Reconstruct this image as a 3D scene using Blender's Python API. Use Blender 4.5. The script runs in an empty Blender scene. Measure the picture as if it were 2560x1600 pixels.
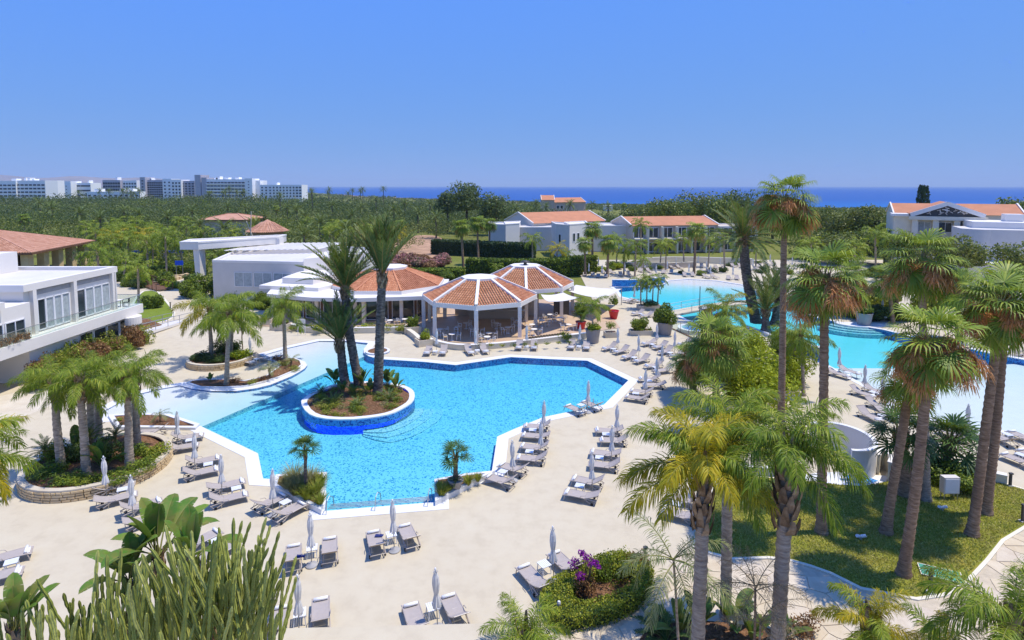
import bpy, bmesh, math, random
import numpy as np
from mathutils import Vector, Matrix
from mathutils.geometry import delaunay_2d_cdt

SC = bpy.context.scene
COL = SC.collection
R = math.radians
random.seed(7)
RNG = np.random.default_rng(7)

# ------------------------------------------------------------------ camera
CAM_H, FPX, HORIZON, PITCH = 17.0, 1450.0, 465.0, R(4.5)
OPT_Y = HORIZON + FPX * math.tan(PITCH)          # optical axis row in the 2560x1600 frame
cam_data = bpy.data.cameras.new('camera')
cam = bpy.data.objects.new('camera', cam_data)
COL.objects.link(cam)
cam.location = (0, 0, CAM_H)
cam.rotation_euler = (math.pi / 2 - PITCH, 0, 0)
cam_data.sensor_fit = 'HORIZONTAL'
cam_data.sensor_width = 36.0
cam_data.lens = 36.0 * FPX / 2560.0
cam_data.shift_y = (OPT_Y - 800.0) / 2560.0
cam_data.clip_start = 0.5
cam_data.clip_end = 60000
SC.camera = cam

# ------------------------------------------------------------------ sky, sun, exposure
SUN_EL, SUN_AZ = R(70.5), R(3.0)                # azimuth from +X towards +Y
world = bpy.data.worlds.new('World')
SC.world = world
world.use_nodes = True
wn, wl = world.node_tree.nodes, world.node_tree.links
wn.clear()
sky = wn.new('ShaderNodeTexSky')
sky.sky_type = 'NISHITA'
sky.sun_disc = False
sky.sun_elevation = SUN_EL
sky.sun_rotation = math.pi / 2 - SUN_AZ
sky.altitude = 300
sky.air_density = 0.6
sky.dust_density = 0.1
sky.ozone_density = 6.0
# the photograph's strong, even blue: the whole sky graded alike, channel by channel
sp_ = wn.new('ShaderNodeSeparateColor')
cb_ = wn.new('ShaderNodeCombineColor')
wl.new(sky.outputs[0], sp_.inputs[0])
for ch, (gain, power) in enumerate(((1.34, 0.42), (3.1, 0.17), (13.2, -0.25))):
    pw = wn.new('ShaderNodeMath'); pw.operation = 'POWER'; pw.inputs[1].default_value = power
    ml = wn.new('ShaderNodeMath'); ml.operation = 'MULTIPLY'; ml.inputs[1].default_value = gain
    wl.new(sp_.outputs[ch], pw.inputs[0]); wl.new(pw.outputs[0], ml.inputs[0]); wl.new(ml.outputs[0], cb_.inputs[ch])
bg = wn.new('ShaderNodeBackground')
bg.inputs['Strength'].default_value = 0.1
wo = wn.new('ShaderNodeOutputWorld')
wl.new(cb_.outputs[0], bg.inputs['Color'])
wl.new(bg.outputs[0], wo.inputs['Surface'])
sun_data = bpy.data.lights.new('sun', 'SUN')
sun_data.energy = 4.7
sun_data.angle = R(0.53)
sun_data.color = (1.0, 0.94, 0.84)
sun = bpy.data.objects.new('sun', sun_data)
COL.objects.link(sun)
SUN_DIR = Vector((math.cos(SUN_EL) * math.cos(SUN_AZ), math.cos(SUN_EL) * math.sin(SUN_AZ), math.sin(SUN_EL)))
sun.location = SUN_DIR * 80
sun.rotation_euler = SUN_DIR.to_track_quat('Z', 'Y').to_euler()
SC.view_settings.view_transform = 'Standard'
SC.view_settings.look = 'None'
SC.view_settings.exposure = 0.0
SC.view_settings.gamma = 1.0
SC.view_settings.use_curve_mapping = False
SC.render.engine = 'CYCLES'
SC.cycles.use_denoising = True
SC.cycles.max_bounces = 6
SC.cycles.diffuse_bounces = 3
SC.cycles.glossy_bounces = 2
SC.cycles.transmission_bounces = 4
SC.cycles.transparent_max_bounces = 12
SC.cycles.caustics_reflective = False
SC.cycles.caustics_refractive = False

# ------------------------------------------------------------------ photo pixel -> place
def ray(px, py):
    xc, yc = (px - 1280.0) / FPX, -(py - OPT_Y) / FPX
    c, s = math.cos(PITCH), math.sin(PITCH)
    return (xc, c + yc * s, -s + yc * c)

def G(px, py, z=0.0):
    d = ray(px, py)
    k = (z - CAM_H) / d[2]
    return Vector((d[0] * k, d[1] * k, z))

def AT(px, py, Y):
    d = ray(px, py)
    k = Y / d[1]
    return Vector((d[0] * k, Y, CAM_H + d[2] * k))

def GP(pts, z=0.0):
    return [tuple(G(x, y, z)[:2]) for x, y in pts]

# ------------------------------------------------------------------ materials
def lin(r, g, b):
    return tuple(((c / 255 + 0.055) / 1.055) ** 2.4 if c > 10 else c / 255 / 12.92 for c in (r, g, b)) + (1.0,)

class NT:
    def __init__(self, name):
        self.m = bpy.data.materials.new(name)
        self.m.use_nodes = True
        self.t = self.m.node_tree
        self.t.nodes.clear()
        self.out = self.t.nodes.new('ShaderNodeOutputMaterial')
    def n(self, typ, **kw):
        nd = self.t.nodes.new('ShaderNode' + typ)
        for k, v in kw.items():
            if k.startswith('_'):
                setattr(nd, k[1:], v)
            else:
                nd.inputs[k.replace('__', ' ')].default_value = v
        return nd
    def l(self, a, b):
        self.t.links.new(a, b)
    def noise(self, scale, detail=4, rough=0.55, vec=None, typ='NOISE'):
        nd = self.n('TexNoise')
        nd.inputs['Scale'].default_value = scale
        nd.inputs['Detail'].default_value = detail
        nd.inputs['Roughness'].default_value = rough
        if vec is not None:
            self.l(vec, nd.inputs['Vector'])
        return nd
    def pos(self):
        return self.n('NewGeometry').outputs['Position']
    def ramp(self, fac, stops):
        r = self.n('ValToRGB')
        el = r.color_ramp.elements
        while len(el) < len(stops):
            el.new(0.5)
        for e, (p, c) in zip(el, stops):
            e.position = p
            e.color = c if len(c) == 4 else tuple(c) + (1,)
        self.l(fac, r.inputs['Fac'])
        return r.outputs['Color']
    def mix(self, fac, a, b, mode='MIX'):
        m = self.n('MixRGB', _blend_type=mode)
        for s, v in ((m.inputs[0], fac), (m.inputs[1], a), (m.inputs[2], b)):
            if hasattr(v, 'is_linked') or hasattr(v, 'links'):
                self.l(v, s)
            else:
                s.default_value = v if not hasattr(v, '__len__') or len(v) == 4 else tuple(v) + (1,)
        return m.outputs[0]
    def bump(self, h, strength=0.3, dist=0.02):
        b = self.n('Bump', Strength=strength, Distance=dist)
        self.l(h, b.inputs['Height'])
        return b.outputs['Normal']
    def pbr(self, color, rough=0.7, spec=0.3, metal=0.0, normal=None):
        p = self.n('BsdfPrincipled')
        if hasattr(color, 'links'):
            self.l(color, p.inputs['Base Color'])
        else:
            p.inputs['Base Color'].default_value = color
        p.inputs['Roughness'].default_value = rough
        p.inputs['Specular IOR Level'].default_value = spec
        p.inputs['Metallic'].default_value = metal
        if normal is not None:
            self.l(normal, p.inputs['Normal'])
        return p
    def done(self, shader):
        self.l(shader if not hasattr(shader, 'outputs') else shader.outputs[0], self.out.inputs['Surface'])
        return self.m

def m_plain(name, col, rough=0.6, spec=0.3, var=0.08, scale=1.5, metal=0.0, bump=0.0):
    t = NT(name)
    nz = t.noise(scale, 5, 0.6, t.pos())
    a = tuple(c * (1 - var) for c in col[:3]) + (1,)
    b = tuple(min(1, c * (1 + var)) for c in col[:3]) + (1,)
    c = t.ramp(nz.outputs['Fac'], [(0.3, a), (0.7, b)])
    nrm = t.bump(nz.outputs['Fac'], bump, 0.02) if bump else None
    return t.done(t.pbr(c, rough, spec, metal, nrm))

def m_leaf(name, stops, trans=0.35, rough=0.5, spec=0.25, objvar=0.25, tcol=None, patch=None):
    """leaf material: colour varies from leaf to leaf (random per island) and from plant to plant"""
    t = NT(name)
    geo = t.n('NewGeometry')
    oi = t.n('ObjectInfo')
    add = t.n('Math', _operation='MULTIPLY_ADD')
    t.l(oi.outputs['Random'], add.inputs[0])
    add.inputs[1].default_value = objvar
    sub = t.n('Math', _operation='MULTIPLY')
    t.l(geo.outputs['Random Per Island'], sub.inputs[0])
    sub.inputs[1].default_value = 1.0 - objvar
    t.l(sub.outputs[0], add.inputs[2])
    c = t.ramp(add.outputs[0], [(i / (len(stops) - 1), s) for i, s in enumerate(stops)])
    if patch:
        nz = t.noise(patch[0], 4, 0.6, geo.outputs['Position'])
        c = t.mix(t.ramp(nz.outputs['Fac'], [(0.42, (0, 0, 0, 1)), (0.62, (0.75, 0.75, 0.75, 1))]), c, patch[1])
    p = t.pbr(c, rough, spec)
    tr = t.n('BsdfTranslucent')
    tc = t.mix(0.55, c, tcol or (0.28, 0.34, 0.02, 1))
    t.l(tc, tr.inputs['Color'])
    mx = t.n('MixShader', Fac=trans)
    t.l(p.outputs[0], mx.inputs[1])
    t.l(tr.outputs[0], mx.inputs[2])
    return t.done(mx)

M = {}
M['deck'] = None
def make_deck():
    t = NT('deck_screed')
    P = t.pos()
    n1 = t.noise(0.12, 4, 0.6, P)
    n2 = t.noise(1.1, 6, 0.65, P)
    n3 = t.noise(60, 2, 0.5, P)
    c = t.ramp(n1.outputs['Fac'], [(0.3, (0.53, 0.435, 0.295)), (0.7, (0.60, 0.51, 0.36))])
    c = t.mix(0.45, c, t.ramp(n2.outputs['Fac'], [(0.34, (0.427, 0.373, 0.252)), (0.52, (0.534, 0.476, 0.331)), (0.7, (0.561, 0.519, 0.374))]))
    c = t.mix(0.10, c, t.ramp(n3.outputs['Fac'], [(0.4, (0.4, 0.35, 0.3)), (0.6, (0.75, 0.7, 0.62))]))
    return t.done(t.pbr(c, 0.8, 0.2, 0, t.bump(n3.outputs['Fac'], 0.1, 0.005)))
M['deck'] = make_deck()
M['white'] = m_plain('white_paint', (0.77, 0.725, 0.66), 0.6, 0.3, 0.03, 0.6)
M['coping'] = m_plain('white_coping', (0.72, 0.71, 0.69), 0.5, 0.3, 0.03, 1.2)
M['roofwhite'] = m_plain('white_roof_membrane', (0.62, 0.59, 0.57), 0.7, 0.2, 0.08, 0.25)
M['cream'] = m_plain('cream_render', (0.70, 0.64, 0.50), 0.8, 0.2, 0.06, 0.8)
M['greyshadewall'] = m_plain('pale_grey_and_shade_render', (0.62, 0.585, 0.54), 0.8, 0.2, 0.05, 0.6)  # pale grey surfaces; also the painted shade on villa block faces
M['hotelwhite'] = m_plain('hotel_white_render', (0.86, 0.86, 0.86), 0.7, 0.2, 0.03, 0.1)
M['mauvewall'] = m_plain('mauve_grey_render', (0.46, 0.44, 0.48), 0.8, 0.2, 0.06, 0.3)
M['beigewall'] = m_plain('beige_render', (0.55, 0.47, 0.38), 0.8, 0.2, 0.07, 0.5)
M['pinkwall'] = m_plain('pink_beige_render', (0.55, 0.42, 0.34), 0.8, 0.2, 0.06, 0.3)
M['glass'] = m_plain('dark_window_glass', (0.035, 0.05, 0.055), 0.08, 0.6, 0.3, 0.7)
M['winglass'] = m_plain('far_window_glass', (0.05, 0.055, 0.075), 0.25, 0.5, 0.2, 0.2)
M['curtain'] = m_plain('pale_curtain', (0.38, 0.42, 0.42), 0.8, 0.2, 0.2, 3)
M['alu'] = m_plain('taupe_aluminium', (0.42, 0.36, 0.31), 0.4, 0.5, 0.05, 4)
M['whitealu'] = m_plain('white_aluminium', (0.78, 0.78, 0.78), 0.4, 0.4, 0.03, 4)
M['sling'] = m_plain('grey_sling_fabric', (0.40, 0.35, 0.315), 0.85, 0.15, 0.05, 6)
M['slingback'] = m_plain('tan_sling_underside', (0.40, 0.33, 0.26), 0.85, 0.15, 0.08, 6)
M['rubber'] = m_plain('black_rubber', (0.02, 0.02, 0.02), 0.7, 0.2, 0.2, 4)
M['towel'] = m_plain('white_towel', (0.83, 0.82, 0.80), 0.95, 0.05, 0.05, 20, 0, 0.5)
M['canvas'] = m_plain('white_canvas', (0.66, 0.645, 0.62), 0.9, 0.1, 0.08, 3)
M['sail'] = m_plain('cream_sail_cloth', (0.68, 0.64, 0.58), 0.9, 0.1, 0.05, 1)
M['steel'] = m_plain('brushed_steel', (0.42, 0.43, 0.44), 0.35, 0.5, 0.1, 3, 0.7)
M['darkmetal'] = m_plain('dark_metal', (0.06, 0.055, 0.05), 0.5, 0.4, 0.15, 3)
M['concrete'] = m_plain('grey_concrete', (0.40, 0.39, 0.38), 0.85, 0.2, 0.12, 3)
M['potgrey'] = m_plain('taupe_pot', (0.33, 0.30, 0.28), 0.7, 0.3, 0.08, 2)
M['potred'] = m_plain('red_glazed_pot', (0.55, 0.008, 0.012), 0.35, 0.5, 0.08, 3)
M['bluecloth'] = m_plain('navy_cloth', (0.03, 0.04, 0.14), 0.9, 0.1, 0.3, 20)
M['bluemat'] = m_plain('blue_painted_panel', (0.02, 0.10, 0.62), 0.6, 0.3, 0.1, 3)
M['timber'] = m_plain('brown_timber', (0.17, 0.09, 0.05), 0.7, 0.2, 0.2, 3)
M['caneseat'] = m_plain('cane_seat', (0.50, 0.36, 0.20), 0.8, 0.2, 0.1, 12)
M['cafefloor'] = m_plain('brown_cafe_floor', (0.55, 0.39, 0.25), 0.5, 0.4, 0.12, 0.8)
M['dirt'] = m_plain('bare_red_earth', (0.30, 0.17, 0.10), 0.95, 0.1, 0.35, 0.6, 0, 0.6)
M['tan'] = m_plain('tan_earth', (0.42, 0.26, 0.16), 0.95, 0.1, 0.3, 0.35, 0, 0.5)

def make_soil():
    t = NT('planter_soil')
    P = t.pos()
    n1 = t.noise(9, 6, 0.7, P)
    n2 = t.noise(1.2, 4, 0.6, P)
    c = t.ramp(n1.outputs['Fac'], [(0.34, (0.045, 0.026, 0.015)), (0.5, (0.15, 0.08, 0.04)), (0.66, (0.34, 0.20, 0.11))])
    c = t.mix(t.ramp(n2.outputs['Fac'], [(0.4, (0, 0, 0, 1)), (0.65, (0.5, 0.5, 0.5, 1))]), c, (0.26, 0.13, 0.07, 1))
    return t.done(t.pbr(c, 0.95, 0.1, 0, t.bump(n1.outputs['Fac'], 0.9, 0.06)))
M['soil'] = make_soil()

def make_grass(name, stops, sc=1.0):
    t = NT(name)
    P = t.pos()
    n1 = t.noise(0.45 * sc, 6, 0.68, P)
    n2 = t.noise(14 * sc, 5, 0.75, P)
    c = t.ramp(n1.outputs['Fac'], stops)
    c = t.mix(0.55, c, t.ramp(n2.outputs['Fac'], [(0.3, (0.09, 0.11, 0.015)), (0.5, (0.20, 0.22, 0.035)), (0.72, (0.36, 0.33, 0.09))]))
    return t.done(t.pbr(c, 0.9, 0.1, 0, t.bump(n2.outputs['Fac'], 0.9, 0.05)))
M['lawn'] = make_grass('dry_lawn', [(0.3, (0.177, 0.200, 0.022)), (0.5, (0.312, 0.298, 0.033)), (0.66, (0.459, 0.321, 0.055))])
M['lawngreen'] = make_grass('green_lawn', [(0.3, (0.087, 0.175, 0.013)), (0.6, (0.145, 0.250, 0.022))])
M['wild'] = make_grass('scrub_ground', [(0.3, (0.06, 0.075, 0.02)), (0.5, (0.11, 0.12, 0.035)), (0.7, (0.22, 0.17, 0.09))], 0.3)

def make_mosaic(name, light, mid, dark, f_dark, scale=11.0):
    t = NT(name)
    P = t.pos()
    vo = t.n('TexVoronoi')
    vo.inputs['Scale'].default_value = scale
    # slow wander of the tile lookup, as the moving water bends the view of the tiles
    nz = t.noise(2.4, 2, 0.5, P)
    off = t.n('VectorMath', _operation='SCALE')
    t.l(nz.outputs['Color'], off.inputs[0])
    off.inputs['Scale'].default_value = 0.35
    ad = t.n('VectorMath', _operation='ADD')
    t.l(P, ad.inputs[0])
    t.l(off.outputs[0], ad.inputs[1])
    t.l(ad.outputs[0], vo.inputs['Vector'])
    sep = t.n('SeparateColor')
    t.l(vo.outputs['Color'], sep.inputs[0])
    nb = t.noise(0.5, 3, 0.5, P)
    base = t.mix(nb.outputs['Fac'], light, mid)
    k = t.ramp(sep.outputs[0], [(f_dark - 0.03, (1, 1, 1, 1)), (f_dark + 0.03, (0, 0, 0, 1))])
    c = t.mix(k, base, dark)
    return t.done(t.pbr(c, 0.4, 0.3))
M['mosaic'] = make_mosaic('pale_blue_mosaic', (0.58, 0.72, 0.68, 1), (0.44, 0.63, 0.66, 1), (0.07, 0.28, 0.48, 1), 0.2, 13.0)
M['mosaicdark'] = make_mosaic('blue_wall_mosaic', (0.08, 0.32, 0.64, 1), (0.06, 0.27, 0.58, 1), (0.012, 0.06, 0.30, 1), 0.35)
M['poolwhite'] = m_plain('white_pool_plaster', (0.70, 0.69, 0.67), 0.6, 0.2, 0.03, 0.8)

def make_water(name, density, col):
    t = NT(name)
    P = t.pos()
    n1 = t.noise(1.6, 3, 0.6, P)
    n2 = t.noise(6.5, 2, 0.5, P)
    s = t.n('Math', _operation='ADD')
    t.l(n1.outputs['Fac'], s.inputs[0])
    t.l(n2.outputs['Fac'], s.inputs[1])
    nrm = t.bump(s.outputs[0], 0.10, 0.08)
    fr = t.n('Fresnel', IOR=1.333)
    t.l(nrm, fr.inputs['Normal'])
    sc = t.n('Math', _operation='MULTIPLY')
    t.l(fr.outputs[0], sc.inputs[0])
    sc.inputs[1].default_value = 0.75
    tr = t.n('BsdfTransparent', Color=(1, 1, 1, 1))
    gl = t.n('BsdfGlossy', Roughness=0.06)
    t.l(nrm, gl.inputs['Normal'])
    mx = t.n('MixShader')
    t.l(sc.outputs[0], mx.inputs[0])
    t.l(tr.outputs[0], mx.inputs[1])
    t.l(gl.outputs[0], mx.inputs[2])
    va = t.n('VolumeAbsorption', Density=density, Color=col)
    t.l(va.outputs[0], t.out.inputs['Volume'])
    return t.done(mx)
M['water'] = make_water('pool_water', 0.74, (0.03, 0.86, 1.0, 1))
M['lagoon'] = make_water('lagoon_water', 0.42, (0.03, 0.93, 1.0, 1))

def make_sea():
    t = NT('sea_water')
    P = t.pos()
    n1 = t.noise(0.004, 4, 0.6, P)
    n2 = t.noise(0.05, 3, 0.6, P)
    sp = t.n('SeparateXYZ')
    t.l(P, sp.inputs[0])
    # shallow turquoise water over sand close to the shore, deep blue further out
    yy = t.n('MapRange')
    yy.inputs['From Min'].default_value = 650
    yy.inputs['From Max'].default_value = 1500
    t.l(sp.outputs['Y'], yy.inputs['Value'])
    nn = t.n('Math', _operation='MULTIPLY_ADD')
    t.l(n1.outputs['Fac'], nn.inputs[0])
    nn.inputs[1].default_value = 0.25
    t.l(yy.outputs[0], nn.inputs[2])
    c = t.ramp(nn.outputs[0], [(0.10, (0.01, 0.20, 0.40)), (0.32, (0.004, 0.10, 0.35)), (0.75, (0.003, 0.06, 0.28))])
    p = t.pbr(c, 0.35, 0.12, 0, t.bump(n2.outputs['Fac'], 0.4, 0.6))
    return t.done(p)
M['sea'] = make_sea()

def make_tile(name, a, b, c3):
    t = NT(name)
    geo = t.n('NewGeometry')
    nz = t.noise(0.9, 4, 0.6, geo.outputs['Position'])
    c = t.ramp(geo.outputs['Random Per Island'], [(0.0, a), (0.5, b), (1.0, c3)])
    c = t.mix(0.45, c, t.ramp(nz.outputs['Fac'], [(0.35, a), (0.65, c3)]))
    return t.done(t.pbr(c, 0.8, 0.2))
M['tile'] = make_tile('terracotta_tile', (0.401, 0.144, 0.065), (0.543, 0.225, 0.111), (0.661, 0.312, 0.169))
M['tilepale'] = make_tile('pale_terracotta_tile', (0.42, 0.20, 0.12), (0.52, 0.27, 0.17), (0.60, 0.34, 0.23))
M['roofred'] = m_plain('terracotta_roof', (0.50, 0.22, 0.115), 0.8, 0.2, 0.10, 0.5)
M['stone'] = make_tile('honey_limestone', (0.483, 0.330, 0.160), (0.632, 0.462, 0.250), (0.736, 0.583, 0.360))
M['stonepale'] = make_tile('pale_limestone', (0.50, 0.42, 0.30), (0.58, 0.51, 0.39), (0.66, 0.60, 0.48))
M['mortar'] = m_plain('dark_mortar', (0.20, 0.15, 0.09), 0.95, 0.1, 0.2, 6)
def make_flag():
    t = NT('flagstone')
    oi = t.n('ObjectInfo')
    P = t.pos()
    nz = t.noise(2.2, 6, 0.65, P)
    c = t.ramp(oi.outputs['Random'], [(0, (0.52, 0.41, 0.26)), (0.35, (0.60, 0.50, 0.34)), (0.7, (0.63, 0.54, 0.40)), (1.0, (0.55, 0.47, 0.38))])
    c = t.mix(0.4, c, t.ramp(nz.outputs['Fac'], [(0.35, (0.46, 0.36, 0.23)), (0.65, (0.66, 0.57, 0.42))]))
    return t.done(t.pbr(c, 0.85, 0.2, 0, t.bump(nz.outputs['Fac'], 0.3, 0.01)))
M['flag'] = make_flag()
M['joint'] = m_plain('path_joint', (0.52, 0.44, 0.32), 0.9, 0.1, 0.15, 3)

def make_trunk(name, a, b, c3, zs=14.0):
    t = NT(name)
    P = t.pos()
    sp = t.n('VectorMath', _operation='MULTIPLY')
    t.l(P, sp.inputs[0])
    sp.inputs[1].default_value = (3.0, 3.0, zs)
    n1 = t.noise(1.0, 5, 0.65, sp.outputs[0])
    n2 = t.noise(0.7, 3, 0.5, P)
    c = t.ramp(n1.outputs['Fac'], [(0.32, a), (0.5, b), (0.68, c3)])
    c = t.mix(t.ramp(n2.outputs['Fac'], [(0.4, (0, 0, 0, 1)), (0.7, (0.5, 0.5, 0.5, 1))]), c, a)
    return t.done(t.pbr(c, 0.9, 0.1, 0, t.bump(n1.outputs['Fac'], 0.9, 0.05)))
M['trunkgrey'] = make_trunk('ringed_grey_trunk', (0.228, 0.172, 0.126), (0.421, 0.330, 0.239), (0.632, 0.502, 0.371))
M['trunkbrown'] = make_trunk('ringed_brown_trunk', (0.161, 0.097, 0.057), (0.305, 0.202, 0.122), (0.465, 0.321, 0.207))
M['trunkdate'] = make_trunk('scaly_date_trunk', (0.060, 0.044, 0.034), (0.169, 0.135, 0.108), (0.355, 0.285, 0.229), 7.0)
M['boot'] = make_trunk('old_leaf_bases', (0.102, 0.061, 0.031), (0.290, 0.189, 0.106), (0.522, 0.378, 0.237), 2.0)
M['bark'] = make_trunk('tree_bark', (0.05, 0.035, 0.025), (0.11, 0.08, 0.06), (0.2, 0.16, 0.12), 3.0)

L_QUEEN = [(0.067, 0.130, 0.011), (0.146, 0.234, 0.016), (0.281, 0.356, 0.028), (0.473, 0.469, 0.055)]
M['queen'] = m_leaf('queen_palm_leaflet', L_QUEEN, 0.35)
M['queenyellow'] = m_leaf('yellowing_palm_leaflet', [(0.194, 0.221, 0.011), (0.340, 0.331, 0.018), (0.518, 0.428, 0.021), (0.745, 0.511, 0.019)], 0.4, tcol=(0.5, 0.42, 0.02, 1))
M['queengrey'] = m_leaf('grey_green_leaflet', [(0.098, 0.145, 0.053), (0.194, 0.239, 0.093), (0.330, 0.341, 0.145), (0.465, 0.443, 0.211)], 0.3)
M['date'] = m_leaf('date_palm_leaflet', [(0.044, 0.089, 0.022), (0.091, 0.150, 0.034), (0.161, 0.218, 0.056), (0.282, 0.290, 0.093)], 0.25)
M['fan'] = m_leaf('fan_palm_blade', [(0.073, 0.130, 0.014), (0.157, 0.243, 0.023), (0.262, 0.347, 0.035), (0.440, 0.451, 0.070)], 0.3)
M['fandark'] = m_leaf('dark_fan_blade', [(0.024, 0.068, 0.014), (0.054, 0.117, 0.023), (0.106, 0.178, 0.035)], 0.2)
M['drybrown'] = m_leaf('dry_flower_stalk', [(0.390, 0.166, 0.051), (0.682, 0.313, 0.108), (0.900, 0.479, 0.178)], 0.2, tcol=(0.35, 0.2, 0.08, 1))
M['dryfrond'] = m_leaf('dry_frond', [(0.186, 0.124, 0.062), (0.341, 0.248, 0.124), (0.496, 0.388, 0.217)], 0.2, tcol=(0.3, 0.2, 0.08, 1))
M['rachis'] = m_plain('yellow_green_leafstalk', (0.22, 0.22, 0.06), 0.6, 0.3, 0.2, 3)
M['rachisorange'] = m_plain('orange_leafstalk', (0.36, 0.22, 0.05), 0.6, 0.3, 0.2, 3)
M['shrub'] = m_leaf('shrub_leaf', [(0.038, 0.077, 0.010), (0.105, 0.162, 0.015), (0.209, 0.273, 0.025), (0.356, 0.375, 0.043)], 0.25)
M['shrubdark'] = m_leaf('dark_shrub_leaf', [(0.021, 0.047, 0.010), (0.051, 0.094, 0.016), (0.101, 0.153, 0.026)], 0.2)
M['shrublime'] = m_leaf('lime_shrub_leaf', [(0.136, 0.212, 0.010), (0.290, 0.358, 0.015), (0.477, 0.504, 0.031)], 0.35, tcol=(0.4, 0.42, 0.02, 1))
M['hedge'] = m_leaf('clipped_hedge_leaf', [(0.060, 0.104, 0.010), (0.151, 0.199, 0.015), (0.302, 0.330, 0.027), (0.443, 0.417, 0.043)], 0.25)
M['cypress'] = m_leaf('cypress_leaf', [(0.012, 0.031, 0.012), (0.031, 0.065, 0.022), (0.062, 0.101, 0.034)], 0.15)
M['wood'] = m_leaf('woodland_leaf', [(0.042, 0.078, 0.016), (0.095, 0.148, 0.024), (0.178, 0.226, 0.034), (0.293, 0.304, 0.060)], 0.25, objvar=0.0, patch=(0.05, (0.20, 0.19, 0.055, 1)))
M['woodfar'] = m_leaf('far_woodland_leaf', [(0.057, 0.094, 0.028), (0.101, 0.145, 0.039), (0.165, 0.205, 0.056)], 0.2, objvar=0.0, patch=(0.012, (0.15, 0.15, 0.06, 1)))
M['wooddark'] = m_leaf('dark_tree_leaf', [(0.02, 0.045, 0.014), (0.05, 0.085, 0.022), (0.09, 0.13, 0.035)], 0.25, objvar=0.0)
M['woodlime'] = m_leaf('light_tree_leaf', [(0.09, 0.14, 0.02), (0.17, 0.22, 0.03), (0.27, 0.30, 0.06)], 0.3, objvar=0.0)
M['gum'] = m_leaf('gum_tree_leaf', [(0.044, 0.077, 0.025), (0.101, 0.145, 0.045), (0.202, 0.239, 0.077)], 0.25)
M['straw'] = m_leaf('dry_grass_blade', [(0.192, 0.204, 0.048), (0.324, 0.300, 0.108), (0.504, 0.432, 0.228)], 0.3, tcol=(0.4, 0.35, 0.1, 1))
M['tuft'] = m_leaf('tuft_grass_blade', [(0.125, 0.186, 0.018), (0.285, 0.310, 0.037), (0.499, 0.434, 0.087)], 0.3)
M['oleander'] = m_leaf('oleander_leaf_and_flower', [(0.078, 0.124, 0.031), (0.202, 0.186, 0.078), (0.465, 0.202, 0.186), (0.589, 0.264, 0.248)], 0.25, tcol=(0.3, 0.15, 0.1, 1))
M['magenta'] = m_leaf('magenta_bract', [(0.192, 0.012, 0.204), (0.336, 0.024, 0.360), (0.432, 0.060, 0.480)], 0.35, tcol=(0.4, 0.02, 0.4, 1))
M['rusty'] = m_leaf('rusty_shrub_leaf', [(0.109, 0.054, 0.023), (0.248, 0.124, 0.046), (0.372, 0.232, 0.093)], 0.2, tcol=(0.25, 0.1, 0.03, 1))
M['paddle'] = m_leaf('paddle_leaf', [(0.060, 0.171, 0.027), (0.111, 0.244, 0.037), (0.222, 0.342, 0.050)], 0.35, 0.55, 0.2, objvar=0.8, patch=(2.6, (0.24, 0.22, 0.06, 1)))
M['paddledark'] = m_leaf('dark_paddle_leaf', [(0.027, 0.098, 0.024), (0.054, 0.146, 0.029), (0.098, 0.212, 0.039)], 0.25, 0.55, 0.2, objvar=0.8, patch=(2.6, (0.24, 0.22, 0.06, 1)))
def make_euph():
    t = NT('euphorbia_stem')
    oi = t.n('ObjectInfo')
    P = t.pos()
    nz = t.noise(9, 5, 0.65, P)
    c = t.ramp(oi.outputs['Random'], [(0, (0.19, 0.22, 0.04)), (0.5, (0.33, 0.36, 0.07)), (1.0, (0.50, 0.50, 0.13))])
    c = t.mix(t.ramp(nz.outputs['Fac'], [(0.5, (0, 0, 0, 1)), (0.72, (0.6, 0.6, 0.6, 1))]), c, (0.06, 0.05, 0.02, 1))
    return t.done(t.pbr(c, 0.6, 0.25))
M['euph'] = make_euph()
# ------------------------------------------------------------------ object helpers
def link(o, parent=None):
    COL.objects.link(o)
    if parent is not None:
        o.parent = parent
    return o

def tag(o, label=None, cat=None, group=None, kind=None):
    if label: o['label'] = label
    if cat: o['category'] = cat
    if group: o['group'] = group
    if kind: o['kind'] = kind
    return o

def empty(name, loc=(0, 0, 0), rz=0.0, label=None, cat=None, group=None, scale=1.0):
    o = bpy.data.objects.new(name, None)
    o.empty_display_size = 0.1
    o.location = loc
    o.rotation_euler = (0, 0, rz)
    o.scale = (scale,) * 3
    link(o)
    return tag(o, label, cat, group)

def inst(mesh, name, loc=(0, 0, 0), rot=(0, 0, 0), scale=1.0, parent=None):
    o = bpy.data.objects.new(name, mesh)
    o.location = loc
    o.rotation_euler = rot
    o.scale = (scale,) * 3 if not hasattr(scale, '__len__') else scale
    return link(o, parent)

def copy_tree(o, parent=None):
    c = o.copy()
    COL.objects.link(c)
    c.parent = parent
    for ch in list(o.children):
        copy_tree(ch, c)
    return c

def mesh_np(name, V, loops, starts, totals, mats, midx=None, smooth=False):
    me = bpy.data.meshes.new(name)
    V = np.asarray(V, dtype=np.float32)
    loops = np.asarray(loops, dtype=np.int32)
    starts = np.asarray(starts, dtype=np.int32)
    me.vertices.add(len(V))
    me.vertices.foreach_set('co', V.ravel())
    me.loops.add(len(loops))
    me.loops.foreach_set('vertex_index', loops)
    me.polygons.add(len(starts))
    me.polygons.foreach_set('loop_start', starts)
    for m in mats:
        me.materials.append(m)
    if midx is not None:
        me.polygons.foreach_set('material_index', np.asarray(midx, dtype=np.int32))
    if smooth:
        me.polygons.foreach_set('use_smooth', np.ones(len(starts), dtype=bool))
    me.update(calc_edges=True)
    return me

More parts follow.
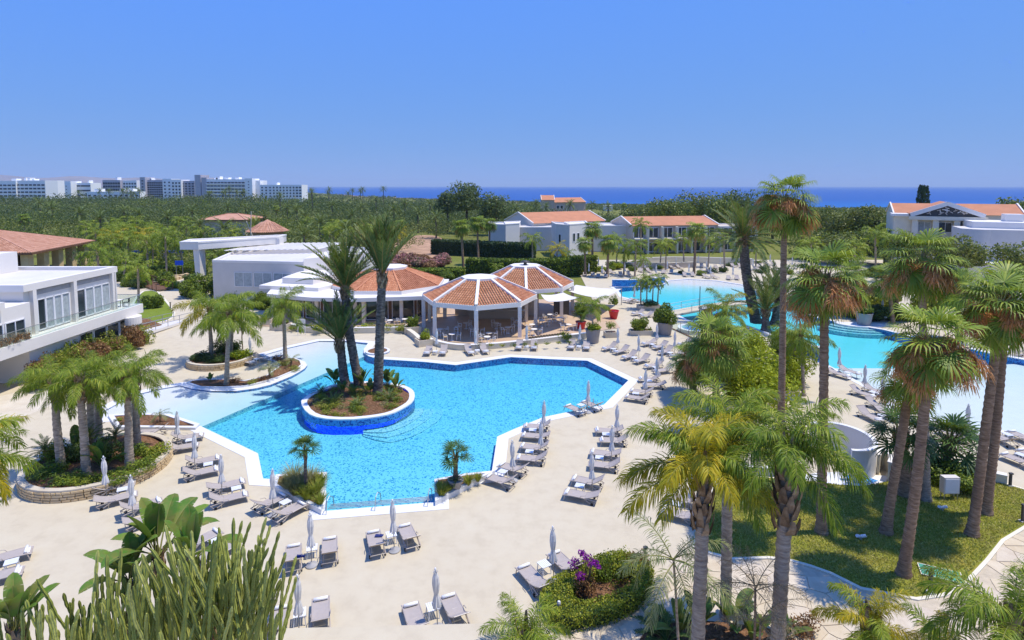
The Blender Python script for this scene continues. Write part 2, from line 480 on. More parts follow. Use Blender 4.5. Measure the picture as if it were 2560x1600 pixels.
class MB:
    """collects faces, then becomes one mesh"""
    def __init__(self):
        self.v, self.f, self.m = [], [], []
    def add(self, verts, faces, mi=0):
        b = len(self.v)
        self.v.extend(tuple(v) for v in verts)
        self.f.extend(tuple(i + b for i in f) for f in faces)
        self.m.extend([mi] * len(faces))
    def box(self, x0, x1, y0, y1, z0, z1, mi=0):
        self.add([(x0, y0, z0), (x1, y0, z0), (x1, y1, z0), (x0, y1, z0), (x0, y0, z1), (x1, y0, z1), (x1, y1, z1), (x0, y1, z1)],
                 [(3, 2, 1, 0), (4, 5, 6, 7), (0, 1, 5, 4), (1, 2, 6, 5), (2, 3, 7, 6), (3, 0, 4, 7)], mi)
    def bar(self, a, b, w, h=None, mi=0, up=(0, 0, 1)):
        a, b = Vector(a), Vector(b)
        h = h or w
        d = (b - a).normalized()
        u = Vector(up)
        if abs(d.dot(u)) > 0.98:
            u = Vector((1, 0, 0))
        s = d.cross(u).normalized() * (w / 2)
        t = s.cross(d).normalized() * (h / 2)
        V = [a - s - t, a + s - t, a + s + t, a - s + t, b - s - t, b + s - t, b + s + t, b - s + t]
        self.add(V, [(0, 1, 2, 3), (7, 6, 5, 4), (4, 5, 1, 0), (5, 6, 2, 1), (6, 7, 3, 2), (7, 4, 0, 3)], mi)
    def tube(self, path, rad, n=8, mi=0, cap=True, phase=0.0):
        P = [Vector(p) for p in path]
        if not hasattr(rad, '__len__'):
            rad = [rad] * len(P)
        b = len(self.v)
        ref = Vector((1, 0, 0)) if abs((P[-1] - P[0]).normalized().x) < 0.8 else Vector((0, 1, 0))
        for i, p in enumerate(P):
            d = (P[min(i + 1, len(P) - 1)] - P[max(i - 1, 0)]).normalized()
            s = d.cross(ref).normalized()
            t = d.cross(s).normalized()
            for k in range(n):
                a = 2 * math.pi * k / n + phase
                self.v.append(tuple(p + (s * math.cos(a) + t * math.sin(a)) * rad[i]))
        for i in range(len(P) - 1):
            for k in range(n):
                k2 = (k + 1) % n
                self.f.append((b + i * n + k, b + i * n + k2, b + (i + 1) * n + k2, b + (i + 1) * n + k))
                self.m.append(mi)
        if cap:
            self.f.append(tuple(b + k for k in range(n))[::-1]); self.m.append(mi)
            self.f.append(tuple(b + (len(P) - 1) * n + k for k in range(n))); self.m.append(mi)
    def lathe(self, prof, n=20, c=(0, 0, 0), mi=0):
        b = len(self.v)
        for r, z in prof:
            for k in range(n):
                a = 2 * math.pi * k / n
                self.v.append((c[0] + r * math.cos(a), c[1] + r * math.sin(a), c[2] + z))
        for i in range(len(prof) - 1):
            for k in range(n):
                k2 = (k + 1) % n
                self.f.append((b + i * n + k, b + i * n + k2, b + (i + 1) * n + k2, b + (i + 1) * n + k)); self.m.append(mi)
        self.f.append(tuple(b + k for k in range(n))[::-1]); self.m.append(mi)
        self.f.append(tuple(b + (len(prof) - 1) * n + k for k in range(n))); self.m.append(mi)
    def prism(self, poly, z0, z1, mi=0, top=True, bottom=True):
        n = len(poly)
        if poly_area(poly) < 0:
            poly = poly[::-1]
        b = len(self.v)
        self.v.extend((p[0], p[1], z0) for p in poly)
        self.v.extend((p[0], p[1], z1) for p in poly)
        for i in range(n):
            j = (i + 1) % n
            self.f.append((b + i, b + j, b + n + j, b + n + i)); self.m.append(mi)
        if top:
            self.f.append(tuple(b + n + i for i in range(n))); self.m.append(mi)
        if bottom:
            self.f.append(tuple(b + i for i in range(n))[::-1]); self.m.append(mi)
    def mesh(self, name, mats, smooth=False):
        me = bpy.data.meshes.new(name)
        me.from_pydata(self.v, [], self.f)
        for m in (mats if isinstance(mats, (list, tuple)) else [mats]):
            me.materials.append(m)
        if self.m and max(self.m) > 0:
            me.polygons.foreach_set('material_index', self.m)
        if smooth:
            me.polygons.foreach_set('use_smooth', [True] * len(self.f))
        me.update()
        return me
    def build(self, name, mats, parent=None, smooth=False, loc=(0, 0, 0), rz=0.0):
        return inst(self.mesh(name, mats, smooth), name, loc, (0, 0, rz), 1.0, parent)

def poly_area(p):
    return 0.5 * sum(p[i][0] * p[(i + 1) % len(p)][1] - p[(i + 1) % len(p)][0] * p[i][1] for i in range(len(p)))

def ccw(p):
    p = [tuple(q) for q in p]
    return p if poly_area(p) > 0 else p[::-1]

def offset(poly, d):
    """offset a closed counter-clockwise outline outwards by d (mitred)"""
    p = ccw(poly)
    out = []
    n = len(p)
    for i in range(n):
        a, b, c = Vector(p[i - 1]), Vector(p[i]), Vector(p[(i + 1) % n])
        e1, e2 = (b - a).normalized(), (c - b).normalized()
        n1, n2 = Vector((e1.y, -e1.x)), Vector((e2.y, -e2.x))
        m = n1 + n2
        m = m.normalized() if m.length > 1e-6 else n1
        k = d / max(0.35, m.dot(n1))
        out.append(tuple(b + m * k))
    return out

def smooth_closed(pts, it=2):
    for _ in range(it):
        q = []
        for i in range(len(pts)):
            a, b = pts[i], pts[(i + 1) % len(pts)]
            q.append((a[0] * .75 + b[0] * .25, a[1] * .75 + b[1] * .25))
            q.append((a[0] * .25 + b[0] * .75, a[1] * .25 + b[1] * .75))
        pts = q
    return pts

def smooth_open(pts, it=2):
    for _ in range(it):
        q = [pts[0]]
        for a, b in zip(pts[:-1], pts[1:]):
            q.append((a[0] * .75 + b[0] * .25, a[1] * .75 + b[1] * .25))
            q.append((a[0] * .25 + b[0] * .75, a[1] * .25 + b[1] * .75))
        q.append(pts[-1])
        pts = q
    return pts

def inside(pt, poly):
    x, y = pt
    c = False
    n = len(poly)
    j = n - 1
    for i in range(n):
        xi, yi = poly[i][0], poly[i][1]
        xj, yj = poly[j][0], poly[j][1]
        if (yi > y) != (yj > y) and x < (xj - xi) * (y - yi) / (yj - yi) + xi:
            c = not c
        j = i
    return c

def sheet(polys, holes, z, extra=()):
    """triangulated flat sheet of the union of outlines minus the holes; returns verts, faces"""
    V, E = [], []
    for p in list(polys) + list(holes):
        b = len(V)
        V.extend(Vector((q[0], q[1])) for q in p)
        E.extend((b + i, b + (i + 1) % len(p)) for i in range(len(p)))
    V.extend(Vector(e) for e in extra)
    v2, e2, f2, *_ = delaunay_2d_cdt(V, E, [], 0, 1e-5)
    F = []
    for f in f2:
        c = (sum(v2[i].x for i in f) / len(f), sum(v2[i].y for i in f) / len(f))
        if any(inside(c, p) for p in polys) and not any(inside(c, h) for h in holes):
            F.append(tuple(f))
    zz = z if callable(z) else (lambda x, y: z)
    return [(v.x, v.y, zz(v.x, v.y)) for v in v2], F

def flat(name, polys, holes, z, mat, parent=None, kind=None):
    mb = MB()
    mb.add(*sheet(polys, holes, z))
    o = mb.build(name, mat, parent)
    if kind:
        o['kind'] = kind
    return o

def slab_ring(mb, outer, inner, z0, z1, mi=0):
    """a band between two outlines with a top and both side faces"""
    V, F = sheet([outer], [inner], z1)
    mb.add(V, F, mi)
    for p, s in ((ccw(outer), 1), (ccw(inner), -1)):
        n = len(p)
        vv = [(q[0], q[1], z0) for q in p] + [(q[0], q[1], z1) for q in p]
        ff = [(i, (i + 1) % n, n + (i + 1) % n, n + i) for i in range(n)]
        if s < 0:
            ff = [f[::-1] for f in ff]
        mb.add(vv, ff, mi)

def wall_strip(mb, pts, z0, z1, mi=0, closed=True, flip=False):
    n = len(pts)
    vv = [(q[0], q[1], z0) for q in pts] + [(q[0], q[1], z1) for q in pts]
    ff = [(i, (i + 1) % n, n + (i + 1) % n, n + i) for i in range(n if closed else n - 1)]
    if flip:
        ff = [f[::-1] for f in ff]
    mb.add(vv, ff, mi)

def ring_path(pts, w):
    """left and right borders of an open polyline of width w"""
    L, Rr = [], []
    for i, p in enumerate(pts):
        a, b = Vector(pts[max(i - 1, 0)]), Vector(pts[min(i + 1, len(pts) - 1)])
        d = (b - a).normalized()
        nn = Vector((-d.y, d.x)) * w / 2
        L.append(tuple(Vector(p) + nn)); Rr.append(tuple(Vector(p) - nn))
    return L + Rr[::-1]

# ------------------------------------------------------------------ leaf clouds
def quads_mesh(name, C, U, W, mats, midx=None, tri=False):
    """leaf blades: centre C, half-length vectors U, half-width vectors W -> rhombic blades"""
    n = len(C)
    V = np.empty((n, 4, 3), dtype=np.float32)
    V[:, 0] = C - U
    V[:, 1] = C + W
    V[:, 2] = C + U
    V[:, 3] = C - W
    loops = np.arange(4 * n)
    return mesh_np(name, V.reshape(-1, 3), loops, np.arange(0, 4 * n, 4), None, mats, midx)

def rand_unit(n, rng):
    v = rng.normal(size=(n, 3))
    return v / np.linalg.norm(v, axis=1, keepdims=True)

def cloud(n, radii, size, rng, shell=0.55, lumps=7, squash_bottom=True, aspect=0.5, flatten=0.0):
    """leaf positions through an uneven, lumpy crown; returns C, U, W"""
    radii = np.array(radii, dtype=float)
    lc = rand_unit(lumps, rng) * (0.35 + 0.35 * rng.random((lumps, 1)))
    lr = 0.38 + 0.28 * rng.random(lumps)
    pick = rng.integers(0, lumps, n)
    d = rand_unit(n, rng)
    rr = (shell + (1 - shell) * rng.random(n) ** 0.6)
    P = lc[pick] + d * (lr[pick] * rr)[:, None]
    if squash_bottom:
        P[:, 2] = np.where(P[:, 2] < -0.45, -0.45 + (P[:, 2] + 0.45) * 0.4, P[:, 2])
    C = P * radii
    # blades face roughly outwards from the clump they grow on
    N = d * 0.75 + rand_unit(n, rng) * 0.65
    U = np.cross(N, rand_unit(n, rng))
    U /= np.linalg.norm(U, axis=1, keepdims=True) + 1e-9
    W = np.cross(N, U)
    W /= np.linalg.norm(W, axis=1, keepdims=True) + 1e-9
    s = size * (0.6 + 0.8 * rng.random(n))
    return C, U * s[:, None], W * (s * aspect)[:, None]

def bush_mesh(name, radii, n, size, mat, seed, shell=0.55, lumps=7, aspect=0.5):
    rng = np.random.default_rng(seed)
    C, U, W = cloud(n, radii, size, rng, shell, lumps, aspect=aspect)
    C[:, 2] -= C[:, 2].min()
    return quads_mesh(name, C, U, W, [mat])

def hedge_mesh(name, outline, h, density, size, mat, seed, inner=None):
    """leaves over the top and sides of a clipped hedge of the given ground outline"""
    rng = np.random.default_rng(seed)
    p = ccw(outline)
    xs, ys = [q[0] for q in p], [q[1] for q in p]
    C = []
    area = abs(poly_area(p))
    n = int(area * density)
    for _ in range(n * 3):
        q = (rng.uniform(min(xs), max(xs)), rng.uniform(min(ys), max(ys)))
        if inside(q, p) and not (inner and inside(q, inner)):
            C.append((q[0], q[1], h * (1 - 0.14 * rng.random() ** 2) + 0.05 * math.sin(q[0] * 3) * math.cos(q[1] * 2.3)))
            if len(C) >= n:
                break
    for ring in [p] + ([ccw(inner)] if inner else []):
        for i in range(len(ring)):
            a, b = np.array(ring[i]), np.array(ring[(i + 1) % len(ring)])
            L = np.linalg.norm(b - a)
            for _ in range(int(L * h * density)):
                t = rng.random()
                q = a + (b - a) * t + rng.normal(0, 0.05, 2)
                C.append((q[0], q[1], h * rng.random()))
    C = np.array(C)
    n = len(C)
    U = rand_unit(n, rng)
    W = np.cross(U, rand_unit(n, rng))
    W /= np.linalg.norm(W, axis=1, keepdims=True) + 1e-9
    s = size * (0.6 + 0.8 * rng.random(n))
    return quads_mesh(name, C, U * s[:, None], W * (s * 0.55)[:, None], [mat])
# ================================================================== terrain, sea, deck
def coast_y(t):
    """distance of the shore along a bearing (t = sideways / forwards)"""
    ks = [(-0.44, 9000), (-0.40, 5200), (-0.36, 2600), (-0.27, 1500), (-0.10, 1120), (0.15, 860), (0.54, 690), (0.85, 690), (1.4, 700)]
    if t <= ks[0][0]:
        return 9000
    for (a, ya), (b, yb) in zip(ks[:-1], ks[1:]):
        if t <= b:
            return ya + (yb - ya) * (t - a) / (b - a)
    return ks[-1][1]

def land_z(x, y):
    c = coast_y(x / max(y, 1.0))
    k = min(1.0, max(0.0, (y - 170.0) / max(50.0, (c - 170.0))))
    return -0.08 - 10.4 * k if c < 8000 else -0.08

POOL = GP([(254, 1031), (300, 1006), (352, 984), (402, 972), (450, 964), (480, 972), (529, 978), (590, 978), (640, 971), (676, 962), (706, 950), (730, 940),
           (748, 930), (762, 921), (768, 913), (762, 904), (745, 899), (716, 898), (690, 896), (664, 886), (720, 870), (797, 853), (865, 853), (920, 858), (910, 872), (909, 882), (922, 891), (947, 898), (964, 899),
           (1060, 905), (1139, 913), (1277, 893), (1372, 898), (1468, 902), (1571, 951), (1510, 1012), (1359, 1043), (1283, 1074), (1243, 1092),
           (1228, 1189), (1150, 1199), (1088, 1212), (1086, 1256), (812, 1278), (816, 1236), (812, 1196), (692, 1199), (658, 1197), (645, 1134), (570, 1098), (498, 1064), (474, 1055), (421, 1043), (341, 1040), (283, 1044)])
ISLAND = smooth_closed([tuple(G(x, y, 0.5)[:2]) for x, y in [(750, 1006), (767, 1033), (799, 1046), (865, 1050), (931, 1044), (979, 1035), (1010, 1020), (1034, 1004), (1038, 985),
          (1030, 972), (1005, 961), (960, 955), (905, 953), (840, 958), (788, 978), (762, 992)]], 1)
LAGOON = GP([(1556, 742), (1546, 726), (1534, 718), (1600, 717), (1658, 712), (1672, 702), (1720, 698), (1790, 702), (1860, 713), (1905, 735), (1960, 752), (2000, 762), (2023, 790), (2100, 807),
             (2206, 824), (2320, 852), (2437, 883), (2560, 908), (2760, 960), (2800, 1170), (2640, 1105), (2560, 1085), (2486, 1072), (2420, 1080), (2330, 1045), (2216, 990),
             (2120, 940), (2068, 911), (2040, 898), (2000, 880), (1950, 842), (1880, 818), (1800, 815), (1720, 800), (1690, 784), (1640, 764), (1600, 752)])
POOL, LAGOON, ISLAND = ccw(POOL), ccw(LAGOON), ccw(ISLAND)

DECK = [(-85, -4), (95, -4), (110, 60), (112, 133), (14, 133), (12, 84), (-24, 80), (-44, 84), (-60, 112), (-80, 112), (-85, 60)]

def build_ground():
    mb = MB()
    inner = [(-140, -12), (140, -12), (140, 150), (-140, 150)]
    # the resort's earth lies well below the deck, so the pool basins can be cut into it
    mb.add(*sheet([inner], [offset(DECK, -1.0)], -0.08))
    ts = np.concatenate([np.linspace(-1.5, -0.5, 12), np.linspace(-0.45, 1.4, 40)])
    rows = [0.0, 0.02, 0.05, 0.1, 0.17, 0.26, 0.38, 0.52, 0.68, 0.84, 1.0, 1.02]
    V = []
    for t in ts:
        c = coast_y(t)
        for k in rows:
            y = 150 + (c - 150) * k
            x = t * y
            V.append((x, y, land_z(x, y) - (1.5 if k > 1.0 else 0)))
    nr = len(rows)
    F = []
    for i in range(len(ts) - 1):
        for j in range(nr - 1):
            F.append((i * nr + j, (i + 1) * nr + j, (i + 1) * nr + j + 1, i * nr + j + 1))
    mb.add(V, F)
    o = mb.build('ground', M['wild'])
    o['kind'] = 'structure'
build_ground()

mb = MB()
mb.add([(-9000, 560, -11), (30000, 560, -11), (30000, 45000, -11), (-30000, 45000, -11)], [(0, 1, 2, 3)])
tag(mb.build('sea', M['sea']), kind='structure')
# pale sand strip along the shore
mb = MB()
pts = []
for t in np.linspace(-0.3, 1.3, 40):
    c = coast_y(t)
    pts.append((t * c, c))
mb.prism(ring_path(pts, 26.0), -11.5, -10.1)
tag(mb.build('beach', M['tan']), kind='structure')

# low hills beyond the town
mb = MB()
hx = np.linspace(-9000, -3300, 40)
V = []
for x in hx:
    k = (x + 9000) / 5700
    h = 245 * (1 - k) ** 0.75 + 22 * math.sin(x * 0.0021) + 14 * math.sin(x * 0.006)
    for dy, hh in ((-1400, 0), (-500, 0.6), (0, 1.0), (900, 0.7), (2500, 0)):
        V.append((x, 8000 + dy, max(0, h) * hh - 1))
F = [(i * 5 + j, (i + 1) * 5 + j, (i + 1) * 5 + j + 1, i * 5 + j + 1) for i in range(39) for j in range(4)]
mb.add(V, F)
tag(mb.build('hill', m_plain('far_dry_hill', (0.26, 0.20, 0.17), 0.95, 0.1, 0.2, 0.003), smooth=True), kind='structure')

mb = MB()
mb.add(*sheet([DECK], [offset(POOL, 0.3), offset(LAGOON, 0.3)], 0.0))
wall_strip(mb, ccw(DECK), -0.3, 0.0)
tag(mb.build('deck', M['deck']), kind='structure')

# ------------------------------------------------------------------ main pool
LA, LB = G(486, 1066), G(908, 886)            # edge of the white shallow shelf
ln = (LB - LA).normalized()
lnorm = Vector((-ln.y, ln.x, 0))
def side(x, y):
    return (Vector((x, y, 0)) - LA).dot(lnorm)
def shelf_z(x, y):
    return -0.25 + min(1.0, max(0.0, side(x, y)) / 6.5) * 0.175
def grid_in(poly, step):
    xs, ys = [p[0] for p in poly], [p[1] for p in poly]
    return [(x, y) for x in np.arange(min(xs), max(xs), step) for y in np.arange(min(ys), max(ys), step) if inside((x, y), poly)]
W_OUT = offset(POOL, 0.12)
pp = ccw(POOL)
V, E = [], []
V.extend(Vector(q) for q in pp)
E.extend((i, (i + 1) % len(pp)) for i in range(len(pp)))
b = len(V)
V.extend(Vector(q) for q in ISLAND)
E.extend((b + i, b + (i + 1) % len(ISLAND)) for i in range(len(ISLAND)))
b = len(V)
V.append((LA - ln * 3).to_2d()); V.append((LB + ln * 4).to_2d())
E.append((b, b + 1))
V.extend(Vector(q) for q in grid_in(pp, 1.6) if side(*q) > 0.6)
v2, e2, f2, *_ = delaunay_2d_cdt(V, E, [], 0, 1e-5)
deepF, shelfF = [], []
for f in f2:
    c = (sum(v2[i].x for i in f) / 3, sum(v2[i].y for i in f) / 3)
    if inside(c, pp) and not inside(c, ISLAND):
        (shelfF if side(*c) > 0 else deepF).append(tuple(f))
POOL_Z = -0.62
root = empty('swimming_pool', G(1000, 1050, -0.7), 0)
root['kind'] = 'structure'
def child(mb, name, mats, parent, smooth=False):
    o = inst(mb.mesh(name, mats, smooth), name)
    o.parent = parent
    o.matrix_parent_inverse = Matrix.Translation(-parent.location)
    return o
mb = MB(); mb.add([(v.x, v.y, POOL_Z) for v in v2], deepF); child(mb, 'pool_floor', M['mosaic'], root)
mb = MB(); mb.add([(v.x, v.y, shelf_z(v.x, v.y)) for v in v2], shelfF); child(mb, 'shallow_shelf', M['poolwhite'], root)
mb = MB(); a, b_ = LA - ln * 1.0, LB + ln * 1.0
mb.add([(a.x, a.y, POOL_Z), (b_.x, b_.y, POOL_Z), (b_.x, b_.y, -0.25), (a.x, a.y, -0.25)], [(0, 1, 2, 3)]); child(mb, 'shelf_riser', M['mosaic'], root)
mb = MB(); wall_strip(mb, pp, POOL_Z - 0.05, 0.0, flip=True); child(mb, 'pool_wall', M['mosaicdark'], root)
# steps below the island's far-side bulge
ic = Vector((sum(p[0] for p in ISLAND) / len(ISLAND), sum(p[1] for p in ISLAND) / len(ISLAND)))
for k, (dr, zt) in enumerate(((0.75, -0.40), (1.5, -0.48), (2.25, -0.55))):
    arc = []
    for a in np.linspace(-75, 5, 20):
        d = Vector((math.cos(R(a)), math.sin(R(a))))
        arc.append((d, a))
    rad = lambda d: max((Vector(p) - ic).dot(d) for p in ISLAND)
    outer = [tuple(ic + d * (rad(d) + dr * min(1, (a + 80) / 22))) for d, a in arc]
    inner = [tuple(ic + d * (rad(d) - 0.3)) for d, a in arc]
    mb = MB(); mb.prism(outer + inner[::-1], POOL_Z, zt); child(mb, 'pool_step', [M['mosaic']], root)
mb = MB()
Vw, Fw = sheet([W_OUT], [ISLAND], -0.05)
mb.add(Vw, Fw)
mb.add([(v[0], v[1], -1.4) for v in Vw], [f[::-1] for f in Fw])
wall_strip(mb, ccw(W_OUT), -1.4, -0.05)
wall_strip(mb, ccw(ISLAND), -1.4, -0.05, flip=True)
tag(mb.build('pool_water', M['water']), kind='structure')
mb = MB()
slab_ring(mb, offset(POOL, 0.78), POOL, -0.05, 0.022)
child(mb, 'coping', M['coping'], root)

# ------------------------------------------------------------------ lagoon pool
SH_A, SH_B = G(2040, 914), G(2560, 905)
sn = (SH_B - SH_A).normalized(); snorm = Vector((-sn.y, sn.x, 0))      # points away from the camera
BE_A, BE_B = G(1660, 706), G(1870, 716)
be = (BE_B - BE_A).normalized(); benorm = Vector((-be.y, be.x, 0))
def lag_z(x, y):
    p = Vector((x, y, 0))
    s = (p - SH_A).dot(snorm)
    if s < 0 and x > 28:
        return -0.14 - 0.012 * max(0.0, 8 + s) * 0.4
    d = -(p - BE_A).dot(benorm)
    if y > 70 and x > 20:
        return max(-0.95, -0.06 - 0.085 * max(0.0, d))
    return -0.95
lp = ccw(LAGOON)
V = [Vector(q) for q in lp]
E = [(i, (i + 1) % len(lp)) for i in range(len(lp))]
b = len(V); V.append((SH_A - sn * 6).to_2d()); V.append((SH_B + sn * 14).to_2d()); E.append((b, b + 1))
b = len(V); V.append((SH_A - sn * 6 + snorm * 0.25).to_2d()); V.append((SH_B + sn * 14 + snorm * 0.25).to_2d()); E.append((b, b + 1))
V.extend(Vector(q) for q in grid_in(lp, 2.2))
v2, e2, f2, *_ = delaunay_2d_cdt(V, E, [], 0, 1e-5)
F = [tuple(f) for f in f2 if inside((sum(v2[i].x for i in f) / 3, sum(v2[i].y for i in f) / 3), lp)]
lroot = empty('lagoon_pool', G(1900, 850, -1.0))
lroot['kind'] = 'structure'
mb = MB(); mb.add([(v.x, v.y, lag_z(v.x, v.y)) for v in v2], F); child(mb, 'pool_floor', M['poolwhite'], lroot)
mb = MB(); wall_strip(mb, lp, -1.0, 0.0, flip=True); child(mb, 'pool_wall', M['mosaicdark'], lroot)
mb = MB(); slab_ring(mb, offset(LAGOON, 0.5), LAGOON, -0.05, 0.022); child(mb, 'coping', M['coping'], lroot)
mb = MB()
wo2 = offset(LAGOON, 0.12)
Vw, Fw = sheet([wo2], [], -0.05)
mb.add(Vw, Fw); mb.add([(v[0], v[1], -1.6) for v in Vw], [f[::-1] for f in Fw]); wall_strip(mb, ccw(wo2), -1.6, -0.05)
tag(mb.build('lagoon_water', M['lagoon']), kind='structure')

# blue mosaic retaining walls standing out of the lagoon
def curved_wall(name, px, z0, z1, w, mats, label, cat, smooth=1, capmat=None):
    path = smooth_open([tuple(G(x, y)[:2]) for x, y in px], smooth)
    o = empty(name, (path[0][0], path[0][1], z0), 0, label, cat)
    mb = MB(); mb.prism(ring_path(path, w), z0, z1); child(mb, 'wall_body', mats, o)
    if capmat:
        mb = MB(); mb.prism(ring_path(path, w + 0.12), z1, z1 + 0.06); child(mb, 'wall_cap', capmat, o)
    return o
curved_wall('mosaic_wall', [(1530, 716), (1570, 717), (1620, 714), (1660, 707)], -0.9, 1.15, 0.4, M['mosaicdark'], 'blue mosaic retaining wall with pale cap at the far edge of the lagoon', 'wall', 2, M['coping'])
curved_wall('mosaic_wall', [(2008, 884), (2022, 893), (2046, 897), (2062, 906)], -0.9, 1.2, 0.4, M['mosaicdark'], 'curved blue mosaic wall at the lagoon edge behind the lime shrub', 'wall', 2, M['coping'])
curved_wall('mosaic_wall', [(2425, 880), (2495, 896), (2570, 909), (2640, 925)], -0.9, 0.35, 0.5, M['mosaicdark'], 'low blue mosaic pool edge beyond the tall palm pair', 'wall', 2, M['coping'])

# curved entry steps into the lagoon
st = empty('pool_steps', G(2150, 825), 0, 'curved white and blue entry steps into the lagoon beside the grey pot', 'steps')
c0 = G(2150, 806)
for k in range(4):
    mb = MB()
    r_ = 2.6 + 0.55 * k
    arc = [(c0.x + r_ * 1.25 * math.cos(R(a)), c0.y + r_ * math.sin(R(a)) * 1.0) for a in np.linspace(180, 365, 24)]
    mb.prism(arc, -0.95, 0.03 - 0.2 * k if k == 0 else -0.02 - 0.16 * k)
    child(mb, 'step', M['coping'] if k == 0 else M['mosaic'], st)

# ------------------------------------------------------------------ lawns, beds, paths
LAWN = GP([(1738, 1366), (1760, 1300), (1790, 1215), (1850, 1190), (1960, 1200), (2065, 1209), (2145, 1217), (2216, 1206), (2235, 1160), (2340, 1172), (2440, 1188), (2520, 1214), (2560, 1226), (2720, 1250),
           (2720, 1262), (2560, 1316), (2502, 1351), (2462, 1401), (2409, 1457), (2356, 1486), (2290, 1496), (2237, 1486), (2153, 1470), (2079, 1433), (2026, 1414), (1968, 1398), (1920, 1393), (1830, 1396), (1777, 1382)])
lo = flat('lawn', [LAWN], [], 0.05, M['lawn'], kind='structure')
mb = MB(); slab_ring(mb, offset(LAWN, 0.16), LAWN, 0.0, 0.06); child_edge = mb.build('kerb', M['cream']); child_edge['kind'] = 'structure'
GREEN = smooth_closed(GP([(330, 770), (352, 730), (388, 726), (408, 748), (427, 772), (434, 788), (418, 802), (396, 806), (350, 822)]), 1)
flat('green_lawn', [GREEN], [], 0.05, M['lawngreen'], kind='structure')
mb = MB(); slab_ring(mb, offset(GREEN, 0.3), GREEN, 0.0, 0.07); tag(mb.build('lawn_kerb', M['cream']), kind='structure')
flat('dirt_clearing', [smooth_closed(GP([(950, 660), (980, 606), (1040, 586), (1110, 590), (1120, 640), (1085, 668), (1000, 672)]), 2)], [], -0.03, M['tan'], kind='structure')
flat('sandstone_paving', [GP([(-80, 1008), (100, 968), (170, 955), (190, 975), (150, 1005), (-80, 1100)])], [], 0.005, M['stonepale'], kind='structure')

PATH = GP([(1728, 1350), (1740, 1374), (1777, 1388), (1830, 1402), (1920, 1399), (1968, 1404), (2026, 1420), (2079, 1440), (2153, 1477), (2237, 1494), (2290, 1504), (2356, 1494), (2409, 1465), (2466, 1406), (2506, 1356),
           (2564, 1322), (2720, 1268), (2760, 1700), (1400, 1760), (1290, 1650), (1405, 1575), (1480, 1552), (1560, 1536), (1622, 1506), (1652, 1440), (1692, 1385)])
pbase = flat('flagstone_path', [PATH], [], 0.006, M['joint'], kind='structure')
def crazy_paving():
    rng = np.random.default_rng(3)
    P = ccw(PATH)
    xs, ys = [p[0] for p in P], [p[1] for p in P]
    pts = []
    step = 0.95
    for x in np.arange(min(xs) - 1, max(xs) + 1, step):
        for y in np.arange(max(19.0, min(ys) - 1), max(ys) + 1, step):
            pts.append((x + rng.uniform(-.42, .42), y + rng.uniform(-.42, .42)))
    pts = np.array(pts)
    n = 0
    for i, c in enumerate(pts):
        if not inside(c, P):
            continue
        if abs(c[0]) > c[1] * 0.95 + 1.5:
            continue
        poly = [(c[0] - 2, c[1] - 2), (c[0] + 2, c[1] - 2), (c[0] + 2, c[1] + 2), (c[0] - 2, c[1] + 2)]
        d2 = ((pts - c) ** 2).sum(1)
        for j in np.argsort(d2)[1:14]:
            q = pts[j]
            m_, nn = (c + q) / 2, (q - c) / np.linalg.norm(q - c)
            out = []
            for k in range(len(poly)):
                a, b = np.array(poly[k]), np.array(poly[(k + 1) % len(poly)])
                da, db = (a - m_) @ nn + 0.022, (b - m_) @ nn + 0.022
                if da <= 0: out.append(tuple(a))
                if da * db < 0: out.append(tuple(a + (b - a) * da / (da - db)))
            poly = out
            if len(poly) < 3: break
        if len(poly) < 3: continue
        cc = (sum(p[0] for p in poly) / len(poly), sum(p[1] for p in poly) / len(poly))
        if not all(inside((cc[0] + (p[0] - cc[0]) * 0.7, cc[1] + (p[1] - cc[1]) * 0.7), P) for p in poly):
            continue
        mb = MB()
        h = 0.02 + 0.008 * rng.random()
        mb.prism([(p[0] - cc[0], p[1] - cc[1]) for p in poly], 0.0, h, bottom=False)
        inst(mb.mesh('flagstone', M['flag']), 'flagstone', (cc[0], cc[1], 0.007), parent=pbase)
        n += 1
    return n
N_FLAG = crazy_paving()

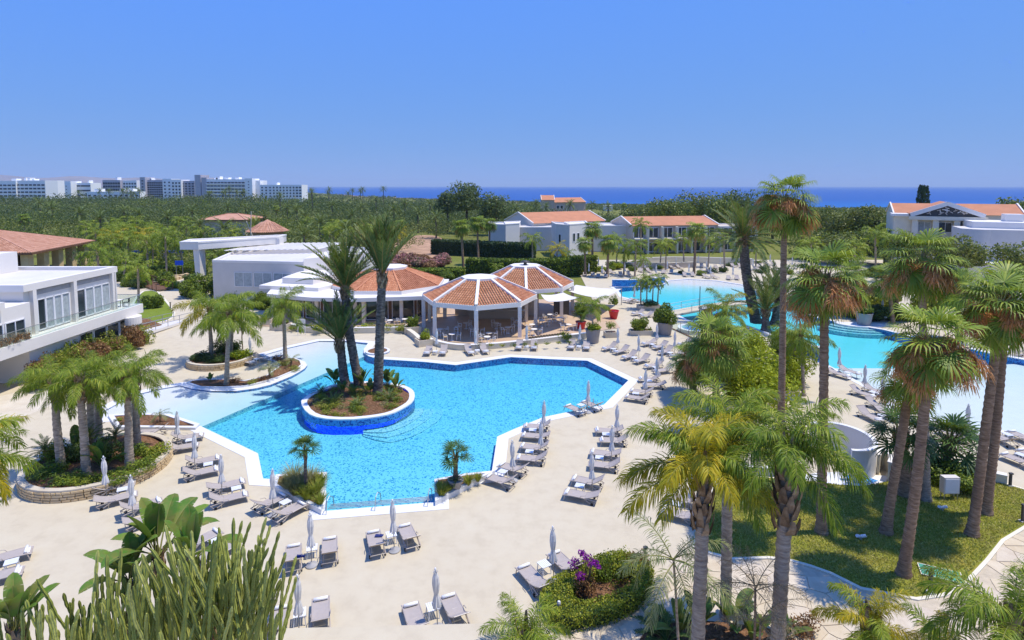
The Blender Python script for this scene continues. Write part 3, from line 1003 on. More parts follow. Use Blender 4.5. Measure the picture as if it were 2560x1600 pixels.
# ------------------------------------------------------------------ raised planters
def planter(name, outline, z0, z1, rim, wallmat, capmat, soil_z, label, cat='planter', capw=0.0, stones=None):
    out = ccw(outline)
    cx, cy = sum(p[0] for p in out) / len(out), sum(p[1] for p in out) / len(out)
    o = empty(name, (cx, cy, z0), 0, label, cat)
    inner = offset(out, -rim)
    body = MB(); wall_strip(body, out, z0, z1 - 0.09); child(body, 'planter_wall', wallmat, o)
    cap = MB(); slab_ring(cap, offset(out, capw), inner, z1 - 0.09, z1)
    child(cap, 'coping', capmat, o)
    so = MB()
    g = grid_in(inner, 0.45)
    rng = np.random.default_rng(len(out))
    V, F = sheet([inner], [], 0, g)
    V = [(x, y, soil_z + (0.10 * math.sin(x * 1.7) * math.cos(y * 1.9) + 0.05 * rng.random())) for x, y, _ in V]
    so.add(V, F); child(so, 'soil', M['soil'], o, True)
    if stones:
        rows, sl = stones
        per = [Vector(p) for p in offset(out, 0.02)]
        seg = [(per[i], per[(i + 1) % len(per)]) for i in range(len(per))]
        total = sum((b - a).length for a, b in seg)
        rng = np.random.default_rng(5)
        def along(s):
            s %= total
            for a, b in seg:
                L = (b - a).length
                if s <= L: return a + (b - a) * (s / L), (b - a).normalized()
                s -= L
            return per[0], (per[1] - per[0]).normalized()
        h = (z1 - 0.09 - z0) / rows
        for r_ in range(rows):
            s = rng.uniform(0, sl)
            end = s + total
            while s < end - 0.12:
                L = min(sl * rng.uniform(0.6, 1.5), end - s)
                p, d = along(s + L / 2)
                nrm = Vector((d.y, -d.x))
                # only the part of the wall that can be seen is faced with separate stones
                if nrm.dot(Vector((-p.x, -p.y)).normalized()) > -0.25:
                    mb = MB()
                    a = L / 2 - 0.012
                    dpt = 0.03 + 0.025 * rng.random()
                    zz0, zz1 = 0.01, h - 0.012
                    jit = lambda: rng.uniform(-0.008, 0.008)
                    mb.add([(-a + jit(), -0.04, zz0), (a + jit(), -0.04, zz0), (a + jit(), -0.04, zz1), (-a + jit(), -0.04, zz1),
                            (-a + .015, dpt, zz0 + .01), (a - .015, dpt, zz0 + .01), (a - .015, dpt, zz1 - .01), (-a + .015, dpt, zz1 - .01)],
                           [(4, 7, 6, 5), (0, 4, 5, 1), (1, 5, 6, 2), (2, 6, 7, 3), (3, 7, 4, 0)])
                    st_ = inst(mb.mesh('stone', M['stone']), 'stone', (p.x - cx, p.y - cy, r_ * h), (0, 0, math.atan2(-nrm.x, nrm.y)), 1.0, o)
                s += L
    return o
def circle(c, r, n=40, sx=1.0, sy=1.0):
    return [(c[0] + r * sx * math.cos(2 * math.pi * k / n), c[1] + r * sy * math.sin(2 * math.pi * k / n)) for k in range(n)]
LPC = G(248, 1147, 0.65)
planter('stone_planter', circle(LPC, 3.75, 44), 0.0, 0.68, 0.32, M['mortar'], M['stonepale'], 0.52, 'large round honey stone planter under the clump of six palms', 'planter', 0.03, (4, 0.42))
BPC = G(548, 893, 0.6)
planter('stone_planter', circle(BPC, 2.85, 36, 1.0, 0.85), 0.0, 0.6, 0.28, M['mortar'], M['stonepale'], 0.46, 'round stone planter with palms and yellow shrub on the back deck', 'planter', 0.03, (3, 0.5))
planter('island_planter', ISLAND, POOL_Z, 0.52, 0.42, M['mosaicdark'], M['coping'], 0.40, 'oval planted island with white coping and blue mosaic wall in the pool')
PEN = GP([(466, 960), (500, 971), (556, 972), (610, 969), (650, 960), (700, 945), (740, 928), (757, 914), (752, 903), (738, 898), (690, 897), (684, 904), (700, 917), (662, 944), (612, 954), (556, 951), (512, 950), (480, 954)])
planter('pool_bed', PEN, 0.0, 0.14, 0.16, M['coping'], M['coping'], 0.09, 'curved soil bed with white edge on the tongue of deck in the shallows', 'flower bed')
planter('pool_bed', circle(G(944, 880), 1.25, 28), -0.3, 0.16, 0.25, M['mosaicdark'], M['coping'], 0.1, 'small round soil bed with white rim at the far pool corner', 'flower bed')
planter('pool_bed', GP([(270, 1043), (341, 1038), (424, 1041), (500, 1066), (489, 1076), (290, 1074)]), 0.0, 0.2, 0.3, M['coping'], M['coping'], 0.15, 'pointed soil bed with white edge beside the shallow beach entry', 'flower bed')
planter('pool_bed', GP([(803, 1288), (818, 1192), (690, 1198), (682, 1226)]), -0.3, 0.3, 0.22, M['coping'], M['coping'], 0.22, 'triangular white bed of feathery grass at the near pool corner', 'flower bed')
planter('pool_bed', GP([(1088, 1266), (1086, 1210), (1160, 1196), (1238, 1188)]), -0.3, 0.3, 0.22, M['coping'], M['coping'], 0.22, 'triangular white bed with potted palm at the near pool edge', 'flower bed')
# ================================================================== plant library
def nrm(v):
    return v / (np.linalg.norm(v, axis=-1, keepdims=True) + 1e-9)

class Geo:
    """plain arrays of a plant piece, so that pieces can become meshes or be merged into a crown"""
    def __init__(self, V, F, M_):
        self.V, self.F, self.M = np.asarray(V, float), F, M_
    def mesh(self, name, mats):
        me = bpy.data.meshes.new(name)
        loops = [i for f in self.F for i in f]
        tot = np.array([len(f) for f in self.F])
        st = np.concatenate([[0], np.cumsum(tot)[:-1]])
        return mesh_np(name, self.V, loops, st, tot, mats, self.M)

def merge(items):
    V, F, M_ = [], [], []
    b = 0
    for g, mat in items:
        v = np.c_[g.V, np.ones(len(g.V))] @ np.array(mat).T
        V.append(v[:, :3])
        F.extend([tuple(i + b for i in f) for f in g.F])
        M_.extend(g.M)
        b += len(g.V)
    return Geo(np.concatenate(V), F, M_)

def rach(L, e0, droop, n=10, pw=1.4):
    s = np.linspace(0, 1, n + 1)
    th = e0 - droop * s ** pw
    P = np.zeros((n + 1, 3))
    for i in range(n):
        a = (th[i] + th[i + 1]) / 2
        P[i + 1] = P[i] + np.array([math.cos(a), 0, math.sin(a)]) * (L / n)
    return s, th, P

def feather(L, e0, droop, nl, ll, lw, seed, plume=0.3, vee=0.2, grav=0.6, pet=0.14, a0=70, a1=32, rr=0.022):
    rng = np.random.default_rng(seed)
    s, th, P = rach(L, e0, droop)
    V, F, Mi = [], [], []
    # leafstalk
    n = len(P)
    for i in range(n):
        r_ = rr * (1 - 0.8 * s[i]) + 0.003
        T = np.array([math.cos(th[i]), 0, math.sin(th[i])]); N = np.array([-math.sin(th[i]), 0, math.cos(th[i])])
        for a in (0, 2.094, 4.189):
            V.append(P[i] + (np.array([0, 1, 0]) * math.sin(a) + N * math.cos(a)) * r_)
    for i in range(n - 1):
        for k in range(3):
            k2 = (k + 1) % 3
            F.append((i * 3 + k, i * 3 + k2, i * 3 + 3 + k2, i * 3 + 3 + k)); Mi.append(1)
    for side in (-1, 1):
        for s_ in np.linspace(pet, 0.995, nl) + rng.normal(0, 0.004, nl):
            s_ = min(0.995, max(pet, s_))
            p = np.array([np.interp(s_, s, P[:, k]) for k in range(3)])
            t = np.interp(s_, s, th)
            T = np.array([math.cos(t), 0, math.sin(t)]); N = np.array([-math.sin(t), 0, math.cos(t)])
            u = (s_ - pet) / (1 - pet)
            a = R(a0 + (a1 - a0) * u) + rng.normal(0, 0.08)
            v = vee + rng.normal(0, plume)
            d = T * math.cos(a) + (np.array([0, side, 0]) * math.cos(v) + N * math.sin(v)) * math.sin(a)
            ln_ = ll * (0.35 + 0.65 * math.sin(math.pi * min(1, 0.12 + 0.80 * u)) ** 0.8) * rng.uniform(0.85, 1.12)
            g = grav * rng.uniform(0.6, 1.3)
            d1 = nrm(d + np.array([0, 0, -0.25 * g]))
            d2 = nrm(d1 + np.array([0, 0, -g]))
            d3 = nrm(d2 + np.array([0, 0, -g]))
            w = T - d * T.dot(d)
            w = nrm(w) * lw / 2
            m1 = p + d1 * ln_ * 0.4
            m2 = m1 + d2 * ln_ * 0.35
            tip = m2 + d3 * ln_ * 0.25
            b = len(V)
            V.extend([p - w * .5, p + w * .5, m1 + w, m1 - w, m2 + w * .75, m2 - w * .75, tip])
            F.extend([(b, b + 1, b + 2, b + 3), (b + 3, b + 2, b + 4, b + 5), (b + 5, b + 4, b + 6)])
            Mi.extend([0, 0, 0])
    return Geo(V, F, Mi)

def fanleaf(R_, pet, e0, seed, ns=30, spread=125, droop=0.5, tipdroop=1.0):
    rng = np.random.default_rng(seed)
    V, F, Mi = [], [], []
    s, th, P = rach(pet, e0, 0.35, 5)
    for i in range(len(P)):
        r_ = 0.02
        N = np.array([-math.sin(th[i]), 0, math.cos(th[i])])
        for a in (0, 2.094, 4.189):
            V.append(P[i] + (np.array([0, 1, 0]) * math.sin(a) + N * math.cos(a)) * r_)
    for i in range(len(P) - 1):
        for k in range(3):
            k2 = (k + 1) % 3
            F.append((i * 3 + k, i * 3 + k2, i * 3 + 3 + k2, i * 3 + 3 + k)); Mi.append(1)
    H = P[-1]
    t = th[-1] - 0.25
    A = np.array([math.cos(t), 0, math.sin(t)]); S = np.array([0, 1.0, 0]); N = np.array([-math.sin(t), 0, math.cos(t)])
    half = R(spread) / (ns - 1)
    G_ = np.array([0, 0, -1.0])
    for i in range(ns):
        a = R(-spread + 2 * spread * i / (ns - 1)) + rng.normal(0, 0.015)
        d = A * math.cos(a) + S * math.sin(a)
        Ri = R_ * (0.72 + 0.28 * math.cos(a * 0.55)) * rng.uniform(0.92, 1.06)
        cup = 0.25 * abs(math.sin(a * 0.7))
        q = -A * math.sin(a) + S * math.cos(a)
        fold = N * (0.03 * (1 if i % 2 else -1))
        p0 = H + d * 0.03
        p1 = H + d * Ri * 0.5 + N * cup * 0.5 * Ri + fold + G_ * droop * 0.10 * Ri
        p2 = p1 + nrm(d + G_ * droop * 0.6) * Ri * 0.28
        p3 = p2 + nrm(d * 0.7 + G_ * (droop + tipdroop * rng.uniform(0.4, 1.5))) * Ri * 0.32
        w1 = q * (Ri * 0.5 * math.tan(half) * 0.92)
        w2 = q * (Ri * 0.5 * math.tan(half) * 0.6)
        b = len(V)
        V.extend([p0 - q * 0.01, p0 + q * 0.01, p1 + w1, p1 - w1, p2 + w2, p2 - w2, p3])
        F.extend([(b, b + 1, b + 2, b + 3), (b + 3, b + 2, b + 4, b + 5), (b + 5, b + 4, b + 6)]); Mi.extend([0, 0, 0])
    return Geo(V, F, Mi)

def dry_stalk(L, e0, seed, n=70, fall=0.55):
    """arching spent flower stalk hung with thread-like twigs"""
    rng = np.random.default_rng(seed)
    s, th, P = rach(L, e0, 2.3, 8)
    V, F, Mi = [], [], []
    def blade(p, q, w):
        b = len(V)
        d = nrm(q - p)
        side = nrm(np.cross(d, rng.normal(size=3))) * w
        V.extend([p - side, p + side, q + side * .4, q - side * .4]); F.append((b, b + 1, b + 2, b + 3)); Mi.append(0)
    for i in range(len(P) - 1):
        blade(P[i], P[i + 1], 0.02)
    for _ in range(n):
        u = rng.uniform(0.25, 1.0)
        p = np.array([np.interp(u, s, P[:, k]) for k in range(3)])
        d = nrm(rng.normal(size=3) * np.array([1, 1, 0.5]) + np.array([0, 0, -0.7]))
        q = p + d * fall * rng.uniform(0.3, 0.7)
        r_ = q + nrm(d + np.array([0, 0, -1.6])) * fall * rng.uniform(0.3, 0.7)
        blade(p, q, 0.019); blade(q, r_, 0.019)
    return Geo(V, F, Mi)

ELEV = [82, 62, 42, 22, 2, -20, -42]
SPECIES = {}
def species(key, maker, mats):
    geos = {e: [maker(R(e), 100 + i * 11 + k) for k in range(2)] for i, e in enumerate(ELEV)}
    SPECIES[key] = (geos, {e: [g.mesh('frond', mats) for g in gs] for e, gs in geos.items()}, mats)

qmk = lambda nl, ll, lw: (lambda e, s: feather(2.7, e, 1.45 if e > 0.2 else 1.0, nl, ll, lw, s, 0.55, 0.1, 0.85, 0.16, 68, 35, 0.028))
species('queen', qmk(96, 0.72, 0.031), [M['queen'], M['rachis']])
species('queenyellow', qmk(96, 0.72, 0.032), [M['queenyellow'], M['rachis']])
species('queengrey', lambda e, s: feather(2.4, e, 1.3, 48, 0.6, 0.026, s, 0.4, 0.1, 0.6, 0.16, 68, 35, 0.024), [M['queengrey'], M['rachis']])
species('queenlow', qmk(26, 0.62, 0.075), [M['queen'], M['rachis']])
species('queenyellowlow', qmk(26, 0.62, 0.075), [M['queenyellow'], M['rachis']])
species('date', lambda e, s: feather(3.6, e, 0.42 if e > 0.6 else 0.75, 66, 0.50, 0.038, s, 0.16, 0.45, 0.12, 0.14, 60, 24, 0.035), [M['date'], M['rachisorange']])
species('datelow', lambda e, s: feather(3.6, e, 0.95, 26, 0.5, 0.085, s, 0.2, 0.35, 0.2, 0.14, 60, 24, 0.035), [M['date'], M['rachis']])
species('fan', lambda e, s: fanleaf(1.25, 1.4, e, s, 28, 130, 0.2 if e > 0.3 else 0.6, 1.0), [M['fan'], M['rachis']])
species('fanlow', lambda e, s: fanleaf(1.1, 0.9, e, s, 16, 125, 0.55, 0.9), [M['fan'], M['rachis']])
species('fandark', lambda e, s: fanleaf(0.62, 0.75, e, s, 24, 140, 0.15, 0.25), [M['fandark'], M['rachis']])
species('cycad', lambda e, s: feather(1.0, e, 0.8, 26, 0.16, 0.022, s, 0.08, 0.35, 0.1, 0.12, 62, 40, 0.014), [M['fandark'], M['rachis']])
species('dry', lambda e, s: feather(1.7, e, 1.2, 34, 0.30, 0.012, s, 0.5, 0.1, 0.5, 0.1, 62, 35, 0.016), [M['dryfrond'], M['dryfrond']])
STALKS = [dry_stalk(2.2, R(12 + 14 * k), 40 + k, 240, 0.62) for k in range(4)]
STALK_ME = [g.mesh('dried_flower_stalk', [M['drybrown']]) for g in STALKS]
STALK_LOW = [dry_stalk(1.5, R(10), 50, 36, 0.7)]

def pick_frond(key, elev, rng):
    e = min(ELEV, key=lambda q: abs(q - elev))
    return e, int(rng.integers(0, 2))

def crown_layout(n, e_hi, e_lo, rng, pw=1.0):
    out = []
    for i in range(n):
        u = (i + 0.5) / n
        el = e_hi + (e_lo - e_hi) * u ** pw + rng.normal(0, 6)
        out.append((el, i * 2.39996 + rng.normal(0, 0.25)))
    return out

def crown_geo(key, n, e_hi, e_lo, seed, scale=1.0, stalks=0, pw=1.0):
    rng = np.random.default_rng(seed)
    items = []
    geos = SPECIES[key][0]
    for el, az in crown_layout(n, e_hi, e_lo, rng, pw):
        e, k = pick_frond(key, el, rng)
        m = Matrix.Rotation(az, 4, 'Z') @ Matrix.Rotation(R(e - el) * 0.8, 4, 'Y') @ Matrix.Scale(scale * rng.uniform(0.88, 1.08), 4)
        items.append((geos[e][k], m))
    g = merge(items)
    if stalks:
        it = []
        for i in range(stalks):
            m = Matrix.Translation((0, 0, -0.25)) @ Matrix.Rotation(i * 2.4, 4, 'Z') @ Matrix.Scale(scale, 4)
            it.append((STALK_LOW[0], m))
        s_ = merge(it)
        g = Geo(np.concatenate([g.V, s_.V]), g.F + [tuple(i + len(g.V) for i in f) for f in s_.F], list(g.M) + [2] * len(s_.F))
    return g

def trunk_path(base, top, bow=0.0, n=14, seed=0):
    rng = np.random.default_rng(seed)
    base, top = Vector(base), Vector(top)
    d = top - base
    sdir = Vector((d.y, -d.x, 0))
    sdir = sdir.normalized() if sdir.length > 0.05 else Vector((rng.normal(), rng.normal(), 0)).normalized()
    # bow within the lean: a leaning palm straightens towards its crown
    hd = Vector((d.x, d.y, 0))
    P = []
    for i in range(n + 1):
        u = i / n
        P.append(base + Vector((0, 0, d.z * u)) + hd * (u + bow * math.sin(math.pi * u)) + sdir * (0.03 * math.sin(u * 7 + seed)))
    return P

def trunk_mesh(path, r0, r1, style, seed, flare=1.5):
    rng = np.random.default_rng(seed)
    L = sum((b - a).length for a, b in zip(path[:-1], path[1:]))
    step, sides = {'ring': (0.16, 12), 'date': (0.15, 14), 'low': (0.9, 7)}[style]
    n = max(5, int(L / step))
    pts, rad = [], []
    m = len(path) - 1
    for i in range(n + 1):
        u = i / n
        x = u * m
        k = min(m - 1, int(x))
        pts.append(path[k].lerp(path[k + 1], x - k))
        r_ = r0 + (r1 - r0) * u
        r_ *= 1 + (flare - 1) * math.exp(-u * L / 0.45)
        rad.append(r_)
    mb = MB()
    b = 0
    for i, p in enumerate(pts):
        for k in range(sides):
            a = 2 * math.pi * k / sides + (math.pi / sides if i % 2 else 0) * (style == 'date')
            rr = rad[i]
            if style == 'ring':
                rr *= (1.06 if i % 2 else 0.94) + rng.normal(0, 0.015)
            elif style == 'date':
                rr *= 1 + 0.13 * ((k + i) % 2) + rng.normal(0, 0.03)
            mb.v.append((p.x + rr * math.cos(a), p.y + rr * math.sin(a), p.z))
    for i in range(n):
        for k in range(sides):
            k2 = (k + 1) % sides
            mb.f.append((i * sides + k, i * sides + k2, (i + 1) * sides + k2, (i + 1) * sides + k)); mb.m.append(0)
    mb.f.append(tuple(n * sides + k for k in range(sides))); mb.m.append(0)
    return mb

def boot_mesh(r, h, n, seed, out=0.22):
    n = int(n * 1.7)
    rng = np.random.default_rng(seed)
    mb = MB()
    for i in range(n):
        a = i * 2.39996
        z = -h + h * 1.15 * i / n
        rr = r * (1.05 + 0.1 * rng.random())
        c, s = math.cos(a), math.sin(a)
        w = r * rng.uniform(0.26, 0.48)
        hh = min(h, 0.85) * rng.uniform(0.45, 0.8)
        o = rr + r * out * rng.uniform(0.5, 1.5)
        q = (-s, c)
        p = lambda rad_, t, zz: (rad_ * c + q[0] * t, rad_ * s + q[1] * t, zz)
        mb.add([p(rr * .75, -w, z), p(rr * .75, w, z), p((rr + o) / 2, w * .8, z + hh * .5), p((rr + o) / 2, -w * .8, z + hh * .5), p(o, w * .35, z + hh), p(o, -w * .35, z + hh * rng.uniform(.8, 1.1))],
               [(0, 1, 2, 3), (3, 2, 4, 5)])
    return mb

PALM_N = [0]
def palm(name, key, base, top, label, group=None, r0=0.22, r1=0.16, style='ring', tmat='trunkgrey', n=18, e=(78, -38), scale=1.0, boots=True, stalks=0, bow=0.0,
         flare=1.5, bootr=1.25, booth=0.8, pw=1.0, far=False, az0=None, mixkey=None, lean_e=0):
    PALM_N[0] += 1
    seed = PALM_N[0] * 17 + 3
    rng = np.random.default_rng(seed)
    base, top = Vector(base), Vector(top)
    root = empty(name, base, 0, label, 'palm tree', group)
    loc = top - base
    path = trunk_path(Vector((0, 0, -0.05)), loc, bow, 14, seed)
    trunk_mesh(path, r0, r1, 'low' if far else style, seed, flare).build('trunk', M[tmat], root, True)
    if boots and not far:
        boot_mesh(r1 * bootr, booth, int(14 + 8 * booth), seed).build('leaf_base', M['boot'], root, False, loc)
    if far:
        return root, loc, rng
    me = SPECIES[key][1]
    for i, (el, az) in enumerate(crown_layout(n, e[0], e[1], rng, pw)):
        ee, k = pick_frond(key, el, rng)
        kk = key if not mixkey or rng.random() > mixkey[1] else mixkey[0]
        o = inst(SPECIES[kk][1][ee][k], 'frond', loc + Vector((0, 0, rng.uniform(-0.12, 0.08) * scale)), (0, R(ee - el) * 0.8, az), scale * rng.uniform(0.86, 1.1), root)
    for i in range(stalks):
        inst(STALK_ME[i % 4], 'dried_flower_stalk', loc + Vector((0, 0, -0.3 + rng.uniform(-.25, .15))), (0, rng.uniform(-.2, .25), i * 2.4 + rng.normal(0, .3)), scale * rng.uniform(0.8, 1.25), root)
    return root

FARCROWN = {}
def far_palm(name, kind, base, top, label, group, scale=1.0, v=0, trunk=True):
    """a palm too far off to show single fronds: trunk and crown"""
    key = (kind, v % 3)
    if key not in FARCROWN:
        sd = 900 + v % 3 + len(kind)
        if kind == 'date':
            g = crown_geo('datelow', 30, 80, -25, sd, 1.0); mats = SPECIES['datelow'][2]
        elif kind == 'fan':
            g = crown_geo('fanlow', 26, 80, -55, sd, 1.0, 7); mats = SPECIES['fanlow'][2] + [M['drybrown']]
        elif kind == 'yellow':
            g = crown_geo('queenyellowlow', 15, 75, -30, sd, 1.0); mats = SPECIES['queenyellowlow'][2]
        else:
            g = crown_geo('queenlow', 16, 75, -35, sd, 1.0); mats = SPECIES['queenlow'][2]
        FARCROWN[key] = g.mesh('crown', mats)
    base, top = Vector(base), Vector(top)
    root = empty(name, base, 0, label, 'palm tree', group)
    path = trunk_path(Vector((0, 0, 0)), top - base, 0, 6, v)
    rt = {'date': 0.28, 'fan': 0.22}.get(kind, 0.16) * min(1.2, scale)
    trunk_mesh(path, rt, rt * 0.75, 'low', v, 1.2).build('trunk', M[{'date': 'trunkdate', 'fan': 'trunkbrown'}.get(kind, 'trunkgrey')], root, True)
    inst(FARCROWN[key], 'crown', top - base, (0, 0, v * 1.7), scale, root)
    return root

ONES = 'zeroth first second third fourth fifth sixth seventh eighth ninth tenth eleventh twelfth thirteenth fourteenth fifteenth sixteenth seventeenth eighteenth nineteenth'.split()
def ordinal(n):
    if n < 20: return ONES[n]
    t = {2: 'twent', 3: 'thirt', 4: 'fort', 5: 'fift', 6: 'sixt', 7: 'sevent', 8: 'eight', 9: 'ninet'}[n // 10]
    return t + 'ieth' if n % 10 == 0 else t + 'y-' + ONES[n % 10]
# ------------------------------------------------------------------ broad-leaved trees, bushes
TREE = {}
def tree(name, base, h, rx, rz, label, mat='wood', group=None, n=2600, leaf=0.22, v=0, trunk_h=None, lumps=14):
    key = (mat, v, n, leaf, lumps)
    if key not in TREE:
        rng = np.random.default_rng(300 + v * 7 + n)
        C, U, W = cloud(n, (1, 1, 1), leaf, rng, 0.45, lumps, True, 0.6)
        TREE[key] = (C, U, W)
    C, U, W = TREE[key]
    base = Vector(base)
    root = empty(name, base, 0, label, 'tree', group)
    th = trunk_h if trunk_h is not None else h - rz * 1.1
    mb = MB()
    r_ = max(0.08, h * 0.022)
    mb.tube([(0, 0, -0.1), (0.05, 0.03, th * .6), (0, 0, th + rz * .5)], [r_ * 1.3, r_, r_ * .45], 8)
    rng = np.random.default_rng(v + 5)
    for k in range(5):
        a = k * 2.4 + rng.normal(0, .3)
        mb.tube([(0, 0, th * .75), (math.cos(a) * rx * .35, math.sin(a) * rx * .35, th + rz * .15), (math.cos(a) * rx * .65, math.sin(a) * rx * .65, h - rz * 0.7)], [r_ * .6, r_ * .4, r_ * .15], 6)
    mb.build('trunk', M['bark'], root, True)
    sc_ = np.array([rx, rx, rz])
    me = quads_mesh('crown', C * sc_ + np.array([0, 0, h - rz * 0.95]), U, W, [M[mat]])
    inst(me, 'crown', parent=root)
    return root

BUSH = {}
def bush(name, base, r, h, label, mat='shrub', group=None, n=500, leaf=0.07, v=0, cat='shrub', aspect=0.5, parent=None, stem=False):
    ratio = min((0.018, 0.026, 0.036, 0.05, 0.07, 0.1, 0.14), key=lambda q: abs(math.log(q / (leaf / (2 * r)))))
    n = int(min(6500, n * max(1.0, (2 * r) ** 1.6)) / 200) * 200 + 100
    key = (mat, v % 3, n, ratio, aspect)
    if key not in BUSH:
        BUSH[key] = bush_mesh('foliage', (0.5, 0.5, 0.5), n, ratio, M[mat], 500 + v % 3, 0.45, 9, aspect)
    root = empty(name, base, v * 1.3, label, cat, group)
    inst(BUSH[key], 'foliage', (0, 0, 0), (0, 0, 0), (2 * r, 2 * r, h / 0.75), root)
    mb = MB()
    for k in range(3):
        a = k * 2.1
        mb.tube([(0, 0, -0.05), (math.cos(a) * r * .2, math.sin(a) * r * .2, h * .35), (math.cos(a) * r * .5, math.sin(a) * r * .5, h * .7)], [0.03, 0.02, 0.008], 5)
    mb.build('stem', M['bark'], root)
    return root

def grass_mesh(name, n, h, spread, mat, seed, w=0.012, lean=0.6):
    rng = np.random.default_rng(seed)
    V, F = [], []
    for i in range(n):
        a = rng.uniform(0, 2 * math.pi)
        r_ = spread * 0.25 * math.sqrt(rng.random())
        p = np.array([r_ * math.cos(a), r_ * math.sin(a), 0])
        le = lean * rng.uniform(0.2, 1.1)
        d = np.array([math.cos(a) * le, math.sin(a) * le, 1.0])
        hh = h * rng.uniform(0.55, 1.1)
        q = p + d * hh * .6
        t = q + (d + np.array([math.cos(a), math.sin(a), -0.5]) * le) * hh * .4
        s = np.array([-math.sin(a), math.cos(a), 0]) * w
        b = len(V)
        V.extend([p - s, p + s, q + s, q - s, t]); F.extend([(b, b + 1, b + 2, b + 3), (b + 3, b + 2, b + 4)])
    return Geo(V, F, [0] * len(F)).mesh(name, [mat])
GRASS = [grass_mesh('blades', 260, 0.9, 0.7, M['straw'], 1, 0.011, 0.7), grass_mesh('blades', 240, 0.8, 0.6, M['tuft'], 2, 0.014, 0.7), grass_mesh('blades', 110, 0.4, 0.4, M['tuft'], 3, 0.014, 0.9)]
def grass(base, v, s, label, group=None):
    o = inst(GRASS[v], 'grass_tuft', base, (0, 0, random.random() * 6), s)
    return tag(o, label, 'grass tuft', group)

def paddle_geo(L, wd, pet, e0, droop, seed, split=0.25):
    """upright stalk with a broad banana-like blade"""
    rng = np.random.default_rng(seed)
    V, F, Mi = [], [], []
    s, th, P = rach(pet + L, e0, droop, 14, 2.0)
    n = len(P)
    for i in range(n):
        r_ = 0.022 * (1 - .8 * s[i]) + 0.003
        T = np.array([math.cos(th[i]), 0, math.sin(th[i])]); N = np.array([-math.sin(th[i]), 0, math.cos(th[i])])
        for a in (0, 2.094, 4.189):
            V.append(P[i] + (np.array([0, 1, 0]) * math.sin(a) + N * math.cos(a)) * r_)
    for i in range(n - 1):
        for k in range(3):
            k2 = (k + 1) % 3
            F.append((i * 3 + k, i * 3 + k2, i * 3 + 3 + k2, i * 3 + 3 + k)); Mi.append(1)
    u0 = pet / (pet + L)
    us = np.linspace(u0, 1, 13)
    for side in (-1, 1):
        row = []
        for u in us:
            p = np.array([np.interp(u, s, P[:, k]) for k in range(3)])
            t = np.interp(u, s, th)
            N = np.array([-math.sin(t), 0, math.cos(t)])
            x = (u - u0) / (1 - u0)
            w = wd / 2 * (math.sin(math.pi * min(1, 0.06 + x * .94)) ** 0.55)
            row.append((p, p + np.array([0, side * w * .6, 0]) + N * w * .32, p + np.array([0, side * w, 0]) + N * w * .30))
        for i in range(len(row) - 1):
            b = len(V)
            A, B = row[i], row[i + 1]
            gap = 0.012 if rng.random() < split else 0
            V.extend([A[0], A[1], A[2], B[0], B[1], B[2] - (B[2] - A[2]) * (gap * 12)])
            f = [(b, b + 1, b + 4, b + 3), (b + 1, b + 2, b + 5, b + 4)]
            F.extend(f if side > 0 else [q[::-1] for q in f]); Mi.extend([0, 0])
    g = Geo(V, F, Mi)
    return g
PADDLE = [[paddle_geo(1.0, 0.44, 0.5, R(e), d, 70 + i).mesh('leaf', [M[m_], M['rachis']]) for i, (e, d) in enumerate(((86, .35), (72, .6), (58, .8), (45, 1.1), (80, 1.0)))] for m_ in ('paddle', 'paddledark')]
def strelitzia(base, n, scale, label, group=None, dark=0, trunk=0.0, stem_r=0.14, seed=0, e_sp=1.0, name='bird_of_paradise_plant'):
    rng = np.random.default_rng(800 + seed)
    root = empty(name, base, 0, label, 'plant', group)
    if trunk:
        mb = MB(); mb.tube([(0, 0, -0.05), (0.03, 0, trunk * .5), (0, 0.02, trunk)], [stem_r * 1.2, stem_r, stem_r * .9], 9); mb.build('stem', M['boot'], root, True)
        boot_mesh(stem_r * 0.9, 0.5, 10, seed).build('leaf_base', M['boot'], root, False, (0, 0, trunk))
    for i in range(n):
        k = int(rng.choice([0, 1, 2, 3, 4], p=[.25, .28, .2, .12, .15]))
        inst(PADDLE[dark][k], 'leaf', (rng.normal(0, .04), rng.normal(0, .04), trunk), (0, rng.normal(0, .12), i * 2.4 + rng.normal(0, .3)), scale * rng.uniform(.75, 1.15), root)
    return root

def rosette(name, key, base, n, scale, label, group=None, e=(75, -10), trunk=0.0, tr=0.09, cat='plant', tmat='boot', bootr=1.3):
    PALM_N[0] += 1
    rng = np.random.default_rng(PALM_N[0])
    root = empty(name, base, 0, label, cat, group)
    if trunk:
        trunk_mesh(trunk_path(Vector((0, 0, -.03)), Vector((0.02, 0.02, trunk)), 0, 8, 1), tr, tr * .9, 'date', PALM_N[0], 1.1).build('trunk', M[tmat], root, False)
        boot_mesh(tr * bootr, min(.5, trunk * .5), 10, PALM_N[0]).build('leaf_base', M['boot'], root, False, (0, 0, trunk))
    for i, (el, az) in enumerate(crown_layout(n, e[0], e[1], rng)):
        ee, k = pick_frond(key, el, rng)
        inst(SPECIES[key][1][ee][k], 'frond', (0, 0, trunk), (0, R(ee - el) * .8, az), scale * rng.uniform(.85, 1.12), root)
    return root

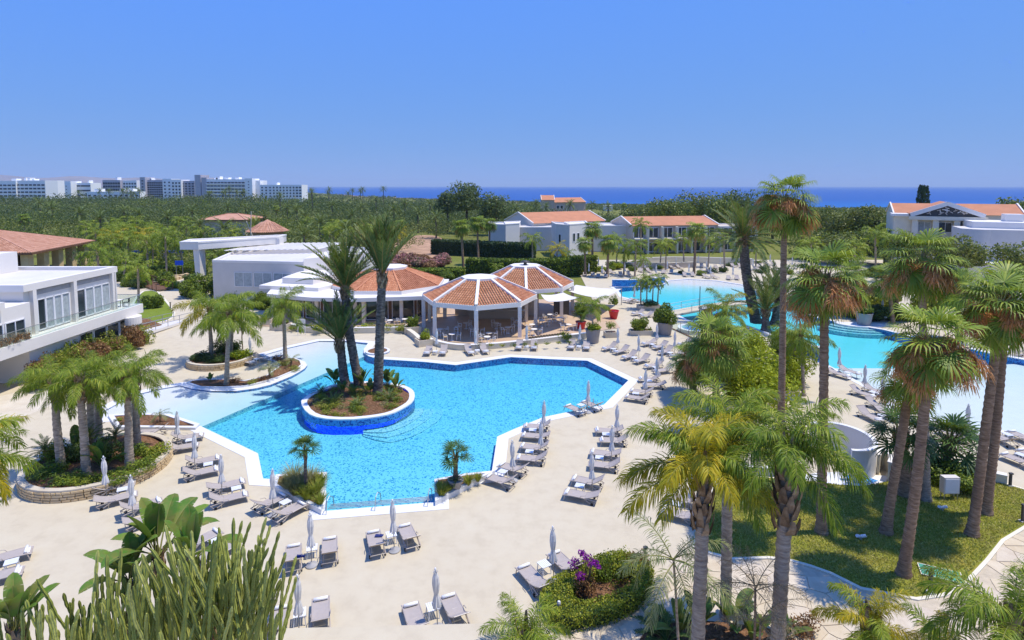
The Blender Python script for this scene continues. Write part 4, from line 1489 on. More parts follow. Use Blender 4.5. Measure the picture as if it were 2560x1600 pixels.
def euph_mesh(seed, L=1.0, r=0.032):
    """five-ribbed, jointed succulent stem"""
    rng = np.random.default_rng(seed)
    mb = MB()
    n, sides = 40, 10
    bend = rng.normal(0, 0.05, 2)
    ph = rng.random() * 6
    for i in range(n + 1):
        u = i / n
        z = L * u
        joint = 0.66 + 0.42 * abs(math.sin(u * math.pi * (8 + seed % 3) + ph)) ** 0.6
        tip = 1 if u < 0.965 else max(0.35, ((1 - u) / 0.035) ** 0.5)
        rr = r * (0.75 + 0.35 * u) * joint * tip
        x, y = bend[0] * math.sin(u * 2.5) + .01 * math.sin(u * 17 + ph), bend[1] * math.sin(u * 2.2)
        for k in range(sides):
            a = 2 * math.pi * k / sides
            q = rr * (1.25 if k % 2 else 0.68)
            mb.v.append((x + q * math.cos(a), y + q * math.sin(a), z))
    for i in range(n):
        for k in range(sides):
            k2 = (k + 1) % sides
            mb.f.append((i * sides + k, i * sides + k2, (i + 1) * sides + k2, (i + 1) * sides + k)); mb.m.append(0)
    mb.f.append(tuple(n * sides + k for k in range(sides))); mb.m.append(0)
    return mb.mesh('stem', M['euph'])
EUPH = [euph_mesh(s) for s in range(6)]
# ================================================================== furniture
def lounger_proto(back=33):
    """sun lounger: foot end at +X, head end at -X, origin on the ground under its middle"""
    root = empty('sun_lounger')
    hw = 0.33
    rail = [(1.0, 0.30), (0.86, 0.335), (0.5, 0.345), (0.1, 0.335), (-0.24, 0.32)]
    fr = MB()
    for s in (-1, 1):
        fr.tube([(x, s * hw, z) for x, z in rail] + [(-0.55, s * hw, 0.29), (-0.86, s * hw, 0.24)], 0.026, 6)
    for x, z in ((0.99, 0.30), (0.1, 0.315), (-0.85, 0.24)):
        fr.tube([(x, -hw, z), (x, hw, z)], 0.018, 6)
    fr.build('frame', M['alu'], root)
    for s in (-1, 1):
        lg = MB()
        lg.tube([(0.84, s * hw, 0.33), (0.90, s * hw, 0.16), (0.92, s * hw, 0.0)], 0.024, 6)
        lg.build('leg', M['alu'], root)
        lg = MB()
        lg.tube([(-0.15, s * hw, 0.33), (-0.45, s * (hw + .02), 0.15), (-0.62, s * (hw + .02), 0.075)], 0.022, 6)
        lg.tube([(-0.86, s * hw, 0.24), (-0.70, s * (hw + .02), 0.10)], 0.016, 6)
        lg.build('leg', M['alu'], root)
        wh = MB()
        wh.tube([(-0.62, s * (hw + .03) - 0.02, 0.075), (-0.62, s * (hw + .03) + 0.02, 0.075)], 0.075, 14)
        wh.build('wheel', M['rubber'], root)
        am = MB()
        am.tube([(0.05, s * (hw + .035), 0.33), (-0.05, s * (hw + .04), 0.45), (-0.3, s * (hw + .035), 0.50)], 0.016, 6)
        am.build('armrest', M['alu'], root)
    st = MB()
    xs = [0.98, 0.86, 0.6, 0.3, 0.05, -0.22]
    zs = [0.312, 0.345, 0.35, 0.345, 0.345, 0.33]
    V = []
    for x, z in zip(xs, zs):
        for y, dz in ((-hw + .02, 0), (-hw * .5, -0.012), (0, -0.016), (hw * .5, -0.012), (hw - .02, 0)):
            V.append((x, y, z + dz))
    F = [(i * 5 + j, i * 5 + j + 1, i * 5 + j + 6, i * 5 + j + 5) for i in range(5) for j in range(4)]
    nb = len(V)
    V += [(v[0], v[1], v[2] - 0.012) for v in V]
    F2 = [tuple(i + nb for i in f)[::-1] for f in F]
    st.add(V, F + F2)
    edge = [i * 5 for i in range(6)] + [25 + j for j in range(1, 5)] + [i * 5 + 4 for i in range(4, -1, -1)] + [3, 2, 1]
    st.f += [(edge[i], edge[(i + 1) % len(edge)], edge[(i + 1) % len(edge)] + nb, edge[i] + nb) for i in range(len(edge))]
    st.m += [0] * len(edge)
    st.build('seat_sling', M['sling'], root)
    bk = MB()
    a = R(back)
    L = 0.78
    p0 = Vector((-0.23, 0, 0.335))
    V, F = [], []
    for t in np.linspace(0, 1, 6):
        x, z = p0.x - L * t * math.cos(a), p0.z + L * t * math.sin(a) - 0.03 * math.sin(math.pi * t)
        for y, dd in ((-hw + .02, 0), (0, -0.014), (hw - .02, 0)):
            V.append((x, y, z + dd))
    F = [(i * 3 + j, i * 3 + j + 1, i * 3 + j + 4, i * 3 + j + 3) for i in range(5) for j in range(2)]
    nb = len(V)
    V += [(v[0] - 0.006, v[1], v[2] - 0.012) for v in V]
    bk.add(V, F); bk.v, n0 = bk.v, len(bk.v)
    bk.f += [tuple(i + nb for i in f)[::-1] for f in F]; bk.m += [1] * len(F)
    bk.build('back_sling', [M['sling'], M['slingback']], root)
    bf = MB()
    for s in (-1, 1):
        bf.tube([(p0.x - L * t * math.cos(a), s * hw, p0.z + L * t * math.sin(a) - 0.03 * math.sin(math.pi * t)) for t in np.linspace(0, 1, 6)], 0.022, 6)
        bf.tube([(p0.x - L * .6 * math.cos(a), s * hw * .8, p0.z + L * .6 * math.sin(a) - .04), (-0.78, s * hw * .8, 0.24)], 0.012, 5)
    bf.tube([(p0.x - L * math.cos(a), -hw, p0.z + L * math.sin(a)), (p0.x - L * math.cos(a), hw, p0.z + L * math.sin(a))], 0.02, 6)
    bf.build('back_frame', M['alu'], root)
    return root
LOUNGER = lounger_proto()
LOUNGER_USED = [False]
LOUNGER2, LOUNGER2_USED = lounger_proto(21), [False]

def towel_mesh():
    mb = MB()
    mb.tube([(0, -0.27, 0), (0, 0.27, 0)], 0.065, 12)
    # loose end of the roll
    mb.box(0.0, 0.14, -0.26, 0.26, -0.065, -0.045)
    return mb.mesh('towel_roll', M['towel'], True)
TOWEL = towel_mesh()

def table_proto():
    root = empty('side_table')
    for k in range(6):
        mb = MB()
        y = -0.2 + 0.08 * k
        mb.box(-0.25, 0.25, y - 0.031, y + 0.031, 0.395, 0.42)
        mb.build('slat', M['whitealu'], root)
    mb = MB()
    for s in (-1, 1):
        mb.bar((s * 0.2, -0.23, 0.38), (s * 0.2, 0.23, 0.38), 0.03)
    mb.build('frame', M['whitealu'], root)
    for sx in (-1, 1):
        for sy in (-1, 1):
            mb = MB()
            mb.bar((sx * 0.2, sy * 0.19, 0.38), (sx * 0.23, sy * 0.22, 0.0), 0.035)
            mb.build('leg', M['whitealu'], root)
    return root
TABLE = table_proto()
TABLE_USED = [False]

def parasol_proto():
    root = empty('parasol')
    mb = MB(); mb.lathe([(0.27, 0.0), (0.28, 0.03), (0.26, 0.06), (0.06, 0.10), (0.05, 0.16), (0.03, 0.17)], 20)
    mb.build('base', M['concrete'], root, True)
    mb = MB(); mb.tube([(0, 0, 0.16), (0, 0, 2.42)], 0.021, 8); mb.build('pole', M['steel'], root, True)
    cv = MB()
    prof = [(0.145, 0.92), (0.15, 1.0), (0.10, 1.30), (0.075, 1.42), (0.105, 1.6), (0.125, 1.85), (0.105, 2.1), (0.06, 2.26), (0.05, 2.3)]
    n = 24
    for i, (r_, z) in enumerate(prof):
        for k in range(n):
            a = 2 * math.pi * k / n
            f = 1 + (0.22 if k % 3 == 0 else -0.12 if k % 3 == 1 else 0.0) * (1.2 if z < 1.3 else 0.8)
            cv.v.append((r_ * f * math.cos(a + .15 * z), r_ * f * math.sin(a + .15 * z), z + (0.05 * math.sin(a * 4) if i == 0 else 0)))
    for i in range(len(prof) - 1):
        for k in range(n):
            k2 = (k + 1) % n
            cv.f.append((i * n + k, i * n + k2, (i + 1) * n + k2, (i + 1) * n + k)); cv.m.append(0)
    cv.build('canopy', M['canvas'], root)
    mb = MB(); mb.lathe([(0.082, 1.39), (0.086, 1.42), (0.082, 1.45)], 14); mb.build('tie_band', M['canvas'], root)
    mb = MB()
    for k in range(6):
        a = 2 * math.pi * k / 6
        mb.bar((0.045 * math.cos(a), 0.045 * math.sin(a), 2.27), (0.095 * math.cos(a), 0.095 * math.sin(a), 2.36), 0.02)
    mb.build('rib', M['canvas'], root)
    mb = MB(); mb.lathe([(0.03, 2.38), (0.045, 2.42), (0.03, 2.47), (0.008, 2.50)], 10); mb.build('finial', M['whitealu'], root, True)
    return root
PARASOL = parasol_proto()
PARASOL_USED = [False]

def place(proto, used, loc, rz, label, cat, group, scale=1.0, rx=(0, 0)):
    o = proto if not used[0] else copy_tree(proto)
    used[0] = True
    o.location = loc
    o.rotation_euler = (rx[0], rx[1], rz)
    o.scale = (scale,) * 3
    return tag(o, label, cat, group)

GL, GU, GT, GW = 'grey sun loungers around the pools', 'closed white parasols', 'white side tables between loungers', 'rolled white towels on the loungers'
def lounger_at(p, rz, label, towel_label=None, group=GL):
    lo_ = int(p.x * 13.7 + p.y * 7.3) % 4 == 0
    place(LOUNGER2 if lo_ else LOUNGER, LOUNGER2_USED if lo_ else LOUNGER_USED, (p.x, p.y, 0.0), rz, label, 'sun lounger', group)
    if towel_label:
        c, s = math.cos(rz), math.sin(rz)
        t = inst(TOWEL, 'towel_roll', (p.x + c * 0.78, p.y + s * 0.78, 0.41), (0, 0, rz))
        tag(t, towel_label, 'towel', GW)

def pair(ux, uy, vec, where, first='near one', second='far one', towels=True, par=True, table=True, sp=0.78, only=None, lean=None, group=GL, z=0.0):
    """two loungers with a parasol and a side table between them; vec = head-to-foot direction as seen in the photo"""
    p = G(ux, uy)
    q = G(ux + vec[0], uy + vec[1])
    d = (q - p); d.z = 0; d.normalize()
    rz = math.atan2(d.y, d.x)
    s = Vector((-d.y, d.x, 0))
    # first is the lounger on the camera's side (or the picture's lower one)
    if (p + s).y - abs((p + s).x) * 0.0 > (p - s).y:
        s = -s
    mid = p + d * 0.38
    rng = random.Random(int(ux * 7 + uy))
    for k, nm in ((1, first), (-1, second)):
        if only and nm != only:
            continue
        jr = rng.uniform(-0.05, 0.05)
        lounger_at(mid + s * sp * k + d * rng.uniform(-.12, .12), rz + jr, 'grey sun lounger, ' + nm + ' of pair ' + where, ('rolled towel on the ' + nm + ' of pair ' + where) if towels else None, group)
    if par:
        tl = lean if lean is not None else (rng.uniform(-.03, .03), rng.uniform(-.03, .03))
        place(PARASOL, PARASOL_USED, (p.x, p.y, 0.0), rng.uniform(0, 6), 'closed white parasol of lounger pair ' + where, 'parasol', GU, 1.0, tl)
    if table:
        t = p + d * 0.72
        place(TABLE, TABLE_USED, (t.x, t.y, 0.0), rz, 'white slatted side table of lounger pair ' + where, 'side table', GT)

# ---- near the camera
pair(779, 1414, (4, -68), 'with navy cloth by the euphorbia', 'near one', 'far one')
pair(986, 1377, (-20, -58), 'centred in front of the pool ladder', 'navy cloth one', 'plain one')
pair(1094, 1572, (-20, -54), 'cut by the cream roof edge', 'lower one', 'upper one')
pair(748, 1590, (3, -56), 'between roof edge and euphorbia', 'hidden one', 'clear one')
pair(1384, 1455, (-42, -42), 'behind the bougainvillea bed', 'outer one', 'inner one', sp=0.85)
# ---- along the left edge of the pool
pair(444, 1119, (89, -13), 'beside the pointed soil bed')
pair(487, 1182, (89, -17), 'second along the pool from the pointed bed')
pair(555, 1246, (100, -24), 'third along the pool from the pointed bed')
pair(682, 1288, (71, -34), 'at the pool corner by the feathery grass')
pair(267, 1249, (100, -22), 'in front of the round stone planter')
pair(333, 1304, (92, -28), 'between the stone planter and the banana leaves')
pair(500, 1392, (82, -42), 'mostly hidden behind the euphorbia stems', par=False)
pair(-24, 1440, (90, -24), 'cut off by the picture side', par=False)
# ---- columns to the right of the pool
pair(1358, 1090, (-77, -5), 'farthest in the row by the pool bend')
pair(1352, 1146, (-77, -7), 'second in the row below the pool bend')
pair(1283, 1203, (-80, -24), 'beside the bed with the potted palm')
pair(1542, 1100, (-72, -2), 'farthest in the row under the yellow palm')
pair(1528, 1162, (-75, -8), 'second in the row under the yellow palm')
pair(1481, 1237, (-95, -18), 'third in the row beyond the palm')
pair(1726, 1286, (-95, -24), 'behind the ringed trunk by the lawn')
pair(1469, 1032, (-58, -25), 'with tilted backs at the pool bend', lean=(0.03, -0.02))
# ---- around the pool's far corner
pair(1545, 878, (-50, 13), 'closest to the far pool corner')
pair(1597, 900, (-50, 14), 'second from the far pool corner')
pair(1642, 867, (-50, 12), 'in the back row behind the far corner')
pair(1686, 888, (-50, 14), 'in the back row touching the shaggy palm')
pair(1655, 926, (-56, 7), 'fourth along the far corner')
pair(1643, 963, (-62, 0), 'fifth along the far corner')
pair(1612, 998, (-70, -9), 'last and lowest along the far corner')
pair(1735, 868, (-50, 10), 'behind the shaggy palm in the back row', par=False)
# ---- in front of the pavilions
pair(1091, 882, (-17, 28), 'before the pavilion, turned to the island', 'lower one', 'upper one')
pair(1190, 880, (19, 27), 'before the pavilion corner post', 'lower one', 'upper one')
pair(1317, 870, (-6, 32), 'before the low wall with scalloped edging', 'lower one', 'upper one')
pair(1448, 870, (-5, 30), 'in front of the big grey pot', 'lower one', 'upper one')
# ---- on the tongue of deck
pair(628, 905, (48, 9), 'on the tongue of deck between the beds')
lounger_at(G(382, 1090), math.pi + 0.08, 'single grey sun lounger with raised back behind the stone planter palms')
# ---- by the lagoon
pair(2098, 936, (75, 22), 'beside the lagoon by the brown trunk')
pair(2160, 985, (75, 24), 'second along the lagoon shallows')
pair(2202, 1016, (70, 26), 'third along the lagoon shallows')
pair(2185, 1042, (50, 24), 'behind the white shower wall', par=False)
pair(2417, 1098, (-60, -24), 'behind the close pair of trunks')
pair(2545, 1112, (-66, -30), 'at the picture side by the lagoon', par=False)
pair(2585, 1165, (-66, -26), 'lowest at the picture side', par=False)
pair(1585, 757, (-52, -9), 'at the footbridge end of the lagoon', par=True)
pair(1612, 790, (-50, 8), 'among the potted plants by the bridge', par=False)
pair(2205, 795, (46, 12), 'beyond the lagoon steps', par=True)
pair(2458, 872, (-46, -8), 'across the shallows behind the palm pair', par=False)
pair(2540, 893, (-46, -8), 'across the shallows at the picture side', par=False)

# ---- far shore: too far off to tell apart
GFAR = 'loungers on the far lagoon shore'
far_spots = [(1457, 668, 0), (1472, 690, 1), (1496, 674, 0), (1520, 684, 1), (1505, 694, 0), (1562, 690, 1), (1588, 668, 0), (1668, 684, 1), (1722, 691, 0), (1766, 684, 1), (1776, 696, 0), (1832, 699, 1), (1842, 668, 0),
             (1882, 676, 1), (1908, 668, 0), (1925, 664, 1), (1640, 694, 0), (1690, 672, 1), (1745, 668, 0), (1800, 672, 1), (1955, 680, 0), (1980, 672, 1), (2010, 690, 0), (1612, 680, 0)]
for i, (x, y, k) in enumerate(far_spots):
    p = G(x, y)
    rz = R(-110 + 40 * ((i * 37) % 7) / 6)
    for s in (-0.75, 0.75):
        lounger_at(p + Vector((s, 0, 0)), rz, 'pale sun lounger among the palms on the far lagoon shore', None, GFAR)
    place(PARASOL, PARASOL_USED, (p.x, p.y, 0), i, 'small closed parasol among loungers on the far lagoon shore', 'parasol', 'parasols on the far lagoon shore')
for nm, x, y in (('euphorbia side', 752, 1392), ('plain', 948, 1340)):
    p = G(x, y, 0.35)
    mb = MB()
    rng = np.random.default_rng(int(x))
    V = [((i - 4) * 0.05, (j - 2) * 0.05, 0.02 + 0.03 * rng.random()) for i in range(9) for j in range(5)]
    mb.add(V, [(i * 5 + j, i * 5 + j + 1, i * 5 + j + 6, i * 5 + j + 5) for i in range(8) for j in range(4)])
    o = mb.build('cloth', M['bluecloth'], None, True, (p.x, p.y, 0.35))
    tag(o, 'crumpled navy cloth lying on the ' + ('lounger beside the euphorbia' if x < 800 else 'lounger in front of the pool ladder'), 'cloth')

# ---- bistro furniture under the pavilions
def chair_proto():
    root = empty('cafe_chair')
    st = MB(); st.box(-0.22, 0.22, -0.21, 0.21, 0.43, 0.46); st.build('seat', M['caneseat'], root)
    for x in (-0.2, 0.2):
        for y in (-0.19, 0.19):
            mb = MB(); mb.bar((x, y, 0.43), (x * 1.1, y * 1.1, 0.0), 0.035); mb.build('leg', M['whitealu'], root)
    mb = MB()
    for y in (-0.2, 0.2):
        mb.bar((-0.2, y, 0.44), (-0.27, y, 0.86), 0.035)
    mb.bar((-0.27, -0.2, 0.85), (-0.27, 0.2, 0.85), 0.04)
    mb.bar((-0.235, -0.2, 0.62), (-0.235, 0.2, 0.62), 0.03)
    for y in (-0.22, 0.22):
        mb.bar((-0.24, y, 0.64), (0.18, y, 0.64), 0.03); mb.bar((0.18, y, 0.64), (0.2, y, 0.43), 0.03)
    mb.build('backrest', M['whitealu'], root)
    return root
def ctable_proto():
    root = empty('cafe_table')
    mb = MB(); mb.lathe([(0.36, 0.70), (0.37, 0.72), (0.36, 0.74)], 22); mb.build('table_top', M['white'], root)
    mb = MB(); mb.tube([(0, 0, 0.02), (0, 0, 0.70)], 0.03, 8); mb.build('pedestal', M['whitealu'], root)
    mb = MB(); mb.lathe([(0.22, 0.0), (0.22, 0.025), (0.05, 0.04)], 16); mb.build('base', M['whitealu'], root)
    return root
CHAIR, CTABLE = chair_proto(), ctable_proto()
CHAIR_USED, CTABLE_USED = [False], [False]
def bistro(px, py, ang, where, z=0.06, n=2, only_rear=False):
    p = G(px, py, z)
    place(CTABLE, CTABLE_USED, p, 0, 'small round white cafe table ' + where, 'table', 'cafe tables')
    nm = ['facing the pool', 'facing the kitchen', 'side-on', 'turned away']
    for k in range(n):
        a = ang + k * (math.pi if n == 2 else 2 * math.pi / n)
        c = p + Vector((math.cos(a), math.sin(a), 0)) * 0.72
        place(CHAIR, CHAIR_USED, c, a + math.pi, 'white cafe chair, ' + nm[k] + ', at the table ' + where, 'chair', 'cafe chairs')
# ================================================================== buildings
def bchild(root, name, mat, fn, smooth=False):
    mb = MB(); fn(mb)
    return child(mb, name, mat, root, smooth)

def wall_poly(root, pts, z0, z1, mat, name='wall', top=None):
    mb = MB(); wall_strip(mb, ccw(pts), z0, z1)
    o = child(mb, name, mat, root)
    if top:
        mb = MB(); mb.add(*sheet([pts], [], z1 - 0.02)); child(mb, 'roof', top, root)
    return o

def parapet(root, pts, z0, z1, w, mat):
    mb = MB(); slab_ring(mb, offset(pts, 0.03), offset(pts, -w), z0, z1); return child(mb, 'parapet', mat, root)

def window_on(root, a, b, u0, u1, z0, z1, mat=None, frame=0.06, mull=0, out=0.02, fmat=None, recess=None):
    """a window on the wall face running from a to b (seen from outside, a on the left); u in metres along it"""
    a, b = Vector((a[0], a[1], 0)), Vector((b[0], b[1], 0))
    d = (b - a).normalized()
    n = Vector((d.y, -d.x, 0))
    P = lambda u, z, o: a + d * u + n * o + Vector((0, 0, z))
    mb = MB()
    mb.add([P(u0, z0, out * .4), P(u1, z0, out * .4), P(u1, z1, out * .4), P(u0, z1, out * .4)], [(0, 1, 2, 3)])
    w = child(mb, 'window', mat or M['glass'], root)
    if frame:
        fm = MB()
        up = n
        for (ua, za, ub, zb) in ((u0, z0, u1, z0), (u0, z1, u1, z1), (u0, z0, u0, z1), (u1, z0, u1, z1)):
            fm.bar(P(ua, za, out), P(ub, zb, out), frame, frame, 0, up)
        for k in range(mull):
            u = u0 + (u1 - u0) * (k + 1) / (mull + 1)
            fm.bar(P(u, z0, out), P(u, z1, out), frame * .8, frame * .8, 0, up)
        f = inst(fm.mesh('frame', fmat or M['whitealu']), 'frame')
        f.parent = w
    return w

def tiled_panel(mb, A, B, C, D, pitch=0.26, r=0.085, seg=0.42, lift=0.02):
    """barrel tiles running down a roof plane: A-B is the eave, D-C the top edge"""
    A, B, C, D = map(Vector, (A, B, C, D))
    e = (B - A); L = e.length; e.normalize()
    up = ((D + C) / 2 - (A + B) / 2)
    nrm_ = e.cross(up).normalized()
    if nrm_.z < 0: nrm_ = -nrm_
    fall = nrm_.cross(e).normalized()
    if fall.z < 0: fall = -fall
    H = (D - A).dot(fall)
    tl, tr = (D - A).dot(e), (C - A).dot(e)
    n = max(1, int(L / pitch))
    for i in range(n):
        u = (i + 0.5) * L / n
        # height reached by this run of tiles under the slanting sides
        h = H
        if u < tl: h = H * u / max(tl, 1e-6)
        elif u > tr: h = H * (L - u) / max(L - tr, 1e-6)
        h = min(H, h)
        m = max(1, int(round(h / seg)))
        if h < 0.25: continue
        for k in range(m):
            v0, v1 = h * k / m, h * (k + 1) / m + 0.03
            base = len(mb.v)
            for v, rr, lf in ((v0, r, lift + .025), (v1, r * .86, lift)):
                for a in (0, 45, 90, 135, 180):
                    p = A + e * (u - rr * math.cos(R(a))) + fall * v + nrm_ * (lf + rr * 0.8 * math.sin(R(a)))
                    mb.v.append(tuple(p))
            for j in range(4):
                mb.f.append((base + j, base + j + 1, base + 6 + j, base + 5 + j)); mb.m.append(0)
            mb.f.append((base, base + 1, base + 2, base + 3, base + 4)); mb.m.append(0)

def octagon(c, r, phase=0.0):
    return [(c[0] + r * math.cos(phase + k * math.pi / 4), c[1] + r * math.sin(phase + k * math.pi / 4)) for k in range(8)]

def pavilion(name, c, r, z_eave, z_top, r_top, phase, ribs, label, posts=True, open_=True, ground=0.0, cap_h=0.22, fascia=0.45):
    root = empty(name, (c[0], c[1], ground), 0, label, 'pavilion')
    eo, to = octagon(c, r, phase), octagon(c, r_top, phase)
    for k in range(8):
        a, b = eo[k], eo[(k + 1) % 8]
        d, cc = to[k], to[(k + 1) % 8]
        A, B, C_, D_ = (*a, z_eave), (*b, z_eave), (*cc, z_top), (*d, z_top)
        mb = MB()
        mb.add([A, B, C_, D_], [(0, 1, 2, 3)])
        o = child(mb, 'roof_panel', M['roofred'] if not ribs else M['mortar'], root)
        ny = (Vector(a) + Vector(b)) / 2 - Vector(c)
        if ny.y < r * 0.75:
            mb = MB(); tiled_panel(mb, A, B, C_, D_, 0.30 if ribs else 0.28, 0.105 if ribs else 0.10, 0.45)
            t = child(mb, 'roof_tiles', M['tile'], root); t['kind'] = 'stuff'
        mid_o = [Vector((*a, 0)), Vector((*d, 0))]
        if ribs:
            mb = MB(); mb.bar((*Vector(a) * 1.0, z_eave + 0.12), (*d, z_top + 0.10), 0.34, 0.30)
            child(mb, 'roof_rib', M['white'], root)
        else:
            mb = MB(); mb.bar((*a, z_eave + 0.10), (*d, z_top + 0.06), 0.22, 0.14); child(mb, 'ridge', M['tile'], root)
        fo, fi = octagon(c, r + 0.12, phase), octagon(c, r - 0.14, phase)
        mb = MB()
        z0, z1 = z_eave - fascia, z_eave + 0.06
        q = [fo[k], fo[(k + 1) % 8], fi[(k + 1) % 8], fi[k]]
        mb.prism(q, z0, z1)
        child(mb, 'fascia', M['white'], root)
        if posts:
            px, py = octagon(c, r - 0.05, phase)[k]
            mb = MB(); mb.box(px - .21, px + .21, py - .21, py + .21, ground, z_eave - fascia); child(mb, 'post', M['white'], root)
    mb = MB(); mb.prism(octagon(c, r_top + 0.22, phase), z_top - 0.05, z_top + cap_h); child(mb, 'roof_cap', M['white'], root)
    mb = MB(); e2 = octagon(c, r - .15, phase); mb.add([(*q, z_eave - .12) for q in e2] + [(*q, z_top - .12) for q in to], [(k, 8 + k, 8 + (k + 1) % 8, (k + 1) % 8) for k in range(8)]); child(mb, 'ceiling', M['beigewall'], root)
    return root

PH = -math.pi / 2
C1, C2, C3 = (-3.9, 69.0), (1.8, 78.2), (-16.8, 79.0)
pavilion('tiled_pavilion', C1, 6.8, 3.95, 5.96, 2.0, PH, True, 'nearer octagonal pavilion with tiled roof and broad white ribs')
p2 = pavilion('tiled_pavilion', C2, 6.5, 3.95, 6.1, 1.9, PH, True, 'farther octagonal pavilion with white ribs and a dark roof cowl')
mb = MB(); mb.lathe([(0.3, 6.32), (0.22, 6.5), (0.2, 6.62), (0.62, 6.7), (0.66, 6.78), (0.3, 6.9)], 18, (*C2, 0)); child(mb, 'roof_cowl', M['darkmetal'], p2, True)
p3 = pavilion('tiled_pavilion', C3, 7.6, 3.8, 5.75, 2.25, PH + math.pi / 8, False, 'low octagonal building with plain terracotta roof behind the date palms', cap_h=0.3)
# flat white canopy round the plain roof, its wall and glazing
cw = [(-31, 72.5), (-24.5, 70.0), (-18.5, 69.6), (-10.5, 71.0), (-9.0, 75.5), (-9.2, 84), (-28, 86), (-33, 80)]
mb = MB(); mb.prism(cw, 2.95, 3.42); child(mb, 'canopy', M['white'], p3)
inn = offset(cw, -2.3)
mb = MB(); wall_strip(mb, ccw(inn), 0, 2.95); child(mb, 'wall', M['timber'], p3)
for q in cw[:5]:
    mb = MB(); x, y = q[0] * .985, q[1] + 0.7; mb.box(x - .2, x + .2, y - .2, y + .2, 0, 2.95); child(mb, 'post', M['cream'], p3)
ic_ = ccw(inn)
for i in range(len(ic_)):
    a, b = ic_[i], ic_[(i + 1) % len(ic_)]
    L = (Vector(b) - Vector(a)).length
    n = int(L / 2.2)
    for k in range(n):
        if (Vector(a).y + Vector(b).y) / 2 < 77:
            window_on(p3, a, b, L * (k + .08) / n, L * (k + .92) / n, 0.2, 2.6, M['glass'], 0.07, 1)
# cafe floor, low wall and bar core under the pavilions
CAFE = [(-31, 69.5), (-19, 66.5), (-11.3, 66.8), (-8.8, 62.8), (-3.9, 61.3), (1.2, 62.2), (5.5, 64.8), (13.0, 68.5), (13.0, 78), (9, 86), (-30, 86)]
flat('cafe_floor', [CAFE], [], 0.05, M['cafefloor'], kind='structure')
bar = empty('bar_counter', (-1.0, 74.5, 0.05), 0, 'dark bar counter and back wall deep inside the pavilions', 'bar')
mb = MB(); mb.box(-7.5, 3.5, 75.2, 75.8, 0.05, 3.3); child(mb, 'back_wall', M['beigewall'], bar)
mb = MB(); mb.box(-5.5, 1.5, 73.2, 73.9, 0.05, 1.1); child(mb, 'counter', M['beigewall'], bar)
mb = MB(); mb.box(5.4, 7.4, 74.0, 74.3, 0.4, 3.0); child(mb, 'screen', M['darkmetal'], bar)
mb = MB(); mb.box(-5.7, 1.7, 73.0, 74.05, 1.1, 1.16); child(mb, 'counter_top', M['white'], bar)

def low_wall(px, h, w, label, mat=None, cap=None, z=0.0):
    path = smooth_open([tuple(G(x, y)[:2]) for x, y in px], 1)
    o = empty('low_wall', (*path[0], z), 0, label, 'wall')
    mb = MB(); mb.prism(ring_path(path, w), z, z + h); child(mb, 'wall_body', mat or M['cream'], o)
    if cap:
        mb = MB(); mb.prism(ring_path(path, w + .1), z + h, z + h + .06); child(mb, 'wall_cap', cap, o)
    return o
low_wall([(1070, 857), (1110, 870), (1157, 876), (1220, 873), (1283, 867), (1360, 858), (1420, 850), (1468, 844)], 0.55, 0.35, 'low curved cream wall in front of the ribbed pavilions', M['cream'], M['white'])
low_wall([(726, 822), (775, 833), (860, 833), (1010, 831)], 0.62, 0.4, 'low straight cream wall in front of the plain roofed building', M['cream'], M['white'])
low_wall([(1018, 834), (1036, 846), (1052, 862)], 0.6, 0.4, 'short low wall stepping out to the pavilion planter', M['stonepale'], M['cream'])

# scalloped tile edging along the low wall
ed = empty('tile_edging', G(1330, 858, 0.6), 0, 'row of upright scalloped edging tiles on the low pavilion wall', 'edging')
pa, pb = G(1318, 862, 0.0), G(1408, 850, 0.0)
for k in range(14):
    q = pa.lerp(pb, k / 13)
    mb = MB(); mb.tube([(q.x, q.y - .02, 0.66), (q.x, q.y + .02, 0.66)], 0.2, 10); child(mb, 'tile', M['mortar'], ed)

# shade sails
def sail(corners, label, posts):
    P = [AT(x, y, Y) for x, y, Y in corners]
    o = empty('shade_sail', (P[0].x, P[0].y, 0), 0, label, 'shade sail')
    n = 8
    V = []
    for i in range(n + 1):
        for j in range(n + 1):
            u, v = i / n, j / n
            p = (P[0].lerp(P[1], u)).lerp(P[3].lerp(P[2], u), v)
            p.z -= 0.35 * (math.sin(math.pi * u) + math.sin(math.pi * v)) * 0.5
            V.append(p)
    F = [(i * (n + 1) + j, (i + 1) * (n + 1) + j, (i + 1) * (n + 1) + j + 1, i * (n + 1) + j + 1) for i in range(n) for j in range(n)]
    V2 = V + [v - Vector((0, 0, 0.02)) for v in V]
    m_ = len(V)
    mb = MB(); mb.add(V2, F + [tuple(k + m_ for k in f)[::-1] for f in F]); child(mb, 'cloth', M['sail'], o, True)
    for k in posts:
        p = P[k]
        mb = MB(); mb.tube([(p.x, p.y, 0), (p.x, p.y, p.z + .1)], 0.06, 8); child(mb, 'post', M['steel'], o)
    return o
sail([(1352, 736, 69), (1408, 731, 73), (1452, 743, 70), (1372, 754, 65)], 'cream shade sail stretched from the nearer ribbed pavilion', (2,))
sail([(1412, 724, 77), (1440, 712, 84), (1554, 722, 82), (1500, 745, 72)], 'larger cream shade sail beside the lagoon', (2, 3))

